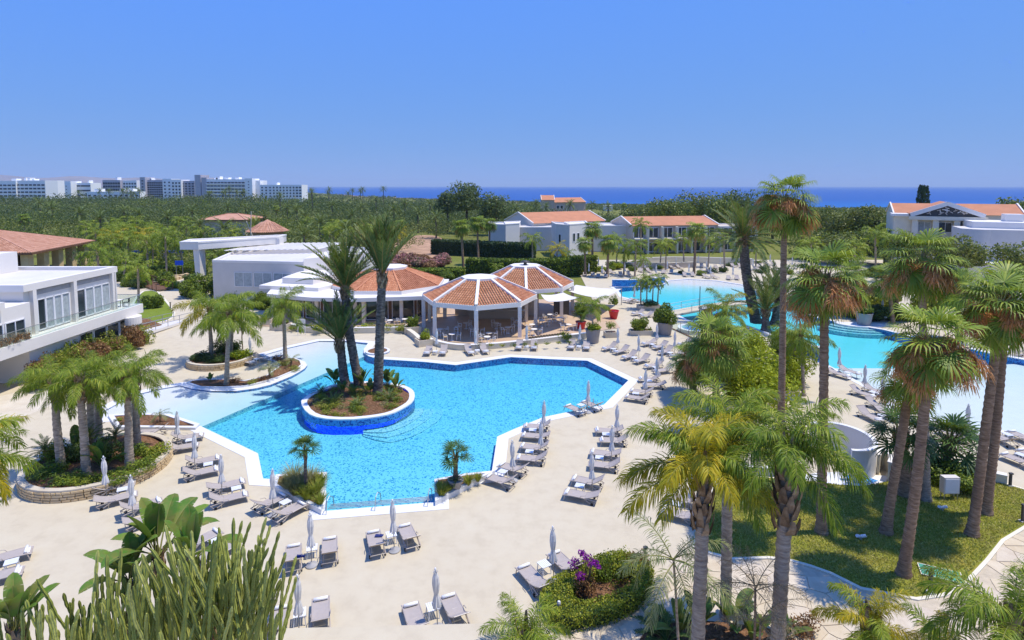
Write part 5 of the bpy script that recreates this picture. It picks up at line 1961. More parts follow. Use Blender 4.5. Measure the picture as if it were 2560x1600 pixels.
# ------------------------------------------------------------------ white restaurant block behind
kb = empty('flat_roofed_block', (-33, 90, 0), 0, 'white flat roofed block with sloping parapet behind the pavilions', 'building')
KP = ccw([(-44.5, 85.5), (-30.2, 83.5), (-22.6, 90.5), (-24.5, 103), (-38, 107), (-47, 97)])
mb = MB(); wall_strip(mb, KP, 0, 5.9); child(mb, 'wall', M['greyshadewall'], kb)
mb = MB(); mb.add(*sheet([KP], [], 5.75)); child(mb, 'roof', M['roofwhite'], kb)
parapet(kb, KP, 5.7, 6.05, 0.35, M['white'])
mb = MB(); mb.prism(ccw([(-30.2, 83.4), (-22.5, 90.5), (-23.3, 97), (-30.5, 90)]), 0.0, 6.5); child(mb, 'stair_block', M['white'], kb)
for k in range(3):
    window_on(kb, (-44.5, 85.5), (-30.2, 83.5), 3.5 + 3.1 * k, 6.3 + 3.1 * k, 2.2, 4.3, M['curtain'], 0.08, 1)
mb = MB(); mb.prism(ccw([(-33.5, 76), (-25, 74), (-20, 84), (-32, 86)]), 3.42, 3.9); child(mb, 'lower_roof', M['white'], kb)
mb = MB(); mb.prism(ccw([(-31, 77.5), (-26.5, 76.5), (-23.5, 83.5), (-30.5, 85)]), 3.9, 4.7); child(mb, 'roof_step', M['white'], kb)

cf = empty('white_canopy_frame', (-52, 95, 0), 0, 'white angular canopy frame with louvred roof beside the flat roofed block', 'canopy')
bx = lambda x0, x1, y0, y1, z0, z1, nm, m_: (lambda mb: (mb.box(x0, x1, y0, y1, z0, z1), child(mb, nm, m_, cf)))(MB())
mb = MB()
lgp = [AT(486, 606, 94), AT(502, 606, 94), AT(506, 690, 94), AT(494, 690, 94)]
mb.add([(p.x, 93.4, p.z) for p in lgp] + [(p.x, 95.2, p.z) for p in lgp], [(3, 2, 1, 0), (4, 5, 6, 7), (0, 1, 5, 4), (1, 2, 6, 5), (2, 3, 7, 6), (3, 0, 4, 7)])
child(mb, 'leg', M['white'], cf)
a, b = AT(456, 603, 94), AT(690, 594, 104)
mb = MB()
zt = a.z
q = ccw([(a.x, 93.2), (AT(502, 606, 94).x, 93.2), (b.x + 1.0, 103), (b.x + .5, 107.5), (a.x - 1, 98)])
mb.prism(q, zt - 1.3, zt - 0.25); child(mb, 'beam', M['white'], cf)
mb = MB(); slab_ring(mb, offset(q, 0.05), offset(q, -0.5), zt - .25, zt); child(mb, 'parapet', M['white'], cf)
for k in range(16):
    u = k / 15
    x0 = -47 + 14 * u
    mb = MB(); mb.bar((x0, 94.5 + 2.2 * u, zt - 1.6), (x0 + 2.6, 104.5 + 1.2 * u, zt - 1.35), 0.5, 0.07); child(mb, 'louvre', M['white'], cf)
mb = MB(); mb.box(b.x - 0.2, b.x + 1.2, 102.5, 104.5, 0, zt - .3); child(mb, 'leg', M['white'], cf)

# round stone tower with conical tiled roof
tw = empty('stone_tower', (-50, 122, 0), 0, 'round stone tower with conical tiled roof behind the canopy frame', 'tower')
tc = AT(670, 600, 122)
zr0, zr1 = AT(670, 578, 122).z, AT(675, 548, 122).z
mb = MB(); mb.lathe([(3.1, 0), (3.1, zr0 + .2)], 24, (tc.x, 122, 0)); child(mb, 'wall', M['stone'], tw, True)
for k in range(16):
    a0, a1 = 2 * math.pi * k / 16, 2 * math.pi * (k + 1) / 16
    mb = MB(); pa = [(tc.x + 4.2 * math.cos(q), 122 + 4.2 * math.sin(q), zr0) for q in (a0, a1)]
    mb.add(pa + [(tc.x, 122, zr1)], [(0, 1, 2)])
    child(mb, 'roof_panel', M['tilepale'], tw)
    if math.sin((a0 + a1) / 2) < 0.3:
        mb = MB(); tiled_panel(mb, pa[0], pa[1], (tc.x, 122, zr1), (tc.x, 122, zr1), 0.4, 0.14, 0.7); t = child(mb, 'roof_tiles', M['tilepale'], tw); t['kind'] = 'stuff'
for a in (-100, -40):
    x, y = tc.x + 3.12 * math.cos(R(a)), 122 + 3.12 * math.sin(R(a))
    d = Vector((-math.sin(R(a)), math.cos(R(a)), 0))
    window_on(tw, (x - d.x * .5, y - d.y * .5), (x + d.x * .5, y + d.y * .5), 0.15, 0.85, zr0 - 1.6, zr0 - .5, M['glass'], 0.12, 0, 0.03, M['stonepale'])

def hip_roof(root, rect, ze, zr, over, mat, tiles=None, ridge_in=0.5):
    """rect: four corners; first two along the front"""
    r_ = offset(rect, over)
    r_ = [Vector((*p, ze)) for p in r_]
    m0, m1 = (r_[0] + r_[3]) / 2, (r_[1] + r_[2]) / 2
    d = (m1 - m0)
    w = (r_[0] - r_[3]).length
    k = min(0.48, ridge_in * w / d.length)
    R0, R1 = m0 + d * k, m1 - d * k
    R0.z = R1.z = zr
    faces = [(r_[0], r_[1], R1, R0), (r_[1], r_[2], R1, R1), (r_[2], r_[3], R0, R1), (r_[3], r_[0], R0, R0)]
    for f in faces:
        mb = MB(); pts = f if (f[2] - f[3]).length > 1e-4 else f[:3]
        mb.add(pts, [tuple(range(len(pts)))])
        child(mb, 'roof_slope', mat, root)
        cn = (f[0] + f[1]) / 2
        if tiles:
            mb = MB(); tiled_panel(mb, f[0], f[1], f[2], f[3], tiles, tiles * .37, tiles * 2.0); t = child(mb, 'roof_tiles', mat, root); t['kind'] = 'stuff'
    for a, b in ((r_[0], R0), (r_[1], R1), (r_[2], R1), (r_[3], R0), (R0, R1)):
        mb = MB(); mb.bar(a + Vector((0, 0, .06)), b + Vector((0, 0, .08)), 0.3, 0.16); child(mb, 'ridge', mat, root)
    mb = MB(); mb.prism([(p.x, p.y) for p in r_], ze - .35, ze - .02); child(mb, 'eaves', M['timber'], root)

hv = empty('tiled_hall', (-97, 115, 0), 0, 'open stone hall with broad pale hipped tile roof at the far side', 'building')
A_, B_ = G(79, 632, 5.0).to_2d(), G(236, 602, 5.0).to_2d()
dd = (B_ - A_).normalized(); pe = Vector((-dd.y, dd.x))
if pe.x > 0: pe = -pe
wd_ = 26
rect = [tuple(A_ + dd * .8 + pe * .8), tuple(B_ - dd * .8 + pe * .8), tuple(B_ - dd * .8 + pe * wd_), tuple(A_ + dd * .8 + pe * wd_)]
rect = ccw(rect)
hip_roof(hv, rect, 5.0, 8.6, 0.9, M['tilepale'], 0.42, 0.5)
for k in range(5):
    q = (A_ + dd * 1.6 + pe * 1.6).lerp(B_ - dd * 1.6 + pe * 1.6, k / 4)
    mb = MB(); mb.box(q.x - .7, q.x + .7, q.y - .6, q.y + .6, 0, 4.7); child(mb, 'pillar', M['stone'], hv)
for k in range(1, 4):
    q = (A_ + dd * 1.6 + pe * 1.6).lerp(A_ + dd * 1.6 + pe * (wd_ - 2), k / 3)
    mb = MB(); mb.box(q.x - .7, q.x + .7, q.y - .6, q.y + .6, 0, 4.7); child(mb, 'pillar', M['stone'], hv)
mb = MB(); wall_strip(mb, offset(rect, -7), 0, 4.7); child(mb, 'wall', M['timber'], hv)

fh = empty('tiled_house', (-86, 175, 0), 0, 'low house with long tiled roof among the wood behind the tower', 'building')
a, b = AT(518, 541, 178), AT(622, 541, 178)
rect = ccw([(a.x, 175), (b.x, 175), (b.x, 188), (a.x, 188)])
mb = MB(); wall_strip(mb, rect, 0, AT(560, 548, 175).z); child(mb, 'wall', M['beigewall'], fh)
hip_roof(fh, rect, AT(560, 549, 175).z, AT(560, 534, 181).z, 0.8, M['tilepale'], None, 0.4)

# ------------------------------------------------------------------ white two-storey wing on the left
wg = empty('white_hotel_wing', (-46, 52, 0), 0, 'white two storey wing with curtained glazing and terrace by the lawn', 'building')
XF = -42.3
mb = MB(); mb.box(-75, XF, 49.6, 60.8, 4.0, 8.05); child(mb, 'wall', M['white'], wg)
q = ccw([(-75, 49.5), (XF + .1, 49.5), (XF + .1, 60.9), (-75, 60.9)])
mb = MB(); slab_ring(mb, offset(q, .25), offset(q, -.3), 7.9, 8.5); child(mb, 'parapet', M['white'], wg)
mb = MB(); mb.add(*sheet([q], [], 8.15)); child(mb, 'roof', M['roofwhite'], wg)
mb = MB(); mb.box(-75, -51.5, 54, 60, 8.16, 10.2); child(mb, 'roof_house', M['white'], wg)
# terrace slab and lower storey
mb = MB(); mb.box(-75, XF + 1.3, 36, 63.6, 3.0, 3.98); child(mb, 'terrace_slab', M['white'], wg)
mb = MB(); mb.box(-75, XF + 0.7, 49.0, 63.0, 0.0, 3.0); child(mb, 'lower_wall', M['white'], wg)
for k in range(4):
    window_on(wg, (XF + .7, 54.4), (XF + .7, 63), 0.4 + 1.9 * k, 2.1 + 1.9 * k, 0.5, 2.7, M['glass'], 0.08, 0, 0.03)
# upper glazing: two bays with curtains behind mullions, and a slot of louvres above
for y0, y1 in ((50.9, 54.7), (55.6, 60.2)):
    n = 4
    for k in range(n):
        ya, yb = y0 + (y1 - y0) * k / n, y0 + (y1 - y0) * (k + 1) / n
        window_on(wg, (XF, 0), (XF, 100), ya + .05, yb - .05, 4.15, 6.9, M['curtain'] if k else M['glass'], 0.09, 0, 0.05)
    mb = MB(); mb.box(XF - .02, XF + .05, y0 - .6, y1 + .3, 7.35, 7.78); child(mb, 'louvre_slot', M['concrete'], wg)
for y in (50.4, 55.15, 60.5):
    mb = MB(); mb.box(XF, XF + .35, y - .2, y + .2, 4.0, 7.9); child(mb, 'pilaster', M['white'], wg)
mb = MB(); mb.tube([(XF + .4, 60.7, 8.0), (XF + .42, 60.7, 4.0)], 0.07, 8); child(mb, 'downpipe', M['white'], wg)
# nearer, lower part of the wing
mb = MB(); mb.box(-75, XF + 0.7, 37.5, 49.4, 3.98, 7.0); child(mb, 'front_wall', M['white'], wg)
mb = MB(); mb.box(-75, XF + 1.1, 37, 46.5, 7.0, 7.62); child(mb, 'front_parapet', M['white'], wg)
mb = MB(); mb.box(XF + .68, XF + .78, 40.5, 46.0, 6.2, 6.75); child(mb, 'louvre_slot', M['concrete'], wg)
for k in range(5):
    window_on(wg, (XF + .7, 0), (XF + .7, 100), 38.2 + 2.15 * k, 40.1 + 2.15 * k, 4.05, 5.75, M['glass'], 0.1, 1, 0.04)
# glass balustrade
BAL = NT('balustrade_glass')
_tr = BAL.n('BsdfTransparent', Color=(0.90, 0.96, 0.94, 1)); _gl = BAL.n('BsdfGlossy', Roughness=0.03, Color=(0.9, 0.95, 0.95, 1)); _mx = BAL.n('MixShader', Fac=0.08)
BAL.l(_tr.outputs[0], _mx.inputs[1]); BAL.l(_gl.outputs[0], _mx.inputs[2]); M['balglass'] = BAL.done(_mx)
for k in range(11):
    ya = 37 + 2.42 * k
    mb = MB(); mb.box(XF + 1.18, XF + 1.21, ya + .03, ya + 2.39, 4.0, 5.0); child(mb, 'glass_panel', M['balglass'], wg)
mb = MB(); mb.bar((XF + 1.2, 37, 5.03), (XF + 1.2, 63.5, 5.03), 0.05); mb.bar((XF + 1.2, 63.5, 5.03), (-52, 63.5, 5.03), 0.05); child(mb, 'handrail', M['steel'], wg)
for k in range(4):
    xa = XF + 1.1 - 2.4 * k
    mb = MB(); mb.box(xa - 2.35, xa, 63.45, 63.48, 4.0, 5.0); child(mb, 'glass_panel', M['balglass'], wg)
# curved white buttress below the terrace and the planted bank
mb = MB(); arc = [(XF + 1.3 + 0.9 * math.sin(t), 61.6 + 1.0 * math.cos(t)) for t in np.linspace(0, math.pi, 12)]; mb.prism(arc + [(XF + 1.2, 60.6)], 2.2, 3.0); child(mb, 'rounded_bay', M['white'], wg)
tch = 'terrace beside the white wing'
for k, (x, y, a) in enumerate(((-42.6, 61.9, 0.3), (-44.9, 62.4, 1.2), (-47.5, 62.2, 2.0))):
    t = empty('terrace_table', (x, y, 3.99), a, 'dark square table on the %s, %s' % (tch, ['by the glazing', 'by the far rail', 'at the back'][k]), 'table', 'terrace tables')
    mb = MB(); mb.box(-.4, .4, -.4, .4, .7, .74); mb.build('table_top', M['white'], t)
    for sx in (-1, 1):
        for sy in (-1, 1):
            mb = MB(); mb.bar((sx * .34, sy * .34, .7), (sx * .34, sy * .34, 0), .05); mb.build('leg', M['darkmetal'], t)
    for j in range(2):
        b_ = a + j * math.pi
        c = empty('terrace_chair', (x + .8 * math.cos(b_), y + .8 * math.sin(b_), 3.99), b_ + math.pi, 'dark chair on the %s, %s %s' % (tch, ['front chair', 'back chair'][j], ['by the glazing', 'by the far rail', 'at the rear'][k]), 'chair', 'terrace chairs')
        mb = MB(); mb.box(-.24, .24, -.24, .24, .42, .46); mb.build('seat', M['darkmetal'], c)
        mb = MB(); mb.box(-.27, -.22, -.24, .24, .46, .9); mb.build('backrest', M['darkmetal'], c)
        for sx in (-1, 1):
            for sy in (-1, 1):
                mb = MB(); mb.bar((sx * .22, sy * .22, .42), (sx * .24, sy * .24, 0), .04); mb.build('leg', M['darkmetal'], c)

# ramp with steel rails in front of the wing
rp = empty('ramp', G(380, 850), 0, 'pale ramp with white side wall and steel rails below the white wing', 'ramp')
P0, P1 = G(200, 900), G(474, 803)
d = (P1 - P0).normalized(); s_ = Vector((d.y, -d.x, 0))
mb = MB()
V = [P0, P1, P1 - s_ * 2.2, P0 - s_ * 2.2]
mb.add([(v.x, v.y, 0.0) for v in V] + [(v.x, v.y, z) for v, z in zip(V, (1.1, 0.06, 0.06, 1.1))], [(4, 5, 6, 7), (0, 1, 5, 4), (1, 2, 6, 5), (2, 3, 7, 6), (3, 0, 4, 7)])
child(mb, 'slope', M['greyshadewall'], rp)
mb = MB(); mb.bar(P0 + Vector((0, 0, .62)) , P1 + Vector((0, 0, .12)), 0.28, 0.3); child(mb, 'kerb_wall', M['white'], rp)
for o_ in (0.15, -2.1):
    A2, B2 = P0 + s_ * o_ + Vector((0, 0, 1.1)), P1 + s_ * o_ + Vector((0, 0, .1))
    mb = MB()
    for h in (0.5, 1.0):
        mb.bar(A2 + Vector((0, 0, h)), B2 + Vector((0, 0, h)), 0.05)
    child(mb, 'handrail', M['steel'], rp)
    for k in range(9):
        q = A2.lerp(B2, k / 8)
        mb = MB(); mb.bar(q, q + Vector((0, 0, 1.0)), 0.05); child(mb, 'rail_post', M['steel'], rp)
low_wall([(-60, 945), (30, 900), (100, 872), (200, 848), (290, 832)], 1.3, 0.3, 'white retaining wall of the planted bank below the white wing', M['white'], M['stonepale'])
bank = MB()
fr_ = smooth_open([tuple(G(x, y)[:2]) for x, y in [(-60, 945), (30, 900), (100, 872), (200, 848), (290, 832), (345, 818)]], 1)
for (x0, y0), (x1, y1) in zip(fr_[:-1], fr_[1:]):
    zb = lambda y: max(0.3, 3.3 - max(0.0, (y - 52) * 0.2))
    bank.add([(x0, y0, 1.25), (x1, y1, 1.25), ((x1 + XF) / 2, y1, (1.25 + zb(y1)) / 2 + .2), ((x0 + XF) / 2, y0, (1.25 + zb(y0)) / 2 + .2)], [(0, 1, 2, 3)])
    bank.add([((x0 + XF) / 2, y0, (1.25 + zb(y0)) / 2 + .2), ((x1 + XF) / 2, y1, (1.25 + zb(y1)) / 2 + .2), (XF + .08, y1, zb(y1)), (XF + .08, y0, zb(y0))], [(0, 1, 2, 3)])
tag(bank.build('planted_bank', M['soil'], None, True), kind='structure')

# ------------------------------------------------------------------ villas beyond the lagoon
def gable(root, a, b, depth, z0, ze, zr, wall, roof, over=0.5):
    """gabled block whose front eave runs a-b; depth goes away from the camera"""
    a, b = Vector(a), Vector(b)
    d = (b - a).normalized(); n = Vector((-d.y, d.x))
    if n.y < 0: n = -n
    c, e = b + n * depth, a + n * depth
    mb = MB(); wall_strip(mb, ccw([tuple(a), tuple(b), tuple(c), tuple(e)]), z0, ze); child(mb, 'wall', wall, root)
    m0, m1 = (a + e) / 2, (b + c) / 2
    for p, q, m_ in ((a, e, m0), (b, c, m1)):
        mb = MB(); o = (d * (-0.02 if p is a else 0.02))
        mb.add([(*(p + o), ze), (*(q + o), ze), (*(m_ + o), zr)], [(0, 1, 2)]); child(mb, 'gable', wall, root)
        for t in (p, q):
            mb = MB(); tt = t + (t - m_) * (over / depth); oo = d * (-.15 if p is a else .15)
            mb.bar((*(tt + oo), ze - (zr - ze) * over * 2 / depth + .12), (*(m_ + oo), zr + .14), 0.3, 0.22); child(mb, 'barge', M['white'], root)
    k = (zr - ze) / (depth / 2)
    for p, q, sgn in ((a, b, -1), (e, c, 1)):
        o = n * (over * sgn)
        mb = MB(); mb.add([(*(p + o), ze - k * over), (*(q + o), ze - k * over), (*m1, zr), (*m0, zr)], [(0, 1, 2, 3)]); child(mb, 'roof_slope', roof, root)
v1 = empty('villa', (10, 165, 0), 0, 'white villa with long terracotta roof and cubic front blocks behind the hedge', 'building')
gable(v1, (AT(1333, 557, 158).x, 158), (AT(1512, 548, 170).x, 170), 16, 0, AT(1333, 557, 158).z, AT(1319, 531, 166).z, M['greyshadewall'], M['roofred'])
def block(root, pxl, pxr, Y, ytop, depth, mat, name='wall', dY=0.0):
    l, r_ = AT(pxl, ytop, Y), AT(pxr, ytop, Y + dY)
    mb = MB(); q = ccw([(l.x, Y), (r_.x, Y + dY), (r_.x + .5, Y + dY + depth), (l.x - .5, Y + depth)])
    mb.prism(q, 0, l.z); o = child(mb, name, mat, root)
    mb = MB(); slab_ring(mb, offset(q, .05), offset(q, -.25), l.z, l.z + .25); child(mb, 'parapet', M['white'], root)
    return (l.x, Y), (r_.x, Y + dY), l.z
block(v1, 1222, 1264, 148, 562, 10, M['greyshadewall'], dY=-2)  # left face of one white block, its shade put into the grey
block(v1, 1264, 1298, 146, 562, 10, M['white'], dY=3)  # lit right face of the same block, left white
block(v1, 1298, 1392, 152, 570, 8, M['greyshadewall'])
a, b, zt = block(v1, 1390, 1424, 140, 562, 9, M['greyshadewall'], dY=-4)  # shaded left face of the centre block, painted greyer than its lit side
window_on(v1, a, b, 1.0, 1.9, zt - 4.3, zt - 2.2, M['glass'], 0.1)
a, b, zt = block(v1, 1424, 1470, 136, 563, 9, M['white'], dY=5)  # lit side of the centre block, in plain white
window_on(v1, a, b, 1.2, 2.1, zt - 4.0, zt - 2.0, M['glass'], 0.1)
window_on(v1, a, b, 2.8, 3.7, zt - 4.0, zt - 2.0, M['glass'], 0.1)
block(v1, 1470, 1590, 150, 566, 12, M['greyshadewall'])
v2_ = empty('villa', (40, 150, 0), 0, 'beige two storey villa with terracotta roof and balconies behind the palms', 'building')
XA, XB = AT(1580, 561, 146).x, AT(1795, 560, 150).x
ZE, ZR = AT(1580, 563, 146).z, AT(1562, 541, 154).z
gable(v2_, (XA, 146), (XB, 150), 15, 0, ZE, ZR, M['beigewall'], M['roofred'])
for k in range(6):
    L = XB - XA
    u = L * (k + .12) / 6
    window_on(v2_, (XA, 145.95), (XB, 149.95), u, u + L / 6 * .7, ZE - 3.2, ZE - .7, M['glass'], 0.12, 1, 0.05)
    window_on(v2_, (XA, 145.95), (XB, 149.95), u, u + L / 6 * .7, 0.4, 2.7, M['glass'], 0.12, 1, 0.05)
    mb = MB(); x0 = XA + u; y0 = 144.2 + 4 * u / L; mb.box(x0, x0 + L / 6 * .8, y0, y0 + 1.7, ZE - 3.6, ZE - 3.3); child(mb, 'balcony', M['cream'], v2_)
    mb = MB(); mb.box(x0 + L / 6 * .82, x0 + L / 6 * .92, y0 - .1, y0 + 1.9, 0, ZE - .4); child(mb, 'pillar', M['cream'], v2_)
a, b, zt = block(v2_, 1800, 1895, 150, 568, 12, M['beigewall'])
for k in range(3):
    window_on(v2_, a, b, 1 + 3.0 * k, 3.2 + 3.0 * k, 4.0, 6.2, M['glass'], 0.12, 1, 0.05)
    window_on(v2_, a, b, 1 + 3.0 * k, 3.2 + 3.0 * k, 0.5, 2.7, M['glass'], 0.12, 1, 0.05)
low_wall([(1540, 668), (1640, 672), (1740, 668)], 1.1, 0.3, 'long low beige garden wall in front of the palm villa', M['beigewall'], M['cream'])
low_wall([(1600, 660), (1700, 656), (1880, 662)], 1.3, 0.3, 'terrace wall at the foot of the beige villa', M['cream'], M['white'])

pk = empty('far_house', (37, 355, 0), 0, 'pinkish house with tiled gable standing before the sea', 'building')
a, b = AT(1354, 500, 350), AT(1386, 500, 350)
gable(pk, (a.x, 350), (b.x, 350), 14, -4, AT(1354, 499, 350).z, AT(1354, 488, 357).z, M['pinkwall'], M['roofred'], 0.6)
a, b = AT(1386, 505, 352), AT(1464, 505, 360)
gable(pk, (a.x, 352), (b.x, 360), 14, -4, AT(1386, 505, 352).z, AT(1386, 494, 359).z, M['pinkwall'], M['roofred'], 0.6)
for k in range(2):
    window_on(pk, (a.x, 351.9), (b.x, 359.9), 1.5 + 2.6 * k, 3.2 + 2.6 * k, a.z - 4.2, a.z - 2.2, M['glass'], 0.15, 0, 0.06)
lb = empty('far_house', (60, 300, 0), 0, 'tiny white beach building by the shore', 'building')
a = AT(1512, 515, 520); mb = MB(); mb.box(a.x, a.x + 7, 520, 528, -10, a.z); child(mb, 'wall', M['white'], lb)
mb = MB(); mb.box(a.x - .4, a.x + 7.4, 519.6, 528.4, a.z, a.z + .5); child(mb, 'roof', M['white'], lb)

# ------------------------------------------------------------------ pediment house on the right
ph = empty('pediment_house', (AT(2367, 541, 110).x, 110.0, 0), 0, 'cream house with carved dark pediment and terracotta roofs facing the sea', 'building')
Y0 = 110.0
zc, zb_, za = AT(2289, 541, Y0).z, AT(2289, 578, Y0).z, AT(2368, 511, Y0).z
xl, xr = AT(2284, 541, Y0).x, AT(2450, 541, Y0).x
xm = (xl + xr) / 2
mb = MB(); mb.box(xl - 3.6, xr + 1.5, Y0 + 1.6, Y0 + 14, 0, zc - .2); child(mb, 'wall', M['cream'], ph)
mb = MB(); mb.box(xl - .8, xr + .8, Y0 - .5, Y0 + 2, zc - .75, zc - .05); child(mb, 'entablature', M['cream'], ph)
mb = MB(); mb.box(xl - 4.2, xl - .8, Y0 + 1.0, Y0 + 8, zc - .2, zc + .3); child(mb, 'cornice', M['white'], ph)
for k, x in enumerate(np.linspace(xl + .4, xr - .4, 4)):
    mb = MB(); mb.box(x - .55, x + .55, Y0 - .2, Y0 + .9, 0, zc - .75); child(mb, 'column', M['cream'], ph)
xs = np.linspace(xl + .4, xr - .4, 4)
for k in range(3):
    window_on(ph, (xs[k] + .6, Y0 + 1.55), (xs[k + 1] - .6, Y0 + 1.55), 0.15, xs[k + 1] - xs[k] - 1.35, zb_ - 0.3, zc - 1.2, M['curtain'] if k != 1 else M['glass'], 0.1, 1, 0.05)
mb = MB(); mb.add([(xl, Y0 + .1, zc), (xr, Y0 + .1, zc), (xm, Y0 + .1, za - .35)], [(0, 1, 2)]); child(mb, 'tympanum', M['darkmetal'], ph)
rng = np.random.default_rng(4)
for k in range(26):
    u = rng.uniform(-0.62, 0.62); zz = zc + .35 + rng.random() * (za - zc - 1.0) * (1 - abs(u))
    x = xm + u * (xr - xl) / 2
    mb = MB(); a_ = rng.uniform(0, 3.1); l_ = rng.uniform(.25, .6); mb.bar((x - l_ * math.cos(a_), Y0 - .02, zz - l_ * math.sin(a_) * .6), (x + l_ * math.cos(a_), Y0 - .02, zz + l_ * math.sin(a_) * .6), .13, .16, 0, (0, 1, 0)); child(mb, 'carving', M['beigewall'] if k % 3 else M['white'], ph)
for s, x in ((-1, xl - .6), (1, xr + .6)):
    mb = MB(); mb.bar((x, Y0 - .2, zc + .15), (xm, Y0 - .2, za + .15), 0.8, 0.5, 0, (0, 1, 0)); child(mb, 'raking_cornice', M['white'], ph)
mb = MB()
mb.add([(xl - .8, Y0 - .2, zc + .4), (xm, Y0 - .2, za + .42), (xm, Y0 + 13, za + .42), (xl - .8, Y0 + 13, zc + .4)], [(0, 1, 2, 3)]); child(mb, 'roof_slope', M['roofred'], ph)
mb = MB(); mb.add([(xm, Y0 - .2, za + .42), (xr + .8, Y0 - .2, zc + .4), (xr + .8, Y0 + 13, zc + .4), (xm, Y0 + 13, za + .42)], [(0, 1, 2, 3)]); child(mb, 'roof_slope', M['roofred'], ph)
gable(ph, (xl - 3.4, Y0 + 6), (xr + 9, Y0 + 8), 12, 0, zc + .3, za - .1, M['cream'], M['roofred'])
ph.rotation_euler.z = -math.atan2(ph.location.x, ph.location.y) + R(7)
ph.scale = (0.83, 0.83, 1.0)
wv = empty('white_house', (AT(2450, 571, 100).x, 100, 0), 0, 'white flat roofed house with curved wall and terrace beside the pediment house', 'building')
a, b = AT(2404, 572, 100), AT(2494, 572, 98)
arc = [(a.x + (b.x - a.x) * t, 100 - 2.4 * math.sin(math.pi * min(1, t * .7))) for t in np.linspace(0, 1, 14)]
mb = MB(); mb.prism(ccw(arc + [(b.x + 12, 99), (b.x + 14, 108), (a.x, 108)]), 0, a.z); child(mb, 'wall', M['greyshadewall'], wv)
mb = MB(); mb.prism(ccw([(b.x - 2, 103), (b.x + 16, 101), (b.x + 18, 112), (b.x - 2, 112)]), 0, a.z + 1.1); child(mb, 'upper_block', M['white'], wv)
mb = MB(); mb.prism(ccw([(b.x + 4, 106), (b.x + 7, 106), (b.x + 7, 109), (b.x + 4, 109)]), a.z + 1.1, a.z + 2.4); child(mb, 'roof_unit', M['white'], wv)
window_on(wv, (b.x + 1, 98.9), (b.x + 10, 98.9), 1.0, 7.0, a.z - 5.0, a.z - 1.6, M['glass'], 0.15, 2, 0.05)
mb = MB(); mb.box(b.x - 4, b.x + 14, 94, 98.5, 0, a.z - 5.4); child(mb, 'terrace', M['white'], wv)
for k in range(8):
    mb = MB(); mb.bar((b.x - 4 + 2.4 * k, 94.1, a.z - 5.4), (b.x - 4 + 2.4 * k, 94.1, a.z - 4.4), .08); child(mb, 'rail_post', M['steel'], wv)
mb = MB(); mb.bar((b.x - 4, 94.1, a.z - 4.4), (b.x + 14, 94.1, a.z - 4.4), .07); child(mb, 'handrail', M['steel'], wv)

wv.rotation_euler.z = -math.atan2(wv.location.x, wv.location.y) + R(12)
wv.scale = (0.85, 0.85, 1.0)
# ------------------------------------------------------------------ hotel strip on the horizon
def hotel(label, x0, x1, ytop, Y, rows, cols, mat, depth=18, win=(0.72, 0.42), top=0.10, base_z=0.0, band=False, r0=0.0, roofbits=0, endwall=None, wmat=None):
    l, r_ = AT(x0, ytop, Y), AT(x1, ytop, Y)
    z1 = l.z
    o = empty('hotel_block', (l.x, Y, 0), 0, label, 'building', 'hotels on the horizon')
    mb = MB(); mb.box(l.x, r_.x, Y, Y + depth, base_z, z1); child(mb, 'wall', mat, o)
    W_ = r_.x - l.x
    zb = AT(x0, 494, Y).z
    H_ = z1 - zb
    for i in range(rows):
        zc = z1 - H_ * (top + (1 - top) * (i + 0.5) / rows)
        hh = H_ * (1 - top) / rows * win[1]
        for k in range(cols):
            ca = l.x + W_ * (k + .5) / cols
            ww = W_ / cols * win[0]
            mb = MB(); mb.box(ca - ww / 2, ca + ww / 2, Y - .35, Y + .2, zc - hh / 2, zc + hh / 2); child(mb, 'window', wmat or M['winglass'], o)
        if band:
            mb = MB(); mb.box(l.x - .4, r_.x + .4, Y - 1.1, Y - .1, zc - hh * .5 - 0.9, zc - hh * .5); child(mb, 'balcony', M['hotelwhite'], o)
    rng = np.random.default_rng(int(abs(x0)))
    for k in range(roofbits):
        u = rng.uniform(.1, .85); w_ = W_ * rng.uniform(.05, .12)
        mb = MB(); mb.box(l.x + W_ * u, l.x + W_ * u + w_, Y + 3, Y + 10, z1, z1 + rng.uniform(1.5, 3.2)); child(mb, 'roof_house', M['hotelwhite'], o)
    if endwall:
        mb = MB(); e = AT(endwall, ytop, Y + 6).x
        mb.add([(r_.x, Y, base_z), (e, Y + 8, base_z), (e, Y + 8, z1), (r_.x, Y, z1)], [(0, 1, 2, 3)]); child(mb, 'end_wall', M['hotelwhite'], o)
        mb = MB(); mb.box(r_.x, e, Y + 8, Y + depth, base_z, z1); child(mb, 'rear_wing', M['hotelwhite'], o)
    return o
YH = 640
hotel('long white hotel with four window bands at the far picture side', -60, 39, 452, YH, 4, 9, M['hotelwhite'], roofbits=2, top=.16)
hotel('white hotel with four window bands and blank end wall', 39, 112, 451, YH + 2, 4, 7, M['hotelwhite'], roofbits=3, endwall=140, top=.16)
hotel('small far white hotel behind palms in the gap', 154, 176, 453, YH + 60, 4, 1, M['hotelwhite'], win=(.1, .2), top=.2)
hotel('far white hotel with three long bands and rooftop box', 176, 226, 457, YH + 70, 3, 2, M['hotelwhite'], win=(.94, .3), roofbits=1, top=.05)
hotel('grey glass fronted hotel behind palms', 256, 300, 450, YH + 40, 5, 7, M['mauvewall'], win=(.8, .6), roofbits=1)
hotel('pale grey gridded hotel next to the glass fronted one', 300, 341, 451, YH + 44, 5, 6, M['hotelwhite'], win=(.6, .5))
hotel('narrow dark tower beside the gridded hotel', 349, 362, 443, YH + 30, 6, 1, M['mauvewall'], win=(.3, .4))
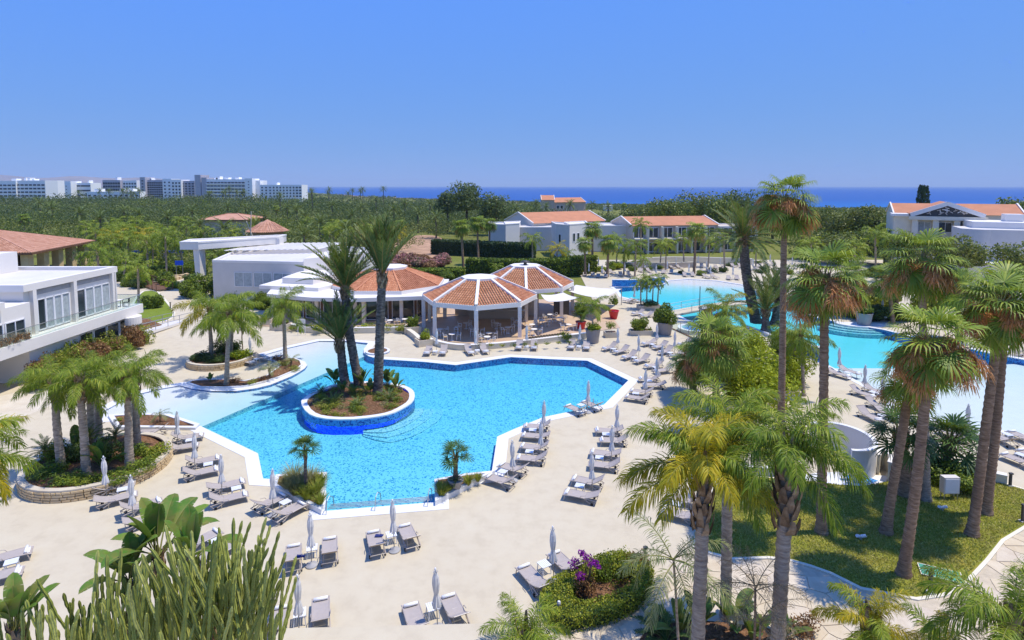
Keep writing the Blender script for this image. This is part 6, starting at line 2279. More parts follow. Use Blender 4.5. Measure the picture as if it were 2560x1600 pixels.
hotel('mauve grey hotel with dense balconies and white penthouse', 362, 406, 450, YH + 34, 7, 8, M['mauvewall'], win=(.8, .55), roofbits=2)
hotel('slim white hotel with small square windows', 406, 428, 447, YH + 20, 5, 2, M['hotelwhite'], win=(.35, .4))
hotel('white hotel with paired balconies next to the slim one', 428, 452, 449, YH + 10, 5, 3, M['hotelwhite'], win=(.5, .5))
hotel('purple grey hotel stub with stacked balconies', 452, 486, 452, YH + 14, 6, 4, M['mauvewall'], win=(.55, .5))
hotel('tall windowless mauve stair tower of the big hotel', 486, 501, 437, YH - 8, 1, 1, M['mauvewall'], win=(.05, .02))
hotel('second shorter mauve stair tower of the big hotel', 503, 516, 444, YH - 10, 1, 1, M['mauvewall'], win=(.05, .02))
hotel('big white hotel with five dark window bands', 516, 612, 448, YH - 14, 5, 11, M['hotelwhite'], win=(.82, .42), roofbits=4, top=.10, band=True)
hotel('plain white end block of the big hotel', 612, 630, 446, YH - 18, 6, 1, M['hotelwhite'], win=(.15, .25))
hotel('sloping cream annex beside the big hotel', 630, 650, 451, YH - 10, 1, 1, M['hotelwhite'], win=(.05, .02))
hotel('low cream hotel with few balconies in the middle', 650, 680, 462, YH - 20, 4, 3, M['hotelwhite'], win=(.35, .45))
hotel('white stepped hotel nearest the sea with deep balconies', 680, 738, 462, YH - 24, 4, 7, M['hotelwhite'], win=(.4, .5), roofbits=1)
hotel('bright white end of the stepped hotel facing the sea', 738, 754, 462, YH - 26, 4, 2, M['hotelwhite'], win=(.6, .5))
hotel('long low white building before the glass fronted hotels', 217, 348, 479, YH - 60, 1, 10, M['hotelwhite'], win=(.5, .4), depth=10, roofbits=4, top=.35)

# ------------------------------------------------------------------ hotel roof edge below the camera
rf = empty('terrace_roof', (-3, 13, 0), 0, 'plain cream roof edge at the bottom of the view', 'roof')
a, b = G(700, 1571, 4.0), G(1300, 1556, 4.0)
q = ccw([(a.x, a.y), (b.x, b.y), (b.x, 9), (a.x, 9)])
mb = MB(); mb.prism(q, 3.6, 4.0); child(mb, 'slab', M['deck'], rf)
for x in (a.x + .3, b.x - .3):
    mb = MB(); mb.box(x - .15, x + .15, a.y - 1.2, a.y - .9, 0, 3.6); child(mb, 'post', M['hotelwhite'], rf)
# ================================================================== smaller fixed things
# footbridge over the lagoon
fb = empty('footbridge', G(1780, 775), 0, 'pale low footbridge with steel rails crossing the lagoon', 'bridge')
A_, B_ = G(1672, 786), G(1990, 752)
d = (B_ - A_).normalized(); s_ = Vector((-d.y, d.x, 0))
n = 16
V = []
for i in range(n + 1):
    u = i / n
    p = A_.lerp(B_, u); z = 0.12 + 0.55 * math.sin(math.pi * u)
    for o in (-1.1, 1.1):
        V.append((p.x + s_.x * o, p.y + s_.y * o, z)); V.append((p.x + s_.x * o, p.y + s_.y * o, z - .22))
F = []
for i in range(n):
    k = i * 4; j = k + 4
    F += [(k, k + 2, j + 2, j), (k + 1, j + 1, j + 3, k + 3), (k, j, j + 1, k + 1), (k + 2, k + 3, j + 3, j + 2)]
mb = MB(); mb.add(V, F); child(mb, 'bridge_deck', M['deck'], fb)
for o in (-1.05, 1.05):
    for h in (0.95, 0.5):
        mb = MB(); mb.tube([(A_.lerp(B_, i / n).x + s_.x * o, A_.lerp(B_, i / n).y + s_.y * o, 0.12 + 0.55 * math.sin(math.pi * i / n) + h) for i in range(n + 1)], 0.03, 6); child(mb, 'handrail', M['steel'], fb)
    for i in range(0, n + 1, 2):
        p = A_.lerp(B_, i / n); z = 0.12 + 0.55 * math.sin(math.pi * i / n)
        mb = MB(); mb.bar((p.x + s_.x * o, p.y + s_.y * o, z), (p.x + s_.x * o, p.y + s_.y * o, z + .95), .05); child(mb, 'rail_post', M['steel'], fb)

# whirlpool tub
wp = empty('whirlpool_tub', G(1738, 828), 0, 'small round white whirlpool tub beside the stone chimney pillar', 'tub')
c = G(1738, 828)
mb = MB(); slab_ring(mb, circle(c, 2.0, 32), circle(c, 1.55, 32), 0.0, 0.45); child(mb, 'rim', M['coping'], wp)
mb = MB(); mb.add(*sheet([circle(c, 1.55, 32)], [], 0.30)); child(mb, 'water', m_plain('whirlpool_water', (0.12, 0.42, 0.52), 0.1, 0.5, 0.2, 2), wp)
mb = MB(); mb.lathe([(1.2, 0.305), (1.0, 0.31)], 24, (c.x, c.y, 0)); child(mb, 'bench', M['mosaicdark'], wp)
# glass screen by the whirlpool
gs = empty('glass_screen', G(1700, 838), 0, 'clear glass screen panels in front of the whirlpool tub', 'screen')
a, b = G(1680, 822), G(1742, 850)
for k in range(3):
    p, q = a.lerp(b, k / 3 + .02), a.lerp(b, (k + 1) / 3 - .02)
    mb = MB(); mb.bar((p.x, p.y, 0.6), (q.x, q.y, 0.6), 0.03, 1.1); child(mb, 'glass_panel', M['balglass'], gs)
    mb = MB(); mb.bar((p.x, p.y, 0), (p.x, p.y, 1.2), 0.05); child(mb, 'rail_post', M['steel'], gs)
mb = MB(); mb.bar((a.x, a.y, 0.03), (b.x, b.y, 0.03), 0.25, 0.06); child(mb, 'base_rail', M['timber'], gs)
# stone pillar
pl = empty('stone_pillar', G(1763, 852), 0, 'square brown stone pillar with slab cap among the palms', 'pillar')
c = G(1765, 852)
zt = AT(1765, 775, c.y).z
rng = np.random.default_rng(9)
mb = MB(); mb.box(c.x - .44, c.x + .44, c.y - .44, c.y + .44, 0, zt); child(mb, 'core', M['mortar'], pl)
rows = 12
for r_ in range(rows):
    z0, z1 = zt * r_ / rows + .015, zt * (r_ + 1) / rows - .015
    sp_ = rng.uniform(-.15, .15)
    for x0, x1 in ((-.46, sp_ - .01), (sp_ + .01, .46)):
        mb = MB(); mb.box(c.x + x0, c.x + x1, c.y - .49, c.y - .4, z0, z1); child(mb, 'stone', M['stone'], pl)
    mb = MB(); mb.box(c.x + .4, c.x + .49, c.y - .46, c.y + .46, z0, z1); child(mb, 'stone', M['stone'], pl)
mb = MB(); mb.box(c.x - .7, c.x + .7, c.y - .7, c.y + .7, zt, zt + .28); child(mb, 'cap', M['concrete'], pl)
# thin mast
ms = empty('mast', G(1749, 830), 0, 'thin dark mast standing beside the stone pillar', 'mast')
c = G(1747, 845)
mb = MB(); mb.tube([(c.x, c.y, 0), (c.x, c.y, AT(1751, 716, c.y).z)], 0.045, 8); child(mb, 'pole', M['darkmetal'], ms)
mb = MB(); mb.lathe([(0.14, 0), (0.14, .04), (.05, .08)], 12, (c.x, c.y, 0)); child(mb, 'base', M['darkmetal'], ms)

# white shower enclosure and garden walls by the lawn
sh = empty('shower_wall', G(2095, 1165), 0, 'white curved shower wall open to one side beside the lawn', 'wall')
c = G(2098, 1160)
arc = [(c.x + 1.75 * math.cos(R(a)), c.y + 1.75 * math.sin(R(a)) * 1.15) for a in np.linspace(-105, 120, 30)]
mb = MB(); mb.prism(ring_path(arc, 0.16), 0, 1.75); child(mb, 'wall_body', M['white'], sh)
mb = MB(); mb.prism(ring_path(arc, 0.26), 1.75, 1.83); child(mb, 'wall_cap', M['coping'], sh)
mb = MB(); mb.tube([(c.x - .3, c.y + .9, 0), (c.x - .3, c.y + .9, 2.2), (c.x - .2, c.y + .6, 2.3)], 0.03, 8); child(mb, 'shower_pipe', M['steel'], sh)
apron = smooth_closed(GP([(1985, 1195), (2070, 1180), (2180, 1190), (2222, 1192), (2210, 1210), (2150, 1218), (2070, 1212)]), 1)
flat('shower_apron', [apron], [], 0.065, M['coping'], kind='structure')
mb = MB(); mb.prism(GP([(2110, 1192), (2150, 1188), (2196, 1205), (2170, 1213), (2130, 1210)]), 0.06, 0.075); tag(mb.build('blue_floor', M['mosaicdark']), kind='structure')
low_wall([(2194, 1186), (2198, 1168), (2215, 1172), (2228, 1190), (2222, 1206)], 1.15, 0.14, 'short cream curved wall end beside the shower', M['cream'], M['white'])
low_wall([(2215, 1166), (2280, 1168), (2360, 1180), (2438, 1195), (2516, 1212)], 0.55, 0.3, 'low cream garden wall at the back of the lawn', M['cream'], M['white'])
low_wall([(1850, 1186), (1920, 1190), (1990, 1194)], 0.5, 0.25, 'low cream wall under the drooping palm crowns', M['cream'], M['white'])

def bollard(px, py, label, h=0.75):
    c = G(px, py, 0.05)
    o = empty('bollard_light', c, 0, label, 'bollard', 'bollard lights')
    mb = MB(); mb.box(-.13, .13, -.13, .13, 0, .05); mb.build('base', M['concrete'], o)
    mb = MB(); mb.box(-.055, .055, -.055, .055, .05, h); mb.build('post', M['darkmetal'], o)
    mb = MB(); mb.box(-.075, .11, -.075, .075, h, h + .07); mb.build('lamp_head', M['darkmetal'], o)
bollard(2325, 1482, 'dark square bollard light on the lawn edge by the green hatch', 0.85)
bollard(2525, 1215, 'dark bollard light at the end of the low garden wall', 0.7)
bollard(2556, 1304, 'dark bollard light at the picture side by the path', 0.85)
bollard(426, 771, 'small bollard light on the green lawn rim', 0.8)
bollard(1612, 1408, 'slim bollard light behind the round flower hedge', 0.7)
bo = empty('post_light', G(1397, 1548), 0, 'pale cylindrical post light at the corner of the flower hedge', 'bollard', 'bollard lights')
mb = MB(); mb.lathe([(.07, 0), (.07, .62), (.075, .63), (.075, .7), (.05, .72)], 14); mb.build('post', M['concrete'], bo, True)
mb = MB(); mb.lathe([(.05, .72), (.06, .74), (.03, .76)], 14); mb.build('lamp_head', M['whitealu'], bo, True)
# hatch in the lawn
hc = empty('ground_hatch', G(2352, 1434, 0.11), R(-25), 'green painted ground hatch set in the lawn', 'hatch')
mb = MB(); mb.box(-.75, .75, -.38, .38, 0.0, .025); mb.build('lid', m_plain('green_hatch_paint', (0.07, 0.30, 0.20), .6, .3, .08, 3), hc)
mb = MB(); slab_ring(mb, [(-.79, -.42), (.79, -.42), (.79, .42), (-.79, .42)], [(-.76, -.39), (.76, -.39), (.76, .39), (-.76, .39)], 0, .03); mb.build('frame', M['cream'], hc)
# metal cabinet
cb = empty('utility_cabinet', G(2372, 1246, .05), 0, 'pale metal cabinet on legs in front of the shrubs', 'cabinet')
mb = MB(); mb.box(-.42, .42, -.18, .18, .35, 1.25); mb.build('body', M['greyshadewall'], cb)
mb = MB(); mb.box(-.36, .36, -.2, -.18, .42, 1.18); mb.build('door', M['whitealu'], cb)
for x in (-.36, .36):
    for y in (-.13, .13):
        mb = MB(); mb.bar((x, y, 0), (x, y, .36), .04); mb.build('leg', M['steel'], cb)
# lawn spotlights
for px, py, w in ((2150, 1347, 'in the middle of the lawn'), (2354, 1274, 'near the metal cabinet')):
    o = empty('lawn_spotlight', G(px, py, .05), 0, 'small pale lawn spotlight pair ' + w, 'spotlight', 'lawn spotlights')
    mb = MB(); mb.lathe([(.1, 0), (.1, .03), (.03, .05), (.03, .12)], 12); mb.build('base', M['concrete'], o)
    for s in (-1, 1):
        mb = MB(); mb.tube([(s * .05, 0, .13), (s * .22, -.1, .22)], .075, 10); mb.build('lamp', M['whitealu'], o)

# pool ladders and entry rail
pr = empty('pool_rail', G(940, 1270), 0, 'steel entry rails and bars along the near pool edge', 'rail')
a, b = G(818, 1274), G(1080, 1253)
for k in range(4):
    z = -0.06 - .015 * k
    o = Vector((0, .16 * k + .1, 0))
    mb = MB(); mb.tube([a + o + Vector((0, 0, z + .05)), b + o + Vector((0, 0, z + .05))], .022, 6); child(mb, 'bar', M['steel'], pr)
for u in (0.02, .47, .97):
    p = a.lerp(b, u)
    mb = MB(); mb.tube([(p.x, p.y - .55, 0.0), (p.x + .05, p.y - .5, .75), (p.x + .08, p.y - .2, .85), (p.x + .1, p.y + .35, .5), (p.x + .1, p.y + .5, -.1)], .022, 6); child(mb, 'handrail', M['steel'], pr)
lad = empty('pool_ladder', G(1470, 985), 0, 'small steel ladder in the water by the pool bend', 'ladder')
c = G(1474, 1018)
for s in (-.25, .25):
    mb = MB(); mb.tube([(c.x + s, c.y - .6, 0), (c.x + s, c.y - .5, .7), (c.x + s, c.y - .1, .75), (c.x + s, c.y + .1, -.5)], .022, 6); child(mb, 'rail', M['steel'], lad)
for k in range(2):
    mb = MB(); mb.bar((c.x - .25, c.y + .05, -.05 - .2 * k), (c.x + .25, c.y + .05, -.05 - .2 * k), .05); child(mb, 'rung', M['steel'], lad)

# pots
def pot(name, px, py, r0, r1, h, mat, label, z=0.0):
    o = empty(name, G(px, py, z), 0, label, 'pot')
    mb = MB(); mb.lathe([(r0, 0), (r1, h * .94), (r1 * 1.06, h * .95), (r1 * 1.06, h), (r1 * .92, h), (r1 * .9, h * .9)], 24); mb.build('body', mat, o, False)
    mb = MB(); mb.lathe([(r1 * .9, h * .88), (0.01, h * .9)], 24); mb.build('soil', M['soil'], o)
    return G(px, py, z) + Vector((0, 0, h * .9))
POTS = {}
POTS['big'] = pot('large_pot', 1482, 856, .62, .80, 1.5, M['potgrey'], 'large tapered grey pot at the pavilion wall end')
POTS['big2'] = pot('large_pot', 1662, 836, .68, .85, 1.45, M['potgrey'], 'large tapered grey pot with bushy palm by the stone trough')
POTS['big3'] = pot('large_pot', 2160, 812, .70, .9, 1.5, M['potgrey'], 'large dark grey pot beside the lagoon steps')
POTS['red1'] = pot('red_pot', 1452, 823, .42, .62, .95, M['potred'], 'bright red pot in front of the shade sail')
POTS['red2'] = pot('red_pot', 1534, 797, .42, .66, 1.1, M['potred'], 'bright red pot with small round tree by the shade sail post')
POTS['palm'] = pot('round_pot', 1139, 1222, .26, .42, .55, M['potgrey'], 'grey round pot with the small palm in the near pool bed', .2)
def trough(px, w, d_, h, rz, label):
    c = G(px[0], px[1])
    o = empty('stone_trough', c, rz, label, 'trough')
    out = [(-w / 2, -d_ / 2), (w / 2, -d_ / 2), (w / 2, d_ / 2), (-w / 2, d_ / 2)]
    mb = MB(); slab_ring(mb, out, offset(out, -.12), 0, h); mb.build('body', M['stonepale'], o)
    mb = MB(); mb.add(*sheet([offset(out, -.11)], [], h - .1)); mb.build('soil', M['soil'], o)
    return c + Vector((0, 0, h - .1))
TR = {}
TR['bush'] = trough((1602, 836), 2.6, 1.1, .55, 0.0, 'pale stone trough with the round green bush')
TR['a'] = trough((1526, 842), 1.4, 1.0, .6, 0.1, 'pale stone trough with small tree beside the grey pot')
TR['b'] = trough((1064, 862), 2.0, 1.4, .7, 0.5, 'pale stone trough with round shrub at the pavilion corner')
TR['c'] = trough((1031, 832), 1.9, 1.2, .8, 0.3, 'pale stone trough with green shrub on the stepped wall')
TR['d'] = trough((662, 812), 1.9, 1.3, .75, 0.1, 'pale stone trough of dark soil near the timber kitchen')
TR['e'] = trough((703, 824), 2.2, 1.3, .8, -0.2, 'pale stone trough behind the lone slim palm')
TR['f'] = trough((1622, 773), 3.2, 1.2, .6, 0.0, 'stone trough with tall palms at the lagoon edge')
# menu board and notice panels
mbd = empty('menu_board', G(754, 838), 0.2, 'small white notice board standing at the low wall', 'sign')
mb = MB(); mb.box(-.45, .45, -.03, .03, .7, 1.9); mb.build('panel', M['white'], mbd)
for x in (-.4, .4):
    mb = MB(); mb.bar((x, 0, 0), (x, 0, .72), .05); mb.build('leg', M['whitealu'], mbd)
mb = MB(); mb.box(-.34, .34, -.04, -.031, 1.35, 1.75); mb.build('notice', M['canvas'], mbd)
bp_ = empty('blue_panel', AT(448, 663, 108), 0, 'bright blue panel among the shrubs beyond the green lawn', 'panel')
mb = MB(); mb.box(-.75, .75, -.05, .05, 0, .85); mb.build('face', M['bluemat'], bp_)
for x in (-.6, .6):
    mb = MB(); mb.bar((x, .06, -4), (x, .06, .7), .08); mb.build('post', M['steel'], bp_)
bf = empty('play_fence', AT(330, 627, 135), 0, 'long low fence with blue top rail between the far palms', 'fence')
for k in range(12):
    mb = MB(); x = k * 1.0; mb.box(x, x + .9, 0, .08, -2.2, -.5); mb.build('board', M['stonepale'], bf)
mb = MB(); mb.box(-.5, 12.5, -.03, .1, -.5, 0.05); mb.build('top_rail', M['bluemat'], bf)
# walking bridge by the green lawn
wb = empty('wooden_walkway', G(380, 716), 0, 'brown wooden walkway with rails behind the green lawn', 'walkway')
a, b = G(352, 706), G(412, 728)
dirv = (b - a).normalized(); sv = Vector((-dirv.y, dirv.x, 0))
n = 26
for k in range(n):
    p = a.lerp(b, k / n)
    mb = MB(); mb.bar(p - sv * 1.2 + Vector((0, 0, .3)), p + sv * 1.2 + Vector((0, 0, .3)), (b - a).length / n * .85, .06); child(mb, 'plank', M['timber'], wb)
for o in (-1.2, 1.2):
    mb = MB(); mb.bar(a + sv * o + Vector((0, 0, 1.3)), b + sv * o + Vector((0, 0, 1.3)), .07); child(mb, 'handrail', M['timber'], wb)
    for k in range(7):
        p = a.lerp(b, k / 6) + sv * o
        mb = MB(); mb.bar(p, p + Vector((0, 0, 1.3)), .08); child(mb, 'rail_post', M['timber'], wb)
# rough stone edging on the bank
rng = np.random.default_rng(12)
for k in range(22):
    u = k / 21
    p = G(408 + 85 * u + rng.normal(0, 2), 706 - 24 * u + rng.normal(0, 2), .1)
    mb = MB()
    q = [(rng.uniform(.35, .7) * math.cos(a), rng.uniform(.35, .6) * math.sin(a)) for a in np.linspace(0, 6.28, 7)[:-1]]
    mb.prism(q, -.2, rng.uniform(.3, .6))
    o = mb.build('boulder', M['stone'], None, False, (p.x, p.y, p.z), 0)
    tag(o, 'rough pale boulder edging the bank below the blue panel', 'boulder', 'boulders edging the bank')
# leaning bamboo poles by the tower
for k, (x0, y0, x1, y1, w) in enumerate(((616, 553, 633, 594, 'leaning'), (628, 528, 627, 585, 'upright'))):
    a, b = AT(x0, y0, 118), AT(x1, y1, 118)
    mb = MB(); mb.tube([(a.x, 118, a.z), (b.x, 118, b.z), (b.x + (b.x - a.x) * .6, 118, 0)], .09, 7)
    tag(mb.build('bare_pole', M['stonepale']), 'pale bare %s pole beside the round stone tower' % w, 'pole')

# bistro sets
bistro(1130, 851, 0.2, 'beside the front post')
bistro(1222, 848, 0.4, 'behind the front post')
bistro(1218, 858, 2.6, 'closest to the front wall')
bistro(1335, 838, 0.3, 'outside the pavilion corner')
bistro(1330, 826, 1.2, 'at the pavilion side')
bistro(1422, 826, 0.1, 'below the potted palm')
bistro(1270, 833, 0.9, 'in shade near the bar')
bistro(1145, 832, 1.4, 'deep in shade')
bistro(1375, 800, 0.5, 'under the first shade sail')
bistro(1012, 812, 0.2, 'under the flat canopy')
bistro(1240, 822, 2.0, 'nearest the bar counter')
for k, (x, y, a, w) in enumerate(((1100, 838, .5, 'beside the corner trough'), (1165, 822, 1.1, 'in the back row of the pavilion'), (1295, 815, .3, 'behind the side post'), (1355, 815, 1.7, 'beneath the sail edge'), (1400, 808, .8, 'under the larger sail'), (975, 815, .4, 'beneath the flat canopy rim'), (1190, 838, 2.2, 'in the middle of the floor'))):
    bistro(x, y, a, w, n=3)
# ================================================================== palms
def col_at(basepx, toppx, z=0.0, dY=0.0):
    b = G(basepx[0], basepx[1], z)
    return b, AT(toppx[0], toppx[1], b.y + dY)

GQ = 'palms in the round stone planter'
QP = dict(booth=1.3, bootr=1.35, r0=0.24, r1=0.17, tmat='trunkgrey', flare=1.2, n=14, e=(78, -22), scale=0.86)
for bp, tp, w in (((152, 1170), (134, 952), 'leaning outermost with the shaggy trunk top'),
                  ((216, 1187), (200, 952), 'trunk hung with a long frond'),
                  ((227, 1117), (226, 960), 'behind the others with a bulging brown trunk top'),
                  ((247, 1096), (240, 932), 'farthest back with a slim ringed trunk'),
                  ((325, 1169), (317, 948), 'in front with the smooth thick grey trunk'),
                  ((341, 1112), (338, 932), 'straight and tall on the pool side')):
    b, t = col_at(bp, tp, 0.5)
    palm('queen_palm', 'queen', b, t, 'feather palm in the round stone planter, ' + w, GQ, **QP)

for bp, tp, z, key, lab, sc in (((528, 893), (524, 776), 0.45, 'queenyellow', 'yellowing feather palm in the back stone planter', 1.25),
                                ((577, 887), (580, 790), 0.45, 'queen', 'green feather palm with dark trunk in the back stone planter', 1.15),
                                ((566, 960), (573, 786), 0.1, 'queen', 'grey trunked feather palm on the tongue of deck in the shallows', 1.3),
                                ((714, 899), (708, 768), 0.1, 'queen', 'lone slim feather palm at the head of the shallows', 1.2)):
    b, t = col_at(bp, tp, z)
    palm('queen_palm', key, b, t, lab, 'feather palms around the back of the pool', r0=0.2, r1=0.15, n=15, e=(78, -26), scale=sc, flare=1.3, mixkey=('queen', 0.6) if key == 'queenyellow' else None)

GI = 'date palms on the pool island'
for bp, tp, lab, n, e, sc, bow, dy in (((862, 968), (849, 856), 'shortest date palm on the pool island with fresh green fronds', 34, (87, 42), 1.05, -0.1, 0.2),
                                  ((898, 962), (862, 722), 'leaning tall date palm on the pool island with wide loose crown', 46, (87, 30), 1.2, 0.16, 0),
                                  ((944, 984), (955, 690), 'tallest straight date palm on the pool island with fronds held upright', 48, (89, 58), 1.25, 0.0, 0)):
    b, t = col_at(bp, tp, 0.42, dy)
    palm('date_palm', 'date', b, t, lab, GI, r0=0.36, r1=0.30, style='date', tmat='trunkdate', n=n, e=e, scale=sc, bow=bow, flare=1.15, bootr=1.15, booth=1.0)

# ---- tall palms by the lawn
GF = 'fan palms on the lawn'
FP = dict(r0=0.225, r1=0.185, tmat='trunkbrown', flare=1.55, n=32, e=(84, -66), scale=0.9, boots=True, bootr=1.1, booth=0.7, stalks=12)
for bp, tp, lab, kw in (((1952, 1088), (1962, 505), 'tallest fan palm, its crown rising above the sea horizon', dict(scale=1.02, r0=0.24, r1=0.18)),
                        ((2054, 1332), (2062, 700), 'fan palm with straight brown trunk and rust coloured hanging flower stalks', dict(scale=0.92, stalks=13)),
                        ((2259, 1438), (2328, 862), 'leaning fan palm with thick flared trunk nearest the path', dict(scale=0.9, stalks=13, bow=0.08)),
                        ((2214, 1332), (2276, 950), 'lower leaning fan palm beside the flared trunk', dict(scale=0.72, n=22, stalks=3)),
                        ((2428, 1337), (2500, 770), 'leaning palm of the close pair with the nearer trunk', dict(scale=0.88, stalks=10, bow=0.1)),
                        ((2465, 1284), (2520, 745), 'upright palm of the close pair with the farther trunk', dict(scale=0.85, stalks=8, bow=0.12)),
                        ((2315, 1250), (2305, 655), 'slim grey trunked fan palm behind the leaning one', dict(scale=0.92, stalks=11, r0=0.2, r1=0.17, tmat='trunkgrey'))):
    b, t = col_at(bp, tp, 0.05)
    d = dict(FP); d.update(kw)
    palm('fan_palm', 'fan', b, t, lab, GF, **d)

GS = 'low fan palms by the white wall'
b, t = col_at((2264, 1238), (2252, 1090), 0.05)
palm('low_fan_palm', 'fandark', b, t, 'dark low fan palm with swollen brown trunk in front of the shower wall', GS, r0=0.42, r1=0.26, tmat='trunkbrown', n=30, e=(84, -25), scale=1.45, flare=1.1, stalks=0)
b, t = col_at((2358, 1178), (2372, 1112), 0.05)
palm('low_fan_palm', 'fandark', b, t, 'dark low fan palm with spiky round crown behind the metal cabinet', GS, r0=0.26, r1=0.22, tmat='trunkbrown', style='date', n=34, e=(86, -35), scale=1.75, flare=1.1)

# ---- date palms by the lagoon
GD = 'date palms beside the lagoon'
b, t = col_at((1891, 806), (1857, 596), 0.0)
palm('date_palm', 'date', b, t, 'big leaning date palm in front of the lagoon with scaly trunk', GD, r0=0.62, r1=0.50, style='date', tmat='trunkdate', n=46, e=(84, -20), scale=1.45, bow=0.12, flare=1.1, booth=1.2)
b, t = col_at((1914, 826), (1914, 778), 0.0)
palm('date_palm', 'date', b, t, 'short bushy date palm at the foot of the big leaning one', GD, r0=0.40, r1=0.36, style='date', tmat='trunkdate', n=30, e=(86, 20), scale=1.35)
b, t = col_at((1934, 812), (1948, 745), 0.0)
palm('date_palm', 'date', b, t, 'middle sized leaning date palm behind the tallest fan palm', GD, r0=0.42, r1=0.36, style='date', tmat='trunkdate', n=30, e=(86, 10), scale=1.25)

# ---- nearest feather palms
GN = 'nearest feather palms by the path'
def near_palm(Y, toppx, key, lab, **kw):
    t = AT(toppx[0], toppx[1], Y)
    bx = kw.pop('basex', t.x)
    d = dict(r0=0.21, r1=0.185, tmat='trunkgrey', n=25, e=(82, -8), scale=0.9, flare=1.2, bootr=1.45, booth=2.0)
    d.update(kw)
    return palm('queen_palm', key, (bx, Y, 0.02), t, lab, GN, **d)
near_palm(16.4, (1758, 1172), 'queenyellow', 'yellow green feather palm with drooping crown and ringed trunk by the path', mixkey=('queen', 0.25), n=28)
b, t = col_at((1813, 1546), (1822, 1075))
palm('queen_palm', 'queen', b, t, 'feather palm on the slim trunk behind the yellow green one', GN, r0=0.22, r1=0.18, n=22, e=(82, -14), scale=0.98, flare=1.1, bootr=1.5, booth=2.2)
near_palm(15.6, (1970, 1128), 'queen', 'feather palm with frayed torn leaf bases beside the lawn path', n=25, scale=0.76, bootr=1.65, booth=2.4, basex=AT(1945, 1500, 15.6).x)
# the slender grey-green one with dead lower fronds
b = G(1700, 1660); t = AT(1684, 1400, b.y)
palm('young_palm', 'queengrey', b, t, 'slender young palm with wispy grey green fronds beside the flower bed', GN, r0=0.05, r1=0.04, n=11, e=(62, -30), scale=1.0, boots=False, flare=1.1)
for px, Y, key, n, sc, lab, e in (((1312, 1598), 16.0, 'queen', 17, 0.55, 'bright green feather palm crown at the bottom edge beside the roof', (80, -15)),
                              ((2175, 1565), 14.5, 'queenyellow', 18, 0.52, 'bright yellow green feather palm crown in front of the path', (82, -20)),
                              ((2530, 1560), 12.5, 'queen', 18, 0.72, 'dark green feather palm crown in the bottom corner', (80, -35)),
                              ((2350, 1655), 13.0, 'queenyellow', 16, 0.5, 'yellowish feather palm crown at the bottom edge near the corner', (82, 0)),
                              ((-75, 1150), 19.5, 'queenyellow', 18, 0.75, 'yellow green feather palm crown cut by the picture side near the stone planter', (80, -40)),
                              ((-120, 1150), 17.0, 'queen', 12, 0.8, 'feather palm beyond the picture side, its frond tips in view', (78, -40))):
    t = AT(px[0], px[1], Y)
    palm('queen_palm', key, (t.x + 0.1, Y, 0.0), t, lab, GN, r0=0.17, r1=0.14, n=n, e=e, scale=sc, bootr=1.4, booth=0.8, mixkey=('queen', 0.45) if key == 'queenyellow' else None)
for px, Y, sc in (((1888, 1470), 15.5, 0.9), ((1900, 1555), 15.0, 0.8)):
    t = AT(px[0], px[1], Y)
    palm('dry_palm', 'dry', (t.x, Y, 0.0), t, 'straw brown dried palm sprays standing beside the ringed trunk' if sc > .85 else 'lower straw brown dried palm sprays under the ringed trunk', GN, r0=0.05, r1=0.03, n=11, e=(80, -10), scale=sc, boots=False, tmat='trunkbrown', flare=1.0)
# ================================================================== planting near the pools
def at(px, py, z=0.0):
    return G(px, py, z)

# ---- island: strelitzia, cycads, low scrub
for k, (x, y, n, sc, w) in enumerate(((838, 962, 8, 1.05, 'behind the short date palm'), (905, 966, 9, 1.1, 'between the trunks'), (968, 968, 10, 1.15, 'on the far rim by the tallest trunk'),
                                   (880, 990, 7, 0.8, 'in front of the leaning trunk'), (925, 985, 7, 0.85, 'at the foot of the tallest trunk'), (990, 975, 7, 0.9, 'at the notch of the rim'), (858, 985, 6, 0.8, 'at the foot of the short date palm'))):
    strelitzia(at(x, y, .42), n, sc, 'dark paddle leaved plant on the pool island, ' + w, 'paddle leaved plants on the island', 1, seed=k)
for x, y, sc, w in ((803, 985, 1.0, 'at the shaded end'), (832, 1010, 1.0, 'above the front rim'), (972, 1000, 1.15, 'near the white notch'), (893, 1018, .9, 'in the middle of the front')):
    rosette('cycad', 'cycad', at(x, y, .42), 20, sc, 'dark spiky cycad on the pool island ' + w, 'cycads on the island', (78, -5))
rng = random.Random(2)
n_isl = 0
for k in range(110):
    x, y = rng.uniform(760, 1030), rng.uniform(965, 1042)
    p = at(x, y, .40)
    if inside((p.x, p.y), offset(ISLAND, -.75)) and not (905 < x < 960 and y > 1010):
        bush('low_shrub', p, rng.uniform(.3, .55), rng.uniform(.25, .5), 'low dry green shrub covering the soil of the pool island', rng.choice(['tuft', 'straw', 'tuft', 'hedge', 'shrub']), 'low shrubs on the island', 200, .05, k)

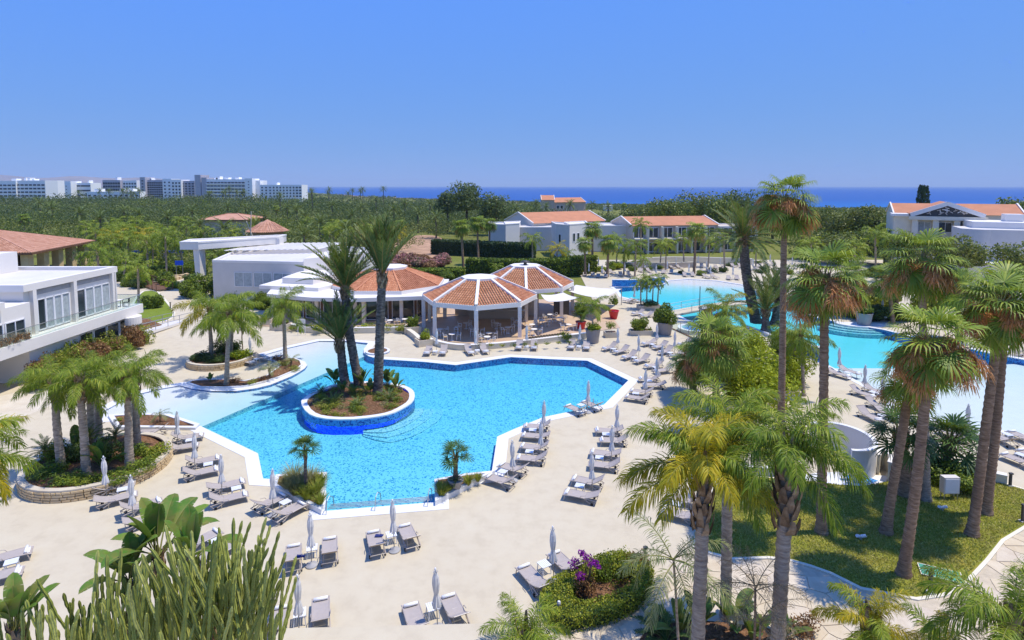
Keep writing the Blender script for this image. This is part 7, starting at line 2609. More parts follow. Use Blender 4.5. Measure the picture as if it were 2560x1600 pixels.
# ---- left stone planter
LP_ = 'in the round stone planter'
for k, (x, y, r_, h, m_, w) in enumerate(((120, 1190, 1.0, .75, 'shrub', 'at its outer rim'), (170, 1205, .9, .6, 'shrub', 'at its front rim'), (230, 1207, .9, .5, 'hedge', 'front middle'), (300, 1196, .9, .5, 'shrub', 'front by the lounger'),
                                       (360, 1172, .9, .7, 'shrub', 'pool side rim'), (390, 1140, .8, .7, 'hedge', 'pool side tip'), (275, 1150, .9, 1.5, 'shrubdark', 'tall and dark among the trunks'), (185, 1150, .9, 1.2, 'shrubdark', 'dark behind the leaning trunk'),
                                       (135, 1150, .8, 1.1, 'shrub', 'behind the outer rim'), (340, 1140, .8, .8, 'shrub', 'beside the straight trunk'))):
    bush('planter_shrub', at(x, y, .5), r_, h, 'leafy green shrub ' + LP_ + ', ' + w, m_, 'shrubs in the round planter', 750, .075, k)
strelitzia(at(256, 1172, .5), 10, 1.25, 'glossy banana leaved plant in the middle of the round stone planter', None, 0, seed=20)
strelitzia(at(190, 1135, .5), 7, 1.15, 'banana leaved plant behind the leaning palm of the stone planter', None, 1, seed=21)
for x, y, w in ((115, 1160, 'at the outer side'), (290, 1120, 'behind the trunks'), (225, 1125, 'between the rear trunks')):
    rosette('spiky_plant', 'cycad', at(x, y, .5), 16, 1.1, 'spiky rosette plant in the round stone planter ' + w, 'spiky plants in the round planter', (80, 5), .8, .04)

# ---- back stone planter, tongue of deck, small beds
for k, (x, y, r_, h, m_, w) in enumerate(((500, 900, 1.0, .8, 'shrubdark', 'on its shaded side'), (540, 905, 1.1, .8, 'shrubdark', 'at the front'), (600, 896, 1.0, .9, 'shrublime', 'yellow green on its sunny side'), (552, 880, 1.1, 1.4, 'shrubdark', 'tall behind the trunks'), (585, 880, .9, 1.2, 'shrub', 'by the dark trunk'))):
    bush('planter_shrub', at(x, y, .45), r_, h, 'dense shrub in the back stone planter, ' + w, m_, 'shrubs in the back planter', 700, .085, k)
rosette('spiky_plant', 'cycad', at(606, 872, .45), 14, 1.3, 'tall stemmed spiky rosette at the back of the stone planter', None, (75, -10), 2.2, .05)
rosette('spiky_plant', 'cycad', at(612, 890, .45), 14, 1.0, 'low dark agave like rosette beside the yellow green shrub', None, (70, 5))
strelitzia(at(525, 955, .1), 4, .6, 'small prickly pear like plant at the tip of the deck tongue', None, 1, seed=30)
for k, (x, y, r_, h, m_, w) in enumerate(((694, 899, .7, .6, 'rusty', 'rust brown by the slim palm'), (585, 955, .7, .5, 'rusty', 'brown beside the grey trunk'), (708, 915, .6, .6, 'tuft', 'yellow green by the slim palm'), (735, 925, .6, .5, 'tuft', 'at the rounded end'), (660, 950, .6, .4, 'rusty', 'on the water side'), (630, 958, .5, .35, 'tuft', 'by the small palm'))):
    bush('bed_shrub', at(x, y, .1), r_, h, 'small dry shrub on the deck tongue bed, ' + w, m_, 'shrubs on the deck tongue', 350, .07, k)
rosette('young_palm', 'queengrey', at(674, 945, .1), 12, .45, 'young arching palm in the deck tongue bed', None, (75, 0), .8, .08, 'palm tree')
rosette('young_palm', 'queengrey', at(728, 918, .1), 10, .4, 'smaller young palm at the rounded end of the deck tongue', None, (75, 0), .6, .07, 'palm tree')
rosette('young_palm', 'queengrey', at(401, 1058, .15), 10, .34, 'tiny arching palm alone in the pointed soil bed', None, (60, -15), .62, .06, 'palm tree')
bush('bed_shrub', at(300, 1052, .15), .25, .3, 'dry tuft at the end of the pointed soil bed', 'tuft', None, 120, .06, 1)

# ---- near pool corner beds
k = 0
for x, y, v, s, w in ((735, 1205, 0, 1.15, 'at the back'), (775, 1210, 0, 1.1, 'next to the palm stem'), (718, 1222, 0, .95, 'at the outer end'), (790, 1238, 1, 1.1, 'green by the water'), (768, 1250, 1, 1.0, 'green in the middle'), (800, 1262, 1, .8, 'green at the sharp corner'),
                   (740, 1238, 0, 1.0, 'straw coloured in front'), (800, 1215, 1, 1.0, 'by the water edge'), (755, 1225, 0, 1.1, 'around the stem')):
    grass(at(x, y, .22), v, s, 'feathery grass tuft in the near pool corner bed, ' + w, 'feathery grass tufts')
rosette('fan_palm_sapling', 'fandark', at(765, 1232, .22), 18, .78, 'small fan palm on a thin dark stem rising from the feathery grass', None, (85, 5), 2.35, .085, 'palm tree', 'trunkdate')
rosette('fan_palm_sapling', 'fandark', POTS['palm'], 18, .8, 'small fan palm on a stout stem in the grey round pot', None, (85, -5), 1.35, .12, 'palm tree', 'trunkdate')
rosette('cycad', 'cycad', POTS['palm'] + Vector((0.02, -.1, 0)), 16, .62, 'low spiky sprouts at the foot of the potted fan palm', None, (70, 5))
for x, y, s, w in ((1105, 1240, .8, 'at the corner'), (1122, 1228, .7, 'beside the pot'), (1170, 1212, .75, 'behind the pot'), (1195, 1203, .6, 'at the thin end'), (1100, 1225, .7, 'by the water')):
    grass(at(x, y, .22), 1, s, 'short green grass tuft in the potted palm bed, ' + w, 'grass tufts by the pot')

# ---- pots and troughs
bush('potted_palm_bush', POTS['big'], .9, .9, 'leafy underplanting spilling over the large grey pot', 'shrublime', None, 600, .09, 1)
palm('potted_palm', 'queen', POTS['big'] - Vector((0, 0, .1)), POTS['big'] + Vector((-.1, 0, 2.6)), 'arching palm in the large grey pot by the pavilion', None, r0=.09, r1=.07, n=13, e=(78, -20), scale=.8, boots=False)
rosette('yucca', 'fandark', POTS['red1'], 18, 1.0, 'leafy yucca growing in the red pot by the sail', None, (85, -5), .8, .09)
bush('potted_tree', POTS['red1'] + Vector((0, 0, .8)), .75, 1.7, 'bright green leafy plant above the red pot', 'shrub', None, 600, .09, 2)
bush('potted_tree', POTS['red2'] + Vector((0, 0, .9)), .6, 1.2, 'round clipped small tree in the second red pot', 'shrub', None, 500, .08, 3)
bush('potted_bush', POTS['big2'], 1.25, 2.2, 'broad leafy bush filling the large grey pot', 'shrub', None, 1100, .12, 0)
bush('potted_bush', POTS['big3'], .9, 1.2, 'dark green bush in the pot beside the lagoon steps', 'shrub', None, 500, .12, 1)
bush('round_bush', TR['bush'] + Vector((-.2, 0, 0)), .95, 1.55, 'round clipped bright green bush in the stone trough', 'shrub', None, 1100, .09, 2)
bush('trough_plant', TR['bush'] + Vector((.9, 0, 0)), .4, .6, 'pale green tuft beside the round bush', 'tuft', None, 160, .08, 3)
bush('trough_tree', TR['a'] + Vector((0, 0, .5)), .7, .8, 'small open crowned tree in the stone trough', 'shrub', None, 220, .09, 1)
bush('trough_bush', TR['b'], .6, 1.1, 'round yellow green shrub in the corner trough', 'shrublime', None, 500, .09, 0)
bush('trough_bush', TR['c'], .7, 1.4, 'green shrub in the trough on the stepped wall', 'shrub', None, 500, .1, 2)
bush('trough_bush', TR['e'], .8, .9, 'low shrub in the trough behind the slim palm', 'shrub', None, 400, .1, 3)
for k, dx in enumerate((-1.1, -.3, .5, 1.2)):
    far_palm('trough_palm', 'queen', TR['f'] + Vector((dx, 0, 0)), TR['f'] + Vector((dx * 1.1, 0, 3.2 + .5 * (k % 2))), ordinal(k + 1) + ' slim palm in the lagoon edge trough, counted from the sail side', 'palms in the lagoon trough', .62, k)
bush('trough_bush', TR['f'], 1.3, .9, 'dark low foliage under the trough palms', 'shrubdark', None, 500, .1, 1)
rng = random.Random(8)
for k in range(16):
    x = 735 + k * 18
    bush('border_shrub', at(x, 824 + rng.uniform(-3, 3), .3), rng.uniform(.5, .8), rng.uniform(.5, .9), 'low border shrub behind the straight cream wall', rng.choice(['shrub', 'tuft', 'hedge', 'shrublime']), 'border shrubs behind the cream wall', 220, .09, k)
for k in range(9):
    bush('border_shrub', at(1200 + k * 28, 866 - abs(k - 2) * 1.4, .5), .35, .35, 'small plant along the curved pavilion wall', rng.choice(['tuft', 'shrub']), 'plants along the curved pavilion wall', 120, .07, k)
bush('border_shrub', at(1412, 846, .3), .8, .8, 'flowering shrub clump beside the large grey pot', 'shrub', None, 400, .08, 3)
bush('border_shrub', at(795, 826, .5), .7, .75, 'bright lime round shrub behind the cream wall', 'shrublime', None, 400, .08, 0)

# ---- flower bed with clipped hedge
HO = smooth_closed([tuple(at(x, y, .35)[:2]) for x, y in [(1345, 1478), (1375, 1545), (1410, 1565), (1470, 1555), (1530, 1540), (1600, 1505), (1632, 1460), (1630, 1420), (1600, 1398), (1550, 1390), (1490, 1395), (1440, 1425)]], 2)
HI = smooth_closed([tuple(at(x, y, .35)[:2]) for x, y in [(1425, 1490), (1440, 1520), (1500, 1508), (1560, 1482), (1592, 1452), (1590, 1430), (1550, 1425), (1490, 1440), (1450, 1460)]], 2)
hd = empty('clipped_hedge', (*HO[0], 0), 0, 'clipped green hedge ring around the bougainvillea bed', 'hedge')
mh = hedge_mesh('foliage', HO, .62, 520, .045, M['hedge'], 5, ccw(HI))
o = inst(mh, 'foliage'); o.parent = hd; o.matrix_parent_inverse = Matrix.Translation(-hd.location)
mb = MB(); slab_ring(mb, offset(HO, -.12), offset(HI, .12), 0.0, .5); child(mb, 'twig_core', M['cypress'], hd)
flat('bed_soil', [HI], [], .06, M['soil'], kind='structure')
bg_ = empty('bougainvillea', at(1460, 1490, .06), 0, 'bougainvillea bush with magenta bracts over a brown twiggy stem', 'shrub')
mb = MB()
rr = random.Random(3)
for k in range(14):
    a = k * 2.4
    mb.tube([(0, 0, 0), (.18 * math.cos(a), .18 * math.sin(a), .6), (.5 * math.cos(a) * rr.uniform(.5, 1), .5 * math.sin(a) * rr.uniform(.5, 1), rr.uniform(1.1, 1.7))], [.03, .02, .008], 5)
mb.build('stem', M['bark'], bg_)
inst(bush_mesh('leaves', (.6, .6, .65), 900, .05, M['rusty'], 61), 'leaves', (0, 0, .2), parent=bg_)
for k, (x, y, z, r_) in enumerate(((-.15, -.2, .85, .3), (.25, .1, 1.25, .34), (-.35, .2, 1.15, .28), (.5, -.1, 1.35, .22), (-.05, .2, 1.55, .22))):
    inst(bush_mesh('flower_cluster', (r_, r_, r_ * .8), 130, .055, M['magenta'], 70 + k), 'flower_cluster', (x, y, z), parent=bg_)
for k, (x, y, r_, h, m_, w) in enumerate(((1515, 1452, .6, 1.2, 'shrub', 'beside the bougainvillea'), (1560, 1442, .7, 1.3, 'hedge', 'with a thin stem in the middle'), (1590, 1430, .5, 1.0, 'rusty', 'browned at the far end'))):
    bush('bed_shrub', at(x, y, .06), r_, h, 'leafy shrub in the hedged flower bed, ' + w, m_, 'shrubs in the flower bed', 800, .05, k)

# ---- shrubs around the lawn and the shaggy palm
for k, (x, y, r_, h, m_, n, w) in enumerate(((1900, 1010, 2.6, 4.2, 'shrublime', 2600, 'tall lime green shrub mass beside the tallest trunk'), (1840, 960, 2.2, 3.4, 'shrub', 2200, 'broad green shrub behind the shaggy palm'), (1965, 965, 2.2, 3.2, 'shrublime', 2200, 'lime shrub by the curved mosaic wall'),
                                          (1860, 880, 2.4, 2.6, 'shrublime', 2000, 'yellow green shrub under the big date palm'), (1800, 885, 2.4, 2.2, 'shrub', 2000, 'green shrub beside the stone pillar'), (1960, 880, 2.2, 2.2, 'shrub', 1800, 'green shrub at the lagoon edge by the date palms'))):
    bush('large_shrub', at(x, y), r_, h, w, m_, None, 900, .12, k)
b, t = col_at((1790, 1010), (1788, 860))
palm('shaggy_palm', 'fan', b, t, 'shaggy dark palm with brown skirt between the lounger rows', None, r0=.26, r1=.22, tmat='trunkbrown', n=46, e=(84, -65), scale=1.15, stalks=10)
b, t = col_at((1735, 985), (1730, 905))
palm('shaggy_palm', 'fan', b, t, 'lower shaggy palm with brown skirt close to the last loungers', None, r0=.24, r1=.22, tmat='trunkbrown', n=36, e=(84, -55), scale=.85, stalks=9)
for k, (x, y, tx, ty, sc) in enumerate(((2232, 808, 2222, 700, 1.05), (2400, 850, 2392, 720, 1.15), (2240, 800, 2245, 690, 1.1), (2130, 790, 2128, 690, 1.0))):
    b, t = col_at((x, y), (tx, ty))
    palm('fan_palm', 'fan', b, t, 'fan palm of the row behind the lawn palms, ' + ['by the grey pot', 'before the far pool edge', 'between the crowns', 'near the lagoon steps'][k], 'fan palms behind the lawn palms', r0=.24, r1=.2, tmat='trunkbrown', n=34, e=(84, -60), scale=sc, stalks=6)
b, t = col_at((1815, 940), (1812, 775))
palm('queen_palm', 'queenyellow', b, t, 'yellow green feather palm behind the stone pillar', None, r0=.16, r1=.13, n=16, e=(75, -40), scale=.95, mixkey=('queen', .5))
b, t = col_at((2010, 990), (2002, 842))
palm('queen_palm', 'queen', b, t, 'slim feather palm in front of the curved mosaic wall', None, r0=.13, r1=.11, n=16, e=(75, -45), scale=.95)
b, t = col_at((1985, 950), (1985, 850))
palm('queen_palm', 'queen', b, t, 'short feather palm beside the lime shrub', None, r0=.13, r1=.11, n=14, e=(75, -40), scale=.85)
for k, (x, y, r_, h, m_, w) in enumerate(((2380, 1215, 1.2, 1.3, 'shrub', 'behind the metal cabinet'), (2340, 1195, 1.1, 1.2, 'shrubdark', 'dark at the low fan palm foot'), (2425, 1225, 1.1, 1.0, 'shrub', 'between cabinet and trunks'), (2400, 1195, 1.0, 1.1, 'shrub', 'along the low wall'))):
    bush('lawn_shrub', at(x, y, .05), r_, h, 'dark green leafy shrub ' + w, m_, 'shrubs behind the cabinet', 900, .08, k)
rosette('cycad', 'cycad', at(1905, 1262, .05), 26, 1.35, 'large dark cycad on the lawn behind the ringed trunks', None, (80, -15), .3, .15)
for k, (x, y, n, sc, dk, w) in enumerate(((1700, 1590, 9, .95, 0, 'at the foot of the slender young palm'), (1745, 1590, 9, 1.0, 1, 'between the ringed trunks'), (1830, 1575, 10, 1.1, 1, 'beside the slim ringed trunk'), (1880, 1610, 8, 1.0, 1, 'under the dried palm'), (1960, 1600, 7, .8, 1, 'at the bottom edge by the frayed trunk'))):
    strelitzia(at(x, y), n, sc, 'broad leaved plant ' + w, 'broad leaved plants at the bottom edge', dk, seed=40 + k)
for k, (x, y, w) in enumerate(((1640, 1580, 'low dark cycad at the bottom edge beside the path'), (1665, 1610, 'second dark cycad at the bottom edge'))):
    rosette('cycad', 'cycad', at(x, y), 22, 1.0, w, None, (78, -10))
bush('dry_shrub', at(1640, 1555), .5, .8, 'dry greyish twiggy shrub beside the path', 'straw', None, 260, .05, 1)
bush('dry_shrub', at(2010, 1590), .6, .9, 'rusty leaved shrub at the bottom edge right of the frayed trunk'.replace('right of', 'by'), 'rusty', None, 500, .06, 2)
bed = smooth_closed(GP([(1590, 1640), (1600, 1590), (1650, 1560), (1740, 1552), (1850, 1562), (1960, 1580), (2040, 1640), (1900, 1720)]), 2)
flat('bed_soil', [bed], [], .05, M['soil'], kind='structure')

# ---- planted bank by the white wing
rng = random.Random(4)
for k in range(26):
    u = rng.random()
    x = -30 + 350 * u
    y = 905 - 0.26 * (x + 30) + rng.uniform(-30, 6)
    p = at(x, y, 1.3)
    if k % 2 or p.x < -41.6: p = Vector((rng.uniform(-41.2, -39.6), rng.uniform(47.5, 63), 0.0))
    bush('bank_shrub', p, rng.uniform(.9, 1.4), rng.uniform(1.4, 2.7), 'mixed rusty and green shrub on the planted bank by the white wing', 'rusty' if u < .35 and rng.random() < .7 else rng.choice(['shrub', 'tuft', 'hedge']), 'shrubs on the planted bank', 450, .10, k)

for k in range(9):
    bush('terrace_shrub', Vector((XF + 1.0, 40.5 + k, 4.0)), .5, rng.uniform(.6, 1.0), 'rusty red shrub in the planter before the near wing windows', 'rusty', 'rusty shrubs on the wing terrace', 350, .08, k)

# ---- big foreground euphorbia and banana leaves
er = empty('euphorbia', (-8.0, 13.2, 0), 0, 'huge many stemmed olive green euphorbia filling the near corner', 'cactus')
rng = np.random.default_rng(21)
mb = MB()
for k in range(9):
    x, y = rng.uniform(-3.4, 3.2), rng.uniform(-1.0, 1.0)
    mb.tube([(x * .5, y * .5, 0), (x * .8, y * .8, 2.2), (x, y, 4.6)], [.22, .17, .13], 8)
mb.build('trunk', M['bark'], er)
# tops follow the outline seen in the photo: (x px, y px of the stem tops)
tops = [(-20, 1555), (40, 1500), (70, 1490), (110, 1510), (135, 1500), (155, 1505), (172, 1502), (190, 1530), (205, 1512), (235, 1530), (248, 1470), (258, 1420), (270, 1500), (290, 1480), (305, 1400), (330, 1470), (350, 1450), (370, 1430), (395, 1470),
        (420, 1410), (440, 1400), (455, 1470), (470, 1430), (480, 1390), (500, 1365), (520, 1390), (535, 1330), (548, 1420), (560, 1335), (575, 1400), (590, 1335), (602, 1390), (615, 1440), (625, 1340), (640, 1345), (655, 1335), (664, 1350), (678, 1375), (694, 1380), (705, 1395), (650, 1420), (600, 1450), (560, 1470), (690, 1420), (712, 1440), (735, 1470), (720, 1500)]
for i, (px, py) in enumerate(tops):
    reps = 8 if py < 1470 else 5
    for j in range(reps):
        Y = 13.2 + rng.uniform(-1.1, 1.1)
        t = AT(px + rng.normal(0, 9) * (j > 0), py + (abs(rng.normal(0, 45)) if j else 0), Y)
        L = rng.uniform(1.7, 2.9)
        lean = 0.10 + 0.22 * max(0, (px - 350) / 380) + rng.normal(0, .09)
        lean2 = rng.normal(0, .09)
        s = inst(EUPH[int(rng.integers(0, 6))], 'stem', (t.x + 8.0 - L * math.sin(lean), t.y - 13.2 + L * math.sin(lean2), t.z - L * math.cos(lean) * math.cos(lean2)), (lean2, lean, rng.uniform(0, 6)), (1.0, 1.0, L), er)
for k, (px, py, Y, n, sc, tr_, w) in enumerate(((392, 1325, 15.0, 13, 1.05, 1, 'tallest, with a thick fibrous stalk'), (322, 1395, 14.6, 12, 1.0, 1, 'spreading, with a browned leaf edge'), (34, 1515, 12.8, 13, .8, 1, 'in the bottom corner'), (478, 1345, 14.8, 7, .95, 1, 'with split fringed leaf'), (540, 1500, 13.6, 6, .7, 1, 'half buried among the stems'))):
    p = AT(px, py, Y)
    strelitzia((p.x, p.y, 0), n, sc * 1.0, 'banana leaved tree behind the euphorbia, ' + w, 'banana leaved trees', 0, trunk=p.z - .9 * sc * .8, stem_r=.16, seed=60 + k, name='banana_leaved_tree')

# ---- blades of the lawn
def lawn_blades():
    rng = np.random.default_rng(77)
    L_ = offset(LAWN, -.06)
    xs, ys = [q[0] for q in L_], [q[1] for q in L_]
    C = []
    while len(C) < 60000:
        for q in zip(rng.uniform(min(xs), min(max(xs), 33), 4000), rng.uniform(min(ys), max(ys), 4000)):
            if inside(q, L_): C.append(q)
    n = len(C)
    C = np.c_[np.array(C), np.full(n, .085)]
    U = np.c_[rng.normal(0, .03, (n, 2)), np.full(n, .035) + .02 * rng.random(n)]
    W = np.c_[rng.normal(0, .014, (n, 2)), np.zeros(n)]
    o = inst(quads_mesh('lawn_grass', C, U, W, [m_leaf('lawn_blade', [(0.20, 0.25, 0.025), (0.35, 0.38, 0.05), (0.50, 0.47, 0.10), (0.62, 0.54, 0.18)], .3, objvar=0, patch=(0.5, (0.50, 0.42, 0.13, 1)))]), 'lawn_grass')
    tag(o, 'short dry green grass blades of the lawn under the fan palms', 'grass', None, 'stuff')
lawn_blades()
# ================================================================== middle distance palms
GM = 'palms between lagoon and villas'
mid = [((1390, 686), (1393, 622), 'yellow', .95, 'yellowing feather palm before the tall hedge'), ((1412, 680), (1416, 636), 'queen', .8, 'short feather palm next to the yellowing one'), ((1463, 690), (1462, 608), 'fan', 1.0, 'fan palm with brown skirt before the cubic villa'),
       ((1518, 692), (1521, 605), 'fan', 1.25, 'stout dark trunked fan palm on the lounger terrace'), ((1481, 677), (1481, 572), 'fan', 1.25, 'tall fan palm whose crown meets the villa roof line'), ((1559, 688), (1562, 622), 'queen', .95, 'first feather palm after the stout fan palm'),
       ((1587, 691), (1590, 615), 'queen', 1.0, 'second feather palm after the stout fan palm'), ((1610, 698), (1608, 650), 'queen', .65, 'small feather palm at the mosaic wall'), ((1650, 670), (1654, 612), 'queen', .9, 'feather palm with pale trunk before the garden wall'),
       ((1664, 675), (1666, 612), 'queen', .9, 'feather palm twin beside the pale trunk'), ((1710, 666), (1708, 595), 'queen', 1.0, 'feather palm on the grass strip'), ((1735, 684), (1740, 575), 'fan', 1.3, 'tall fan palm rising in front of the beige villa'),
       ((1812, 680), (1809, 592), 'queen', 1.15, 'large feather palm with hedge box at its foot'), ((1889, 672), (1891, 615), 'queen', .9, 'feather palm behind the big leaning date palm'), ((1602, 668), (1602, 560), 'queen', 1.0, 'feather palm crossing the terracotta roof'),
       ((1331, 668), (1331, 598), 'queen', 1.0, 'feather palm above the bright hedge'), ((1540, 672), (1545, 600), 'queen', .9, 'feather palm against the grey villa wall'), ((1770, 668), (1775, 600), 'queen', .9, 'feather palm at the balcony end of the villa'),
       ((1159, 688), (1153, 566), 'fan', 1.15, 'first of three brown skirted palms by the dark hedge'), ((1196, 661), (1193, 556), 'fan', 1.15, 'second of three brown skirted palms by the dark hedge'), ((1222, 640), (1225, 560), 'fan', 1.2, 'third of three brown skirted palms by the dark hedge'),
       ((1245, 700), (1243, 668), 'queen', .6, 'low bright palm in front of the bright hedge'), ((2494, 690), (2494, 612), 'fan', 1.05, 'fan palm before the white curved house'), ((2140, 720), (2136, 618), 'queen', 1.1, 'feather palm behind the fan palms on the lagoon bank'),
       ((2235, 705), (2230, 600), 'queen', 1.1, 'feather palm below the pediment house'), ((2190, 690), (2188, 585), 'queen', 1.2, 'feather palm at the edge of the dark trees'), ((2430, 700), (2424, 612), 'queen', 1.0, 'feather palm close to the curved white wall'), ((2030, 700), (2028, 610), 'queen', 1.1, 'feather palm behind the tallest trunk')]
for i, (bp, tp, kind, sc, lab) in enumerate(mid):
    b, t = col_at(bp, tp)
    far_palm({'fan': 'fan_palm', 'yellow': 'queen_palm', 'queen': 'queen_palm'}[kind], kind, b, t, lab, GM, sc * 1.05, i)
GML = 'palms beyond the green lawn'
for i, (bp, tp, kind, sc, lab) in enumerate((((250, 760), (244, 630), 'queen', 1.15, 'feather palm against the tiled hall eaves'), ((347, 772), (345, 672), 'queen', 1.1, 'feather palm at the terrace corner'), ((305, 712), (317, 645), 'queen', 1.0, 'feather palm behind the terrace rail'),
                                        ((417, 690), (413, 590), 'queen', 1.35, 'tall dark feather palm near the blue panel'), ((310, 660), (307, 575), 'queen', 1.3, 'tall thin trunked palm behind the tiled hall'), ((384, 675), (381, 615), 'queen', 1.1, 'feather palm in the middle of the garden'),
                                        ((455, 680), (452, 610), 'queen', 1.1, 'feather palm left of the canopy leg'.replace('left of', 'beside')), ((280, 690), (283, 640), 'queen', .9, 'short feather palm by the pillar of the hall'), ((545, 680), (540, 640), 'queen', 1.0, 'feather palm inside the canopy frame'))):
    b, t = col_at(bp, tp)
    far_palm('queen_palm', kind, b, t, lab, GML, sc, i)
bush('lawn_tree', at(382, 770, .05), 1.2, 2.0, 'small round tree alone on the green lawn', 'shrub', None, 700, .14, 2)

# ---- hedges and shrubs in the middle distance
def long_hedge(px, w, h, mat, label, dens=30, leaf=.22, seed=1):
    path = [tuple(G(x, y)[:2]) for x, y in px]
    o = empty('tall_hedge', (*path[0], 0), 0, label, 'hedge')
    out = ring_path(path, w)
    m_ = inst(hedge_mesh('foliage', out, h, dens, leaf, M[mat], seed), 'foliage'); m_.parent = o; m_.matrix_parent_inverse = Matrix.Translation(-o.location)
    mb = MB(); mb.prism(ring_path(path, w * .8), 0, h * .9); child(mb, 'twig_core', M['cypress'], o)
long_hedge([(1085, 634), (1200, 640), (1335, 646)], 3.0, 3.6, 'cypress', 'long dark clipped hedge behind the brown skirted palms', 26, .25, 1)
long_hedge([(1170, 690), (1300, 694), (1385, 692), (1480, 680)], 3.0, 3.4, 'shrub', 'bright green tall hedge behind the ribbed pavilions', 34, .2, 2)
long_hedge([(930, 690), (1040, 694), (1160, 692)], 3.5, 1.6, 'shrub', 'loose green hedge behind the plain tiled roof', 34, .2, 3)
long_hedge([(380, 690), (470, 684), (500, 690)], 3.0, 1.8, 'shrub', 'green hedge below the canopy frame', 34, .2, 4)
rng = random.Random(6)
for k in range(20):
    x = rng.uniform(935, 1110); y = rng.uniform(652, 676)
    bush('oleander', at(x, y), rng.uniform(1.3, 2.2), rng.uniform(1.4, 2.4), 'pinkish flowering oleander bush on the dry clearing', 'oleander' if k % 3 else 'rusty', 'oleanders on the dry clearing', 420, .2, k)
for k in range(40):
    x = rng.uniform(250, 500); y = rng.uniform(655, 720)
    p = at(x, y)
    bush('garden_shrub', p, rng.uniform(1.0, 2.0), rng.uniform(1.0, 2.4), 'green garden shrub between the palms beyond the green lawn', rng.choice(['shrub', 'shrubdark', 'shrub', 'hedge', 'shrublime']), 'garden shrubs beyond the lawn', 450, .17, k)
for k in range(26):
    x = rng.uniform(1460, 2020); y = rng.uniform(655, 690)
    bush('terrace_shrub', at(x, y), rng.uniform(.7, 1.3), rng.uniform(.7, 1.2), 'low dark shrub at a palm foot on the far terrace', rng.choice(['shrubdark', 'shrub']), 'shrubs on the far terrace', 260, .15, k)
for x, y, m_, w in ((1535, 672, 'shrublime', 'bright yellow shrub against the villa garden'), (1505, 678, 'shrublime', 'small yellow flowering shrub by the stout palm')):
    bush('yellow_shrub', at(x, y), 1.9 if x > 1520 else 1.2, 1.7 if x > 1520 else 1.0, w, m_, None, 600, .16, 1)
for k, (x, y, r_, h, w) in enumerate(((485, 742, 2.2, 3.4, 'olive green shrub beside the path to the canopy'), (1118, 700, 1.5, 1.6, 'green shrub behind the plain tiled roof'), (722, 750, 1.2, 2.4, 'dark shrub on the low roof corner'), (655, 770, 1.6, 2.2, 'green shrub before the kitchen windows'), (610, 745, 2.2, 3.2, 'big green shrub at the corner of the flat roofed block'), (560, 735, 2.4, 3.4, 'round tree like shrub by the flat roofed block'), (690, 765, 1.3, 2.6, 'upright shrub under the low white roof'))):
    bush('garden_shrub', at(x, y), r_, h, w, 'shrub', None, 800, .15, k)
for k in range(14):
    x = rng.uniform(2080, 2420); y = rng.uniform(690, 800)
    bush('bank_shrub', at(x, y), rng.uniform(1.3, 2.4), rng.uniform(1.5, 3.0), 'green shrub on the bank behind the lawn fan palms', rng.choice(['shrub', 'shrubdark', 'hedge']), 'shrubs behind the fan palms', 600, .2, k)

# ---- bigger single trees
def far_tree(px, ytop, Y, rx, rz, lab, mat, n, leaf, v, group=None):
    t = AT(px, ytop, Y)
    z0 = land_z(t.x, Y)
    tree('broadleaf_tree', (t.x, Y, z0), t.z - z0, rx, rz, lab, mat, group, n, leaf, v)
far_tree(1166, 446, 215, 6.5, 7.5, 'tall round gum tree rising above the sea line', 'gum', 3600, .42, 1)
far_tree(1240, 478, 205, 6.5, 6.0, 'lower gum tree next to the tall round one', 'gum', 3000, .42, 2)
far_tree(1118, 480, 222, 5.0, 5.0, 'small gum tree on the other flank of the tall one', 'gum', 2400, .42, 3)
GB = 'dense trees behind the beige villa'
for k, (x, y, Y, rx, rz) in enumerate(((1640, 498, 205, 9, 7), (1700, 484, 195, 10, 8), (1760, 482, 190, 10, 8), (1590, 510, 215, 8, 5.5), (1820, 474, 180, 9, 8), (1870, 457, 185, 9, 8.5), (1680, 500, 180, 8, 6), (1935, 478, 180, 9, 7.5))):
    far_tree(x, y, Y, rx, rz, 'dense rounded tree behind the beige villa, ' + ['low and broad', 'tallest in the middle', 'close to the date palm', 'smallest beside the far house', 'nearest the roof end'][k] if k < 5 else ['bluish open crowned tree above the big date palm', 'rounded tree low behind the villa roof', 'green tree between the date palm and tallest fan palm'][k - 5], 'wood' if k != 5 else 'gum', 5200, .36, k % 4, GB)
GR = 'trees beside the pediment house'
for k, (x, y, Y, rx, rz) in enumerate(((2150, 507, 150, 4.0, 5.0), (2190, 503, 146, 4.2, 5.5), (2235, 512, 140, 4.5, 5.5), (2100, 520, 150, 5, 5), (2060, 505, 160, 5.5, 5.5), (2020, 500, 170, 6, 6), (2150, 555, 128, 6, 4.5), (2100, 575, 125, 5.5, 4.5), (2215, 565, 122, 5.5, 4), (2040, 560, 132, 6, 4.5))):
    far_tree(x, y, Y, rx, rz, ['small bushy tree against the sea', 'middle bushy tree of the row against the sea', 'dark bushy tree touching the pediment house', 'lime green rounded tree before the sea', 'green tree beside the tallest fan palm', 'green tree behind the tallest fan palm', 'lower green tree on the slope', 'leafy tree above the lagoon bank', 'leafy tree below the pediment house', 'leafy tree behind the brown trunk palm'][k], 'wood', 3600, .27, k % 4, GR)
far_tree(2420, 592, 90, 3.2, 3.0, 'leafy tree in front of the curved white house', 'wood', 2400, .2, 1)
far_tree(2545, 606, 88, 3.6, 3.2, 'leafy tree before the white house terrace', 'wood', 2400, .2, 2)
far_tree(2270, 585, 100, 3.6, 3.2, 'leafy tree at the foot of the pediment house columns', 'wood', 2400, .2, 3)
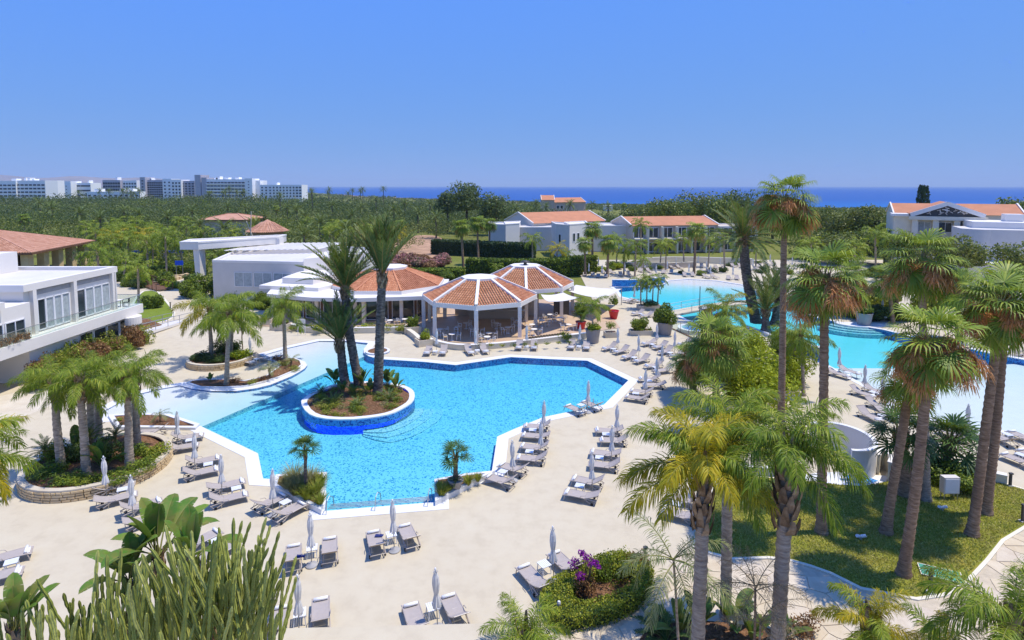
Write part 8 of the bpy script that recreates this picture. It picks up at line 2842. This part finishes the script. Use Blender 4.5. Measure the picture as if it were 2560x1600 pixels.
far_tree(2350, 590, 98, 3.4, 2.8, 'low leafy tree before the pediment house windows', 'wood', 2400, .2, 0)
far_tree(2535, 495, 170, 8, 7, 'dark green tree beyond the white house at the picture side', 'wood', 2600, .42, 2)
far_tree(2590, 490, 165, 8, 7, 'dark tree half cut by the picture side', 'wood', 2600, .42, 3)
# paired cypresses
for x, yt, Y, w in ((2305, 463, 160, 'taller twin'), (2314, 465, 161, 'shorter twin')):
    t = AT(x, yt, Y)
    o = empty('cypress_tree', (t.x, Y, 0), 0, 'dark pointed cypress behind the pediment house, ' + w, 'tree', 'twin cypresses')
    rng2 = np.random.default_rng(int(x))
    n = 1800
    u = rng2.random(n) ** .8
    a = rng2.random(n) * 6.283
    rr_ = 1.35 * np.sin(np.pi * np.clip(.12 + .88 * (1 - u), 0, 1)) ** .7 * (0.6 + .4 * rng2.random(n))
    C = np.c_[rr_ * np.cos(a), rr_ * np.sin(a), 1.0 + u * (t.z - 1.0)]
    U = np.c_[rng2.normal(0, .05, (n, 2)), .28 + .1 * rng2.random(n)]
    W = np.c_[rng2.normal(0, .09, (n, 2)), np.zeros(n)]
    inst(quads_mesh('crown', C, U, W, [M['cypress']]), 'crown', parent=o)
    mb = MB(); mb.tube([(0, 0, 0), (0, 0, t.z * .8)], [.2, .06], 7); mb.build('trunk', M['bark'], o)

# ---- the wood: countable palms in front, one mass of trees behind
GWP = 'date palms in the wood'
rng = random.Random(11)
spots = [(742, 528, 1.1), (718, 524, 1.0), (660, 545, .9), (830, 515, 1.1), (905, 520, 1.0), (1012, 510, 1.1), (1075, 512, 1.15), (985, 528, 1.0), (1120, 520, 1.0), (760, 540, .9), (690, 520, 1.0), (880, 540, .9), (1045, 535, 1.0), (100, 510, 1.4), (130, 525, 1.2), (60, 545, 1.1), (1290, 525, 1.1), (1365, 520, 1.0), (1425, 512, 1.15), (1480, 512, .9), (1340, 510, 1.0),
         (1520, 520, 1.0), (1255, 500, .9), (1560, 512, .9), (700, 490, .9), (780, 482, .8), (615, 522, 1.0), (570, 520, .9), (480, 530, 1.0), (420, 545, 1.0), (350, 540, 1.1), (250, 548, 1.1), (200, 535, 1.1), (310, 530, 1.0), (1150, 505, 1.0), (1210, 520, 1.0), (940, 500, .9), (800, 560, 1.0), (640, 570, 1.0), (560, 575, 1.0), (500, 565, 1.0), (1090, 545, .9), (1000, 560, .9), (930, 560, .9), (865, 575, .9), (760, 590, .9)]
spots.sort()
for i, (x, y, sc) in enumerate(spots):
    # crowns stand about 8 m up
    zc = 6.6 if y > 500 else 8.5
    c = G(x, y, zc)
    Y = min(c.y, 330)
    t = AT(x, y, Y)
    z0 = land_z(t.x, Y)
    far_palm('date_palm', 'date' if i % 3 else 'fan' if i % 5 == 0 else 'date', (t.x, Y, z0), t, ordinal(i + 1) + ' date palm in the wood, counted across from the tiled hall side', GWP, sc * 1.15, i)

frs = sorted((rng.uniform(215, 1010), rng.uniform(548, 625)) for _ in range(52))
n_q = 0
for i, (x, y) in enumerate(frs):
    c = G(x, y, 6.2)
    if c.y < 112 or (-47 < c.x < -20 and c.y < 126) or (abs(c.x + 50) < 8 and c.y < 126) or (-16 < c.x < 8 and c.y < 190): continue
    n_q += 1
    far_palm('queen_palm', 'yellow' if i % 9 == 4 else 'queen', (c.x, c.y, land_z(c.x, c.y)), c, ordinal(n_q) + ' feather palm at the near edge of the wood, counted from the tiled hall', 'feather palms along the wood edge', rng.uniform(.95, 1.4), i)

def wood_mass():
    rng = np.random.default_rng(33)
    Cs, Us, Ws, Ms = [], [], [], []
    def crown(x, y, z, rx, rz, n, leaf, mi):
        C, U, W = cloud(n, (rx, rx, rz), leaf, rng, .55, 6, True, .6)
        Cs.append(C + np.array([x, y, z])); Us.append(U); Ws.append(W); Ms.append(np.full(n, mi))
    cnt = 0
    Y = 118.0
    while Y < 560:
        step = 5.8 + Y * 0.014
        t = -0.98
        while t < 0.98:
            tt = t + rng.normal(0, .006)
            x = tt * Y
            yy = Y + rng.uniform(-.5, .5) * step
            dens = 1.0
            ok = True
            # clearings: resort buildings, lagoon shore, villas, pitches
            if x > -46 and Y < 150 and x < 12 and not (x < -22 and Y > 124): ok = False
            if x >= 8 and Y < 182: ok = False
            if -28 < x < 6 and Y < 180: ok = False
            if x < -60 and x > -125 and Y < 134: ok = ok and (x > -82 or Y > 132) and Y > 112 and not (-104 < x < -84)
            if abs(x + 50) < 6 and abs(Y - 122) < 6: ok = False
            if -96 < x < -76 and 171 < Y < 190: ok = False
            if 30 < x < 44 and 335 < Y < 372: ok = False
            if tt > .10 and yy > 300: ok = False
            if ok and yy < coast_y(tt) - 20:
                z0 = land_z(x, yy)
                h = rng.uniform(2.8, 7.4) + (max(0.0, (Y - 360) / 65) if tt < -.3 else 0)
                rx = step * rng.uniform(.55, .95)
                rz = h * .5
                n = int(max(36, 360 * (150 / Y) ** 1.15))
                leaf = 0.205 * max(1.0, (Y / 150) ** .85)
                big = rng.random() < .12
                if big: h, rx, rz, n = h + 2.0, rx * 1.45, rz * 1.35, int(n * 2.0)
                r_ = rng.random()
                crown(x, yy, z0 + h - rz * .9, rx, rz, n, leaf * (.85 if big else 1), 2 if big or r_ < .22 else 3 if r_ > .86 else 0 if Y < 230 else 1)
                cnt += 1
            t += step / Y
        Y += step * .82
    C, U, W, Mi = map(np.concatenate, (Cs, Us, Ws, Ms))
    me = quads_mesh('woodland', C, U, W, [M['wood'], M['woodfar'], M['wooddark'], M['woodlime']], Mi)
    o = inst(me, 'woodland')
    tag(o, 'green wood of mixed trees stretching from the resort to the hotels', 'woodland', None, 'stuff')
    # far scrub to the shore and the town
    Cs.clear(); Us.clear(); Ws.clear(); Ms.clear()
    for _ in range(2600):
        tt = rng.uniform(-1.0, .95)
        c = coast_y(tt)
        y = rng.uniform(540, min(c - 15, 1500))
        x = tt * y
        z0 = land_z(x, y)
        if tt < -.36 and 560 < y < 760 and rng.random() < .5: continue
        h = rng.uniform(5, 9.5) if tt < -.36 and y < 640 else rng.uniform(3, 7.0) if tt < -.2 else rng.uniform(1.2, 3.2)
        crown(x, y, z0 + h * .55, rng.uniform(5, 10), h * .55, 26, 1.1, 0)
    C, U, W = map(np.concatenate, (Cs, Us, Ws))
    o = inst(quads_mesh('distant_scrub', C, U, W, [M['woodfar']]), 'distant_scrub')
    tag(o, 'dark green scrub along the shore and before the hotels', 'scrub', None, 'stuff')
    return cnt
N_WOOD = wood_mass()
# palms in front of the hotels
rng = random.Random(15)
for i in range(26):
    x = rng.choice([rng.uniform(150, 350), rng.uniform(520, 640), rng.uniform(740, 1000)])
    Y = rng.uniform(520, 600)
    t = AT(x, rng.uniform(472, 486), Y)
    far_palm('date_palm', 'date', (t.x, Y, land_z(t.x, Y)), t, 'tiny far palm in front of the hotels and shore', 'far palms before the hotels', 1.25, i)

# ================================================================== air
mb = MB(); mb.box(-34000, 34000, -30, 45500, -13, 262)
hz = mb.build('haze', None)
t = NT('thin_sea_haze')
pv = t.n('VolumePrincipled')
pv.inputs['Color'].default_value = (0.66, 0.82, 1.0, 1)
pv.inputs['Density'].default_value = 0.00008
t.l(pv.outputs[0], t.out.inputs['Volume'])
hz.data.materials.clear(); hz.data.materials.append(t.m)
hz['kind'] = 'stuff'
